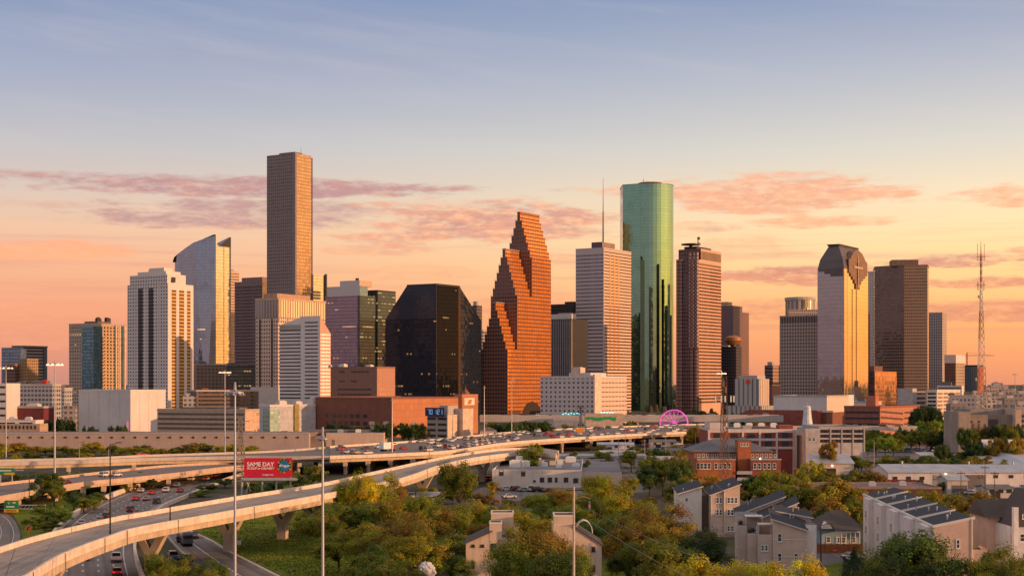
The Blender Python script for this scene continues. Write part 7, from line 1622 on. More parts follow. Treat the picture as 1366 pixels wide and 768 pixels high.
# ------------------------------------------------------------------ vehicles
def colour_mat(name, rough=.3, spec=.6, coat=.3):
    m, k, p = newmat(name); oi = k.new('ShaderNodeObjectInfo'); k.l.new(oi.outputs['Color'], p.inputs['Base Color'])
    p.inputs['Roughness'].default_value = rough; p.inputs['Coat Weight'].default_value = coat; return m
carpaint = colour_mat('car_paint'); carglass = plain('car_glass', (.012,.013,.016,1), .08, spec=.7, var=.05); tyre = plain('tyre_rubber', (.012,.012,.012,1), .9)
tail = plain('tail_lamp', (.5,.01,.008,1), .3); tail_lit = glow('tail_lamp_lit', (.8,.02,.012,1), .5); headl = plain('head_lamp', (.7,.68,.62,1), .15); chrome = plain('bumper_grey', (.06,.06,.062,1), .6)
def car_shape(kind):
    """returns meshes body, glass, wheel, lamps; car heads along +Y, centred on the origin"""
    L, Wd, hb, ht = {'sedan': (4.7,1.82,.92,1.46), 'suv': (4.7,1.92,1.08,1.78), 'pickup': (5.6,2.0,1.08,1.86), 'van': (5.4,2.0,1.1,2.15)}[kind]
    w = Wd/2; y0, y1 = -L/2, L/2
    b = MB()
    prof = {'sedan': [(y0,.35),(y1,.35),(y1,.68),(y1-.15,.78),(y1-1.25,hb),(y0+.35,hb+.02),(y0,.85)],
            'suv': [(y0,.4),(y1,.4),(y1,.85),(y1-.15,.98),(y1-1.1,hb+.05),(y0+.05,hb+.05),(y0,.9)],
            'pickup': [(y0,.5),(y1,.5),(y1,.98),(y1-.1,1.08),(y1-1.35,hb+.06),(y0,hb+.06)],
            'van': [(y0,.4),(y1,.4),(y1,.8),(y1-.2,1.0),(y1-.9,hb+.1),(y0,hb+.1)]}[kind]
    b.extr([(-w, y, z) for y, z in prof], (Wd, 0, 0), 0)
    cab = {'sedan': (y0+.55, y0+1.25, y1-2.25, y1-1.3), 'suv': (y0+.08, y0+.35, y1-2.0, y1-1.15), 'pickup': (y0+1.95, y0+2.05, y1-2.3, y1-1.4), 'van': (y0+.02, y0+.1, y1-1.7, y1-.95)}[kind]
    i = .16
    zb = hb+.02
    lo = [(-w+.06, cab[0]), (w-.06, cab[0]), (w-.06, cab[3]), (-w+.06, cab[3])]; hi = [(-w+i+.1, cab[1]), (w-i-.1, cab[1]), (w-i-.1, cab[2]), (-w+i+.1, cab[2])]
    g = MB(); g.prism(lo, zb, ht-.05, 0, 0, hi)
    b.prism([(x*1.02, y) for x, y in hi], ht-.06, ht, 0, 0, [(x*.96, y*.98) for x, y in hi])
    for sx in (-1, 1):      # roof pillars
        xl, xh = sx*(w-.05), sx*(w-i-.09)
        for yl_, yh_ in ((cab[0], cab[1]), ((cab[0]+cab[3])/2-.1, (cab[1]+cab[2])/2-.05), (cab[3], cab[2])): b.tube((xl,yl_,zb),(xh,yh_,ht-.05),.06,None,4)
    bm_ = MB(); bm_.box(-w+.02, w-.02, y0-.06, y0, .38, .62); bm_.box(-w+.02, w-.02, y1, y1+.06, .38, .62)
    wh = MB(); wh.tube((-.11,0,0),(.11,0,0),.33,None,12)
    t = MB(); t.box(-.2,.2,-.05,.03,-.1,.1)
    wp = [(sx*(w-.1), sy, .33) for sx in (-1,1) for sy in (y0+.85, y1-.9)]
    return dict(body=b, glass=g, bumper=bm_, wheel=wh, lamp=t, wpos=wp, L=L, w=w, hb=hb, y0=y0, y1=y1)
_cars = {}
def near_proto(kind):
    c = car_shape(kind); return dict(body=c['body'].mesh('body', [carpaint]), glass=c['glass'].mesh('windows', [carglass]), bumper=c['bumper'].mesh('bumper', [chrome]), wheel=c['wheel'].mesh('wheel', [tyre]), tail=c['lamp'].mesh('taillight', [tail]), tailon=c['lamp'].mesh('taillight', [tail_lit]), head=c['lamp'].mesh('headlight', [headl]), c=c)
def merge_into(dst, src, m, loc=(0,0,0)):
    o = len(dst.v); dst.v += [v + Vector(loc) for v in src.v]; dst.f += [[i+o for i in f] for f in src.f]; dst.m += [m]*len(src.f); dst.u += src.u; dst.sm += src.sm
def far_proto(kind):
    c = car_shape(kind); b = MB(); merge_into(b, c['body'], 0); merge_into(b, c['glass'], 1); merge_into(b, c['bumper'], 2)
    for p in c['wpos']: merge_into(b, c['wheel'], 2, p)
    for s in (-1,1): merge_into(b, c['lamp'], 3, (s*(c['w']-.25), c['y0'], .78)); merge_into(b, c['lamp'], 4, (s*(c['w']-.25), c['y1']+.02, .68))
    return b.mesh('car', [carpaint, carglass, chrome, tail_lit, headl])
PAINT = {'white': (.62,.61,.60,1), 'silver': (.36,.37,.39,1), 'black': (.012,.012,.014,1), 'red': (.40,.015,.02,1), 'dark grey': (.07,.07,.075,1), 'blue': (.03,.07,.18,1), 'dark red': (.14,.012,.014,1), 'beige': (.42,.34,.25,1)}
VEH = []     # (root, colour, kind, zone, u) for the labels
def car(kind, colour, pos, heading, zone, group, near, lights=True):
    """heading: direction vector of travel"""
    rz = math.atan2(heading.y, heading.x) - rad(90); u = CX + F*pos.x/pos.y
    if near:
        if kind not in _cars: _cars[kind] = near_proto(kind)
        pr = _cars[kind]; c = pr['c']
        r = thing('car' if kind in ('sedan','suv') else kind, None, {'sedan':'car','suv':'car','pickup':'pickup truck','van':'van'}[kind], tuple(pos), rz, group)
        o = obj('body', pr['body'], None, r); o.color = PAINT[colour]; obj('windows', pr['glass'], None, r); obj('bumper', pr['bumper'], None, r)
        for p in c['wpos']: obj('wheel', pr['wheel'], None, r, p)
        for s in (-1,1): obj('taillight', pr['tailon'] if lights else pr['tail'], None, r, (s*(c['w']-.25), c['y0'], .78)); obj('headlight', pr['head'], None, r, (s*(c['w']-.25), c['y1']+.02, .68))
    else:
        key = 'far' + kind
        if key not in _cars: _cars[key] = far_proto(kind)
        r = obj('car' if kind in ('sedan','suv') else kind, _cars[key], None, None, tuple(pos), rz); r.color = PAINT[colour]
        tag(r, None, {'sedan':'car','suv':'car','pickup':'pickup truck','van':'van'}[kind], group)
    VEH.append((r, colour, kind, zone, u)); return r
def along(A, Bp, u, v, zz):
    """point under screen spot and the road direction there"""
    p = G(u, v, zz); C_ = lerp_line(A, Bp, .5); i = min(range(1, len(C_)-1), key=lambda k: (C_[k]-p).length); d = (C_[i+1]-C_[i-1]); d.z = 0
    return p, d.normalized()
Z1 = 'on the curving main freeway'
for (u, v, col, kind) in ((188,656,'white','sedan'),(203,651,'black','suv'),(202,659,'red','sedan'),(222,656,'white','suv'),(236,649,'white','sedan'),(240,656,'dark red','sedan'),(255,641,'white','suv'),(275,640,'beige','sedan'),(287,636,'dark red','suv'),(297,627,'red','sedan'),(304,630,'silver','sedan'),(181,667,'red','sedan'),(196,667,'silver','sedan'),(209,671,'black','suv'),(174,682,'dark red','suv'),(183,686,'silver','sedan'),(142,691,'dark grey','suv'),(133,696,'silver','sedan'),(109,700,'white','sedan'),(155,748,'white','pickup'),(156,766,'red','sedan'),(113,746,'dark grey','sedan')):
    p, d = along(FA, FB, u, v, .03); car(kind, col, p, -d, Z1, 'cars on the main freeway', True)
for (u, v, col, kind) in ((88,645,'red','sedan'),(140,635.5,'white','suv'),(155,635,'white','sedan'),(72,645,'white','sedan'),(270,619,'dark grey','sedan'),(280,618,'dark grey','suv')):
    p, d = along(LA, LB, u, v, ZL+.02); car(kind, col, p, d, 'on the lower ramp bridge at left', 'cars on the lower ramp bridge', True)
for (u, v, col, kind) in ((258,717,'dark red','sedan'),(250,748,'dark grey','sedan'),(231,746,'blue','suv')):
    p, d = along(RA, RB, u, v, .03); car(kind, col, p, d, 'on the frontage road under the flyover', 'cars on the frontage road', True)
p, d = along(UA, UB, 190, 608, ZU); car('sedan', 'red', p, d, 'on the thin ramp bridge', 'cars on the ramp bridge', False)
# fuel tanker
p, d = along(RA, RB, 246, 725, .03); r = thing('tanker_truck', 'dark tanker truck on the frontage road beside the flyover pier', 'truck', tuple(p), math.atan2(d.y, d.x)-rad(90))
b = MB(); b.tube((0,-5.5,1.9),(0,3.2,1.9),1.05,None,16); obj('tank', b, plain('tank_dark', (.10,.10,.11,1), .3, .6), r); b = MB(); b.box(-1.1,1.1,3.6,6.0,.7,2.6); b.prism([(-1.1,3.6),(1.1,3.6),(1.1,5.6),(-1.1,5.6)],2.6,3.1,0,0,[(-.95,3.8),(.95,3.8),(.95,5.2),(-.95,5.2)]); obj('cab', b, plain('cab_blue', (.08,.10,.14,1), .3), r)
b = MB(); b.box(-.9,.9,-5.6,5.6,.6,.85); b.box(-1.1,1.1,-5.75,-5.6,.5,1.2); obj('chassis', b, dark_metal, r); b = MB(); b.tube((-1.1,0,0),(1.1,0,0),.5,None,12); o = None
for yy in (-4.8,-3.6,2.4,5.0): o = obj('axle_wheels', b, tyre, r, (0,yy,.5)) if o is None else again(o, (0,yy,.5))
b = MB(); b.box(-1,1,6.0,6.03,1.7,2.5); obj('windscreen', b, carglass, r); b = MB(); b.box(-1.0,-.7,-5.8,-5.74,.8,1.0); b.box(.7,1.0,-5.8,-5.74,.8,1.0); obj('taillight', b, tail_lit, r)
# crowded elevated freeway: rows of slow traffic
rs = random.Random(11); C_ = lerp_line(EA, EB, .5); N_ = len(EA)
cols = ['white']*13 + ['silver']*6 + ['black']*2 + ['red']*3 + ['dark grey']*2 + ['dark red']*2 + ['beige']*4
lanes = (.10,.19,.28,.37,.58,.67,.76,.85); used = []
def lane_pt(fr, t): 
    i = min(int(t), N_-2); return (EA[i].lerp(EB[i], fr)).lerp(EA[i+1].lerp(EB[i+1], fr), t-i), (C_[i+1]-C_[i]).normalized()
for ln, fr in enumerate(lanes):
    t = rs.uniform(.5, 2.5)
    while t < N_-3:
        p, d = lane_pt(fr, t); u = CX + F*p.x/p.y; dens_ = (.36 if u > 560 else .16) * (1.5 if (t*1.3+ln) % 7 < 3 else .7)
        if rs.random() < dens_: 
            kind = rs.choice(['sedan','sedan','suv','suv','pickup','van']); d = Vector((d.x,d.y,0))
            car(kind, rs.choice(cols), p + Vector((0,0,.02)), d if ln >= 4 else -d, 'on the crowded elevated freeway', 'cars on the crowded elevated freeway', False)
        step = 7.5/max((EA[min(int(t)+1,N_-1)]-EA[int(t)]).length, .1); t += step*rs.uniform(1.0,1.9)
r = thing('box_truck', 'white box truck at the left end of the crowded elevated freeway', 'truck', (0,0,0)); p, d = along(EA, EB, 517, 601, ZE+.02); r.location = p; r.rotation_euler = (0,0,math.atan2(d.y,d.x)-rad(90))
b = MB(); b.box(-1.25,1.25,-4.2,2.4,.9,3.7); obj('cargo_box', b, white_metal, r); b = MB(); b.prism([(-1.1,2.5),(1.1,2.5),(1.1,4.6),(-1.1,4.6)],.6,2.6,0,0,[(-1.05,2.5),(1.05,2.5),(1.05,4.0),(-1.05,4.0)]); obj('cab', b, plain('cab_red', (.3,.03,.03,1), .4), r); b = MB(); [b.tube((-1.1,yy,.45),(1.1,yy,.45),.45,None,10) for yy in (-3.2,-2.2,3.6)]; obj('wheels', b, tyre, r)
# viaduct traffic in the distance
for i in range(26):
    u = rs.uniform(645, 1040); D = 1110 + rs.choice([3.5,7,11,14.5]); car(rs.choice(['sedan','suv','van']), rs.choice(cols), Vector((X(u,D), D, Zv(553.5,1110)-.88)), Vector((rs.choice([-1,1]),0,0)), 'on the far pale viaduct', 'cars on the far viaduct', False)
for i in range(12):
    u = rs.uniform(1090, 1278); D = 905 + rs.choice([3,6,10]); car(rs.choice(['sedan','suv','van']), rs.choice(cols), Vector((X(u,D), D, Zv(568.5,905)-.88)), Vector((rs.choice([-1,1]),0,0)), 'on the thin right-hand viaduct', 'cars on the thin viaduct', False)
# parked cars
PC = ['white']*6+['silver']*5+['black']*3+['dark grey']*4+['red']*2+['blue']*2+['dark red']
for row, (va, ua, ub) in enumerate(((591.5,1098,1265),(594,1100,1262),(598,1110,1275),(601,1150,1300),(603,1165,1300))):
    D = Dg(va); x_ = X(ua, D)
    while x_ < X(ub, D):
        if rs.random() < .78: car(rs.choice(['sedan','suv','suv','pickup']), rs.choice(PC), Vector((x_, D+rs.uniform(-.4,.4), .03)), Vector((rs.uniform(-.06,.06), rs.choice([1,-1]), 0)), 'in the lot beside the grey garage', 'cars in the parking lot', False, False)
        x_ += rs.uniform(2.75, 3.3)
for (u, v, col, kind) in ((660,654,'blue','sedan'),(675.5,654,'white','sedan'),(690,654.5,'dark red','suv'),(699,655,'silver','sedan'),(708,655,'white','van'),(717,655.5,'black','suv'),(725,655.5,'black','sedan'),(732,656,'dark red','sedan'),(679,664,'silver','sedan')):
    p = G(u, v, .03); car(kind, col, p, Vector((.9,.45,0)) if kind != 'van' else Vector((0,1,0)), 'parked before the white workshop', 'cars parked by the white workshop', True, False)
for i, (u, v, col) in enumerate(((637,640,'black'),(641,640,'silver'),(645,640,'black'),(649,640,'dark grey'),(653,640,'black'))): car('sedan', col, G(u, v, .03), Vector((.2,1,0)), 'shaded left of the white workshop', 'cars in shade by the white workshop', False, False)
for (u, v, col, kind) in ((551,643,'dark red','sedan'),(558,643,'white','sedan'),(554,665,'silver','van'),(1141,756,'dark grey','suv'),(1137,745,'white','sedan'),(991,650,'white','suv')): car(kind, col, G(u, v, .03), Vector((1,.5,0)), {551:'under the flyover beside the trees',558:'under the flyover beside the trees',554:'half hidden among the autumn trees',1141:'under the dark tree before the white townhouses',1137:'on the street before the blue bungalow',991:'behind the tan townhouse'}[u], 'cars parked among the trees', True, False)
ZS = [('rail yard', 790, 925, 592, 604, 26), ('warehouse yard', 1190, 1366, 652, 660, 22)]
for zn, ua, ub, va, vb, n_ in ZS:
    for i in range(n_):
        u = ua + (ub-ua)*(i+rs.uniform(.1,.9))/n_; v = rs.uniform(va, vb); car(rs.choice(['sedan','suv','van','pickup']), rs.choice(PC), G(u, v, .03), Vector((1, rs.uniform(-.4,.4), 0)), 'in the ' + zn, 'cars in the ' + zn, False, False)

# ------------------------------------------------------------------ trees
def leaf_mat():
    m, k, p = newmat('leaf'); oi = k.new('ShaderNodeObjectInfo'); at = k.new('ShaderNodeAttribute', attribute_name='tint'); 
    hsv = k.new('ShaderNodeHueSaturation'); k.l.new(oi.outputs['Color'], hsv.inputs['Color']); sx, sy, sz = k.sep(at.outputs['Vector'])
    k.put(hsv.inputs['Hue'], k.m('ADD', k.m('MULTIPLY', k.m('SUBTRACT', sx, .5), .085), .5)); k.put(hsv.inputs['Value'], k.m('ADD', .5, k.m('MULTIPLY', sy, 1.0))); 
    k.put(p.inputs['Base Color'], hsv.outputs[0]); p.inputs['Roughness'].default_value = .65; p.inputs['Specular IOR Level'].default_value = .25
    tr = k.new('ShaderNodeBsdfTranslucent'); k.l.new(hsv.outputs[0], tr.inputs[0]); mx = k.new('ShaderNodeMixShader'); mx.inputs[0].default_value = .32
    k.l.new(p.outputs[0], mx.inputs[1]); k.l.new(tr.outputs[0], mx.inputs[2]); o = [n_ for n_ in m.node_tree.nodes if n_.type == 'OUTPUT_MATERIAL'][0]; k.l.new(mx.outputs[0], o.inputs[0]); return m
leafm = leaf_mat(); barkm = plain('bark', (.055,.042,.032,1), .9, var=.3, scale=2.0)
def tree_mesh(seed, shape, nclump, per, leaf):
    """unit tree: crown fills roughly z .22..1, radius .5 (scaled later). returns crown mesh, trunk mesh"""
    r = random.Random(seed); V = []; Fc = []; T = []; tk = MB(); clumps = []
    cz, ch = {'round': (.60,.40), 'wide': (.62,.37), 'tall': (.58,.44), 'loose': (.60,.40), 'bush': (.50,.50), 'cone': (.55,.46)}[shape]
    tries = 0
    lobes = [(r.uniform(-.27,.27), r.uniform(-.27,.27), r.uniform(-.3,.35), r.uniform(.38,.78)) for _ in range(6)]
    while len(clumps) < nclump and tries < 5000:
        tries += 1
        d = Vector((r.gauss(0,1), r.gauss(0,1), r.gauss(0,1))).normalized(); rad_ = r.uniform(.45, 1.0) ** .6
        lb = r.choice(lobes)
        p = Vector((lb[0] + d.x*.36*rad_*lb[3], lb[1] + d.y*.36*rad_*lb[3], cz + lb[2]*ch + d.z*ch*rad_*lb[3]))
        if shape == 'cone':
            k = 1.05 - (p.z - .1)/.95; p.x *= max(k, .05)*1.3; p.y *= max(k, .05)*1.3
        if p.z < (.18 if shape != 'bush' else .03): continue
        clumps.append((p, r.uniform(.055,.125) * (1.3 if shape == 'loose' else 1.0)))
    top = max(c.z + s for c, s in clumps); 
    for p, s in clumps:
        ct = r.random(); cv = r.uniform(.2,1.0); out = Vector((p.x, p.y, (p.z-.45)*1.2))
        for _ in range(per):
            d = Vector((r.gauss(0,1), r.gauss(0,1), r.gauss(0,1)*.8)).normalized(); q_ = p + d*s*(r.uniform(.2,1.0)**.5)*Vector((1,1,.85)).length/1.65
            nrm = (d + out.normalized()*.5 + Vector((r.gauss(0,.5), r.gauss(0,.5), r.gauss(0,.5)+.35))).normalized(); a = nrm.orthogonal().normalized(); a.rotate(Matrix.Rotation(r.uniform(0,6.28), 3, nrm)); c_ = nrm.cross(a)
            l = leaf*r.uniform(.6,1.3); w = l*r.uniform(.5,.8); b0 = len(V)
            V += [tuple(q_-a*l-c_*w*.3), tuple(q_-a*l*.1-c_*w), tuple(q_+a*l+c_*w*.2), tuple(q_+a*l*.05+c_*w)]; Fc.append((b0,b0+1,b0+2,b0+3)); T.append((min(1,max(0,ct+r.gauss(0,.22))), min(1,max(0,cv*.6+r.random()*.4)), 0))
    me = bpy.data.meshes.new('crown'); me.from_pydata(V, [], Fc); me.materials.append(leafm); at = me.attributes.new('tint', 'FLOAT_VECTOR', 'FACE'); at.data.foreach_set('vector', [x_ for t_ in T for x_ in t_]); me.update()
    fork = r.uniform(.22,.32); tk.tube((0,0,0),(r.uniform(-.02,.02),r.uniform(-.02,.02),fork),.026,.019,7)
    for p, s in r.sample(clumps, min(len(clumps), 22)):
        mid = Vector((p.x*.45, p.y*.45, fork+(p.z-fork)*.5)); tk.tube((0,0,fork-.02), mid, .013, .008, 5); tk.tube(mid, p, .008, .003, 4)
    return me, tk.mesh('trunk', [barkm]), top
KIND = {}
for sh in ('round','wide','tall','loose','bush','cone'):
    KIND[sh] = [tree_mesh(sum(map(ord, sh))*7 + i, sh, {'round':64,'wide':66,'tall':56,'loose':46,'bush':46,'cone':46}[sh], 120, .021) for i in range(2)]
FINE = {sh: [tree_mesh(sum(map(ord, sh))*13 + i, sh, 96, 170, .0125) for i in range(3)] for sh in ('round','wide','loose','bush','cone')}
GREEN = {'y': (.31,.285,.018,1), 'm': (.185,.205,.02,1), 'g': (.085,.125,.022,1), 'o': (.28,.195,.022,1), 'Y': (.47,.41,.02,1), 'd': (.042,.068,.022,1), 'l': (.21,.28,.03,1)}
WORD = {'y': 'yellow-green', 'm': 'olive', 'g': 'dark green', 'o': 'orange-brown', 'Y': 'bright yellow', 'd': 'deep dark green', 'l': 'light green'}
TREES = []
rt_ = random.Random(5)
def tree(u, vt, wpx, D, col, sh=None, fine=False, group=None, zone=None, cat='tree'):
    pool = FINE if fine else KIND
    sh = sh or rt_.choice(['round','wide','loose','tall'] if not fine else ['round','wide','loose'])
    cm, tm, top = rt_.choice(pool[sh]); h = Zv(vt, D); w = wpx*D/2000
    if h < 1: return
    s = w/.82; r = thing('bush' if sh == 'bush' else 'tree', None, 'bush' if sh == 'bush' else cat, (X(u, D), D, 0), rt_.uniform(0, 6.28), group or 'trees of the city edge')
    o = obj('trunk', tm, None, r); o.scale = (max(.7, s*.8), max(.7, s*.8), h/top)
    c_ = obj('crown', cm, None, r); c_.scale = (s, s, h/top); k = rt_.uniform(.82,1.2); g_ = GREEN[col]; c_.color = (g_[0]*k, g_[1]*k*rt_.uniform(.93,1.07), g_[2], 1)
    TREES.append((r, col, h, u, vt, D, sh, zone))
# big foreground mass
for a in ((465,620,52,362,'y','loose'),(500,624,60,366,'y','wide'),(484,632,44,360,'Y','round'),(530,640,44,372,'o','round'),(612,611,58,395,'m','round'),(428,676,74,325,'m','wide'),(470,664,80,330,'m','round'),(515,660,70,335,'o','wide'),(556,655,62,340,'m','wide'),(560,672,92,310,'o','wide'),(602,668,70,318,'m','round'),
          (452,705,80,285,'m','round'),(497,694,84,290,'y','wide'),(540,690,80,282,'o','round'),(553,703,94,262,'y','round'),(598,706,80,285,'m','wide'),(478,738,80,245,'m','bush'),(520,742,80,240,'m','bush'),(505,720,60,255,'g','bush'),(602,738,60,262,'g','round'),
          (640,664,58,345,'y','wide'),(672,668,66,335,'m','wide'),(704,680,66,305,'y','round'),(655,690,60,310,'o','round'),(690,672,50,340,'m','round'),(736,676,54,320,'g','round'),(745,648,56,385,'o','round'),(722,655,50,380,'m','wide'),(765,668,60,340,'m','round'),
          (722,692,98,236,'o','loose'),(690,714,74,232,'m','round'),(757,700,66,240,'o','loose'),(735,722,70,226,'g','loose'),(768,735,60,228,'m','loose'),
          (812,630,76,405,'y','wide'),(795,652,70,360,'m','wide'),(835,655,70,350,'y','round'),(852,668,66,330,'m','round'),(812,682,70,312,'m','wide'),(780,690,60,300,'g','round'),
          (872,662,90,290,'o','wide'),(850,690,90,272,'o','round'),(900,690,70,276,'o','wide'),(868,712,80,255,'m','round'),(842,722,70,262,'g','round'),(905,725,60,258,'g','round'),(952,698,84,268,'d','wide'),(930,716,60,262,'d','round'),
          (940,734,110,214,'Y','wide'),(905,750,70,212,'Y','round'),(985,742,70,210,'Y','round'),(1052,730,96,204,'Y','wide'),(1025,748,60,206,'Y','round'),(1085,742,50,206,'y','round'),
          (1215,700,132,218,'g','wide'),(1180,722,90,216,'g','loose'),(1252,716,80,216,'g','round'),(1160,742,70,220,'d','round'),(1225,735,90,208,'d','wide'),(1332,720,92,214,'m','wide'),(1305,744,60,210,'y','round'),(1352,735,60,208,'m','round'),(1138,726,26,262,'d','cone'),
          (210,734,54,252,'m','bush'),(246,736,58,246,'m','round'),(285,740,50,244,'g','round'),(228,750,50,238,'m','bush'),(268,756,50,238,'m','bush')): tree(*a, fine=True, group='autumn trees of the foreground')
# middle distance
for a in ((702,590,38,560,'m','round'),(884,606,52,480,'m','round'),(905,612,44,470,'g','round'),(866,618,50,470,'g','wide'),(895,600,36,500,'o','round'),(935,630,64,420,'o','wide'),(962,634,50,415,'o','wide'),(910,636,50,420,'m','round'),(1000,632,40,430,'g','round'),(1018,626,40,425,'m','wide'),(1038,622,44,430,'y','tall'),(1022,640,50,410,'m','round'),(1078,612,36,470,'y','tall'),(1060,630,40,420,'m','round'),(1078,634,60,395,'y','wide'),(1110,634,66,380,'o','wide'),(1138,640,54,378,'o','round'),(1060,650,50,385,'m','round'),(1105,660,60,345,'o','wide'),(1135,660,40,352,'m','round'),(1090,672,40,345,'g','bush'),
          (1130,625,34,470,'g','round'),(1156,624,46,460,'o','wide'),(1172,632,30,455,'o','round'),(1098,628,40,455,'m','round'),(1198,650,48,395,'y','round'),(1244,652,46,385,'y','wide'),(1268,658,46,370,'m','round'),(1300,652,74,310,'o','wide'),(1275,668,50,318,'m','round'),(1325,655,50,322,'o','round'),(1308,690,60,292,'g','wide'),(1285,685,36,300,'g','round'),
          (1277,611,40,560,'g','wide'),(1302,610,44,560,'o','round'),(1336,614,34,545,'l','wide'),(1204,614,26,560,'o','bush'),(1246,613,10,560,'d','round'),(57,629,42,445,'g','round'),(72,640,40,440,'m','round'),(38,645,30,440,'g','bush'),(62,672,46,382,'l','tall'),(82,678,40,378,'l','wide'),(45,690,40,372,'y','bush'),(98,655,44,425,'g','round'),(125,655,40,430,'g','wide'),(112,662,40,420,'m','bush'),(75,690,40,365,'m','bush'),
          (300,637,36,520,'g','wide'),(280,645,36,500,'g','bush'),(338,640,40,480,'m','wide'),(365,640,40,470,'g','wide'),(395,628,44,490,'m','wide'),(415,620,40,500,'m','round'),(350,650,40,440,'g','bush'),(380,655,40,430,'g','bush'),(410,650,36,430,'m','bush'),(325,655,30,445,'g','bush'),(265,652,36,480,'m','bush'),(185,628,30,540,'g','bush'),(160,640,36,500,'m','bush'),(205,634,36,510,'g','bush'),(20,632,30,530,'g','bush'),(90,630,40,520,'m','bush'),(120,628,36,530,'o','bush'),(150,626,30,540,'g','bush'),
          (760,600,26,620,'g','bush'),(800,600,30,640,'m','bush'),(842,600,30,610,'m','round'),(815,603,26,600,'g','bush'),(876,602,30,600,'g','bush'),(780,612,26,560,'g','bush'),(640,655,40,430,'o','bush'),(655,640,22,470,'o','bush'),
          (985,590,30,560,'g','bush'),(1108,585,30,600,'o','bush'),(1118,608,24,620,'g','bush'),(1145,606,40,620,'g','bush'),(1180,606,40,600,'m','bush'),(1225,606,40,590,'g','bush')): tree(*a, group='trees of the middle distance')
# scattered trees filling the yards
for (ua, ub, va, vb_, n_, cs) in ((790,930,592,606,13,'gmo'),(1085,1300,606,613,16,'gmy'),(1060,1260,640,650,13,'moy'),(1260,1366,600,612,7,'mgo'),(660,880,660,668,10,'moy'),(1110,1366,664,676,8,'moy'),(420,620,640,660,9,'mgy')):
    for i in range(n_):
        vt_ = rt_.uniform(va, vb_); tree(ua+(ub-ua)*(i+rt_.uniform(.1,.9))/n_, vt_, rt_.uniform(16,32), 36*2000/(vt_-512+rt_.uniform(14,22)), rt_.choice(cs), rt_.choice(['round','wide','bush','loose']), group='trees of the middle distance')
# row before the retaining wall
for i in range(27):
    u = -4 + 12.8*i + rt_.uniform(-3,3); tree(u, rt_.uniform(589,597) if i not in (8,9,17) else 597, rt_.uniform(24,36), 755+rt_.uniform(-12,12), rt_.choice(['y','Y','m','o','Y','y']), rt_.choice(['round','wide','bush']), group='row of trees before the retaining wall')
for i in range(12): tree(-4+18*i+rt_.uniform(-4,4), rt_.uniform(601,606), 24, 690+rt_.uniform(-10,10), rt_.choice(['m','g','y']), 'bush', group='row of trees before the retaining wall')
# belts at the foot of downtown
for (ua, ub, vt, D, n_, cs, w_) in ((54,104,558,990,6,'dddg',16),(104,132,566,900,3,'dg',12),(145,172,566,900,3,'dg',12),(440,500,566,880,6,'gmd',18),(500,570,562,870,7,'gd',18),(650,735,560,915,10,'gdg',18),(735,780,566,1040,4,'ym',12),(832,850,561,1095,3,'mg',10),(905,960,545,1150,7,'d',16),(960,1000,547,1150,3,'d',12),(920,950,566,860,4,'mo',18),(1000,1030,562,880,4,'gm',12),(1215,1250,540,1000,5,'d',16),(1250,1295,546,980,5,'dg',16),(1225,1262,558,890,5,'ml',16),(1155,1240,574,800,9,'ymm',24),(1150,1200,582,740,4,'yl',26),(1240,1282,573,800,6,'gd',20),(1285,1320,570,700,4,'mgo',22),(1318,1366,565,700,6,'dgm',24),(1250,1264,590,650,2,'g',22),(1290,1312,588,650,3,'dg',24),(1322,1366,583,640,5,'og',22),(1195,1230,568,830,4,'g',16),(1110,1150,560,1000,0,'g',10)):
    for i in range(n_): tree(ua+(ub-ua)*(i+.5)/n_+rt_.uniform(-2,2), vt+rt_.uniform(-2,3), w_*rt_.uniform(.8,1.3), D+rt_.uniform(-10,10), rt_.choice(cs), rt_.choice(['round','wide','bush']), group='trees at the foot of downtown')

# ------------------------------------------------------------------ far city at the right horizon
rf = random.Random(21); mats_f = [facade('far%d' % i, c_, (.15,.14,.15,1), 4, 4, .6, .5, .2, .4) for i, c_ in enumerate(((.34,.29,.27,1),(.45,.40,.37,1),(.26,.23,.23,1),(.20,.18,.19,1)))]
k_ = 0
for (u0, u1, vt, D) in ((1322,1345,513.5,2600),(1326,1338,510.5,2650),(1364,1372,514,2400),(1312,1330,519,2100),(1345,1366,521,1900),(1330,1352,526,1500),(1340,1366,531,1250),(1310,1336,527,1350),(1296,1314,524,1600),(1352,1400,525,1300),(1328,1345,539,960),(1354,1380,540,1000),(1316,1330,533,1200),(1290,1300,531,1250),(1268,1290,538,1130),(1336,1352,519,1700),(-20,2,515,1400),(62,92,531,1500),(76,94,528,1700),(84,100,541,1150),(244,262,528,1300),(1005,1032,520,1600)):
    k_ += 1; r = thing('far_building', None, 'building', (X(u0, D), D, 0), rad(rf.uniform(-6,6))); w_ = X(u1, D)-X(u0, D); h = Zv(vt, D); b = MB(); b.box(0,w_,0,w_*.8,0,h); obj('building_body', b, mats_f[k_ % 4], r); b = MB(); b.box(w_*.2,w_*.55,w_*.2,w_*.5,h,h+2.5); obj('rooftop_unit', b, concrete, r); TREES.append((r, None, h, (u0+u1)/2, vt, D, 'bld', None))
b = MB(); rf = random.Random(9)
for i in range(2600):
    D = rf.uniform(1900, 7000); u = rf.uniform(-150, 1520); c_ = Vector((X(u, D), D, 0)); h = rf.uniform(7, 13); w_ = rf.uniform(7, 20); k = 6; an = rf.uniform(0, 6.28)
    P = [(c_.x+w_*.5*rf.uniform(.6,1.2)*math.cos(an+2*math.pi*j/k), c_.y+w_*.5*math.sin(an+2*math.pi*j/k)) for j in range(k)]; T_ = [(c_.x+(p[0]-c_.x)*.55, c_.y+(p[1]-c_.y)*.55) for p in P]; b.prism(P, 0, h, 0, 0, T_)
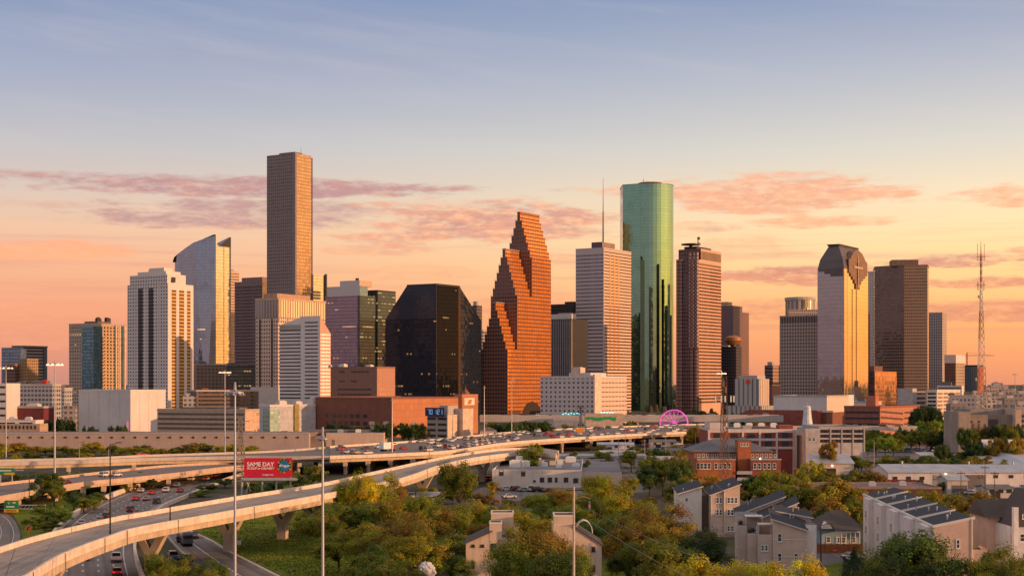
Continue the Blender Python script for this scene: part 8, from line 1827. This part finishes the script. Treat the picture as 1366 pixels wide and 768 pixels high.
tag(obj('distant_treetops', b, plain('far_foliage', (.05,.05,.028,1), .95, var=.4, scale=.03)), 'far-off belt of treetops merging along the horizon behind the city', 'woods', None, 'stuff')

# ------------------------------------------------------------------ labels that single each thing out
ORD = ['leftmost', 'second from left', 'third from left', 'fourth from left', 'fifth from left', 'sixth from left', 'seventh from left', 'eighth from left', 'ninth from left', 'tenth from left', 'eleventh from left', 'twelfth from left']
def ordinal(i, n_):
    if i == n_-1 and n_ > 1: return 'rightmost'
    if i < len(ORD): return ORD[i]
    j = n_-1-i
    return ORD[j].replace('left', 'right') if j < len(ORD) else 'number %d from left' % (i+1)
groups = {}
for (r, col, kind, zone, u) in VEH: groups.setdefault((col, {'sedan':'sedan','suv':'tall car','pickup':'pickup','van':'van'}[kind], zone), []).append((u, r))
for (col, kd, zone), L in groups.items():
    L.sort(key=lambda t_: t_[0])
    for i, (u, r) in enumerate(L): r['label'] = ('%s %s %s' % (col, kd, zone)) if len(L) == 1 else '%s of the %s %ss %s' % (ordinal(i, len(L)), col, kd, zone)
LM = [('the billboard',357,620,452),('the near left highway sign',15,672,420),('the lower ramp bridge',60,645,450),('the long retaining wall',80,590,790),('the long retaining wall',180,590,790),('the long retaining wall',290,590,790),('the left bend of the main freeway',150,650,520),('the flyover piers',310,690,346),('the frontage road',250,735,260),('the lawn',440,690,320),('the white sculpture',560,740,262),('the far end of the flyover',640,600,560),('the flyover above the trees',480,650,410),('the white workshop',740,630,520),('the tan shed',640,672,440),('the left beige stucco house',655,710,262),('the right beige stucco house',770,710,258),('the hipped brick building',980,600,500),('the tan townhouse with a white half',948,660,360),('the balconied townhouse row',1040,690,286),('the blue bungalow',1120,700,330),('the right-hand white townhouses',1220,680,270),('the house with a white chimney',1350,690,262),('the long dark brick building',1160,660,410),('the long white warehouse',1230,635,510),('the brick chimney stack',1066,600,560),('the parking lot',1180,595,810),('the concrete ruin',1310,560,740),('the sweeping-roofed hall',1345,600,620),('the ferris wheel',899,560,955),('the small-windowed white block',760,540,1000),('the long brick building',520,560,900),('the windowless white box',140,560,940),('the low red building',70,560,990),('the sunlit balcony hotel',1250,545,1000),('the rail yard',830,600,640),('the brick parking garage',1190,560,920),('the right horizon',1340,520,2000),('the left edge of downtown',70,520,1500)]
tg_ = {}
for (r, col, h, u, vt, D, sh, zone) in TREES:
    px_ = X(u, D); nm = min(LM, key=lambda l: math.hypot(X(l[1], l[3]) - px_, (l[3]-D)*.6))[0]
    if sh == 'bld': key = ('%s far-off building near %s' % ('pale' if h > 25 else 'low', nm), '')
    else:
        size = 'tall' if h > 13 else ('small' if h < 6.5 else 'mid-sized'); key = ('%s %s %s near %s' % (size, WORD[col], {'bush':'bush','cone':'conical tree'}.get(sh, 'tree'), nm), '')
    tg_.setdefault(key, []).append((u, r))
for (lab, _), L in tg_.items():
    L.sort(key=lambda t_: t_[0])
    for i, (u, r) in enumerate(L): r['label'] = lab + ('' if len(L) == 1 else ', ' + ordinal(i, len(L)))
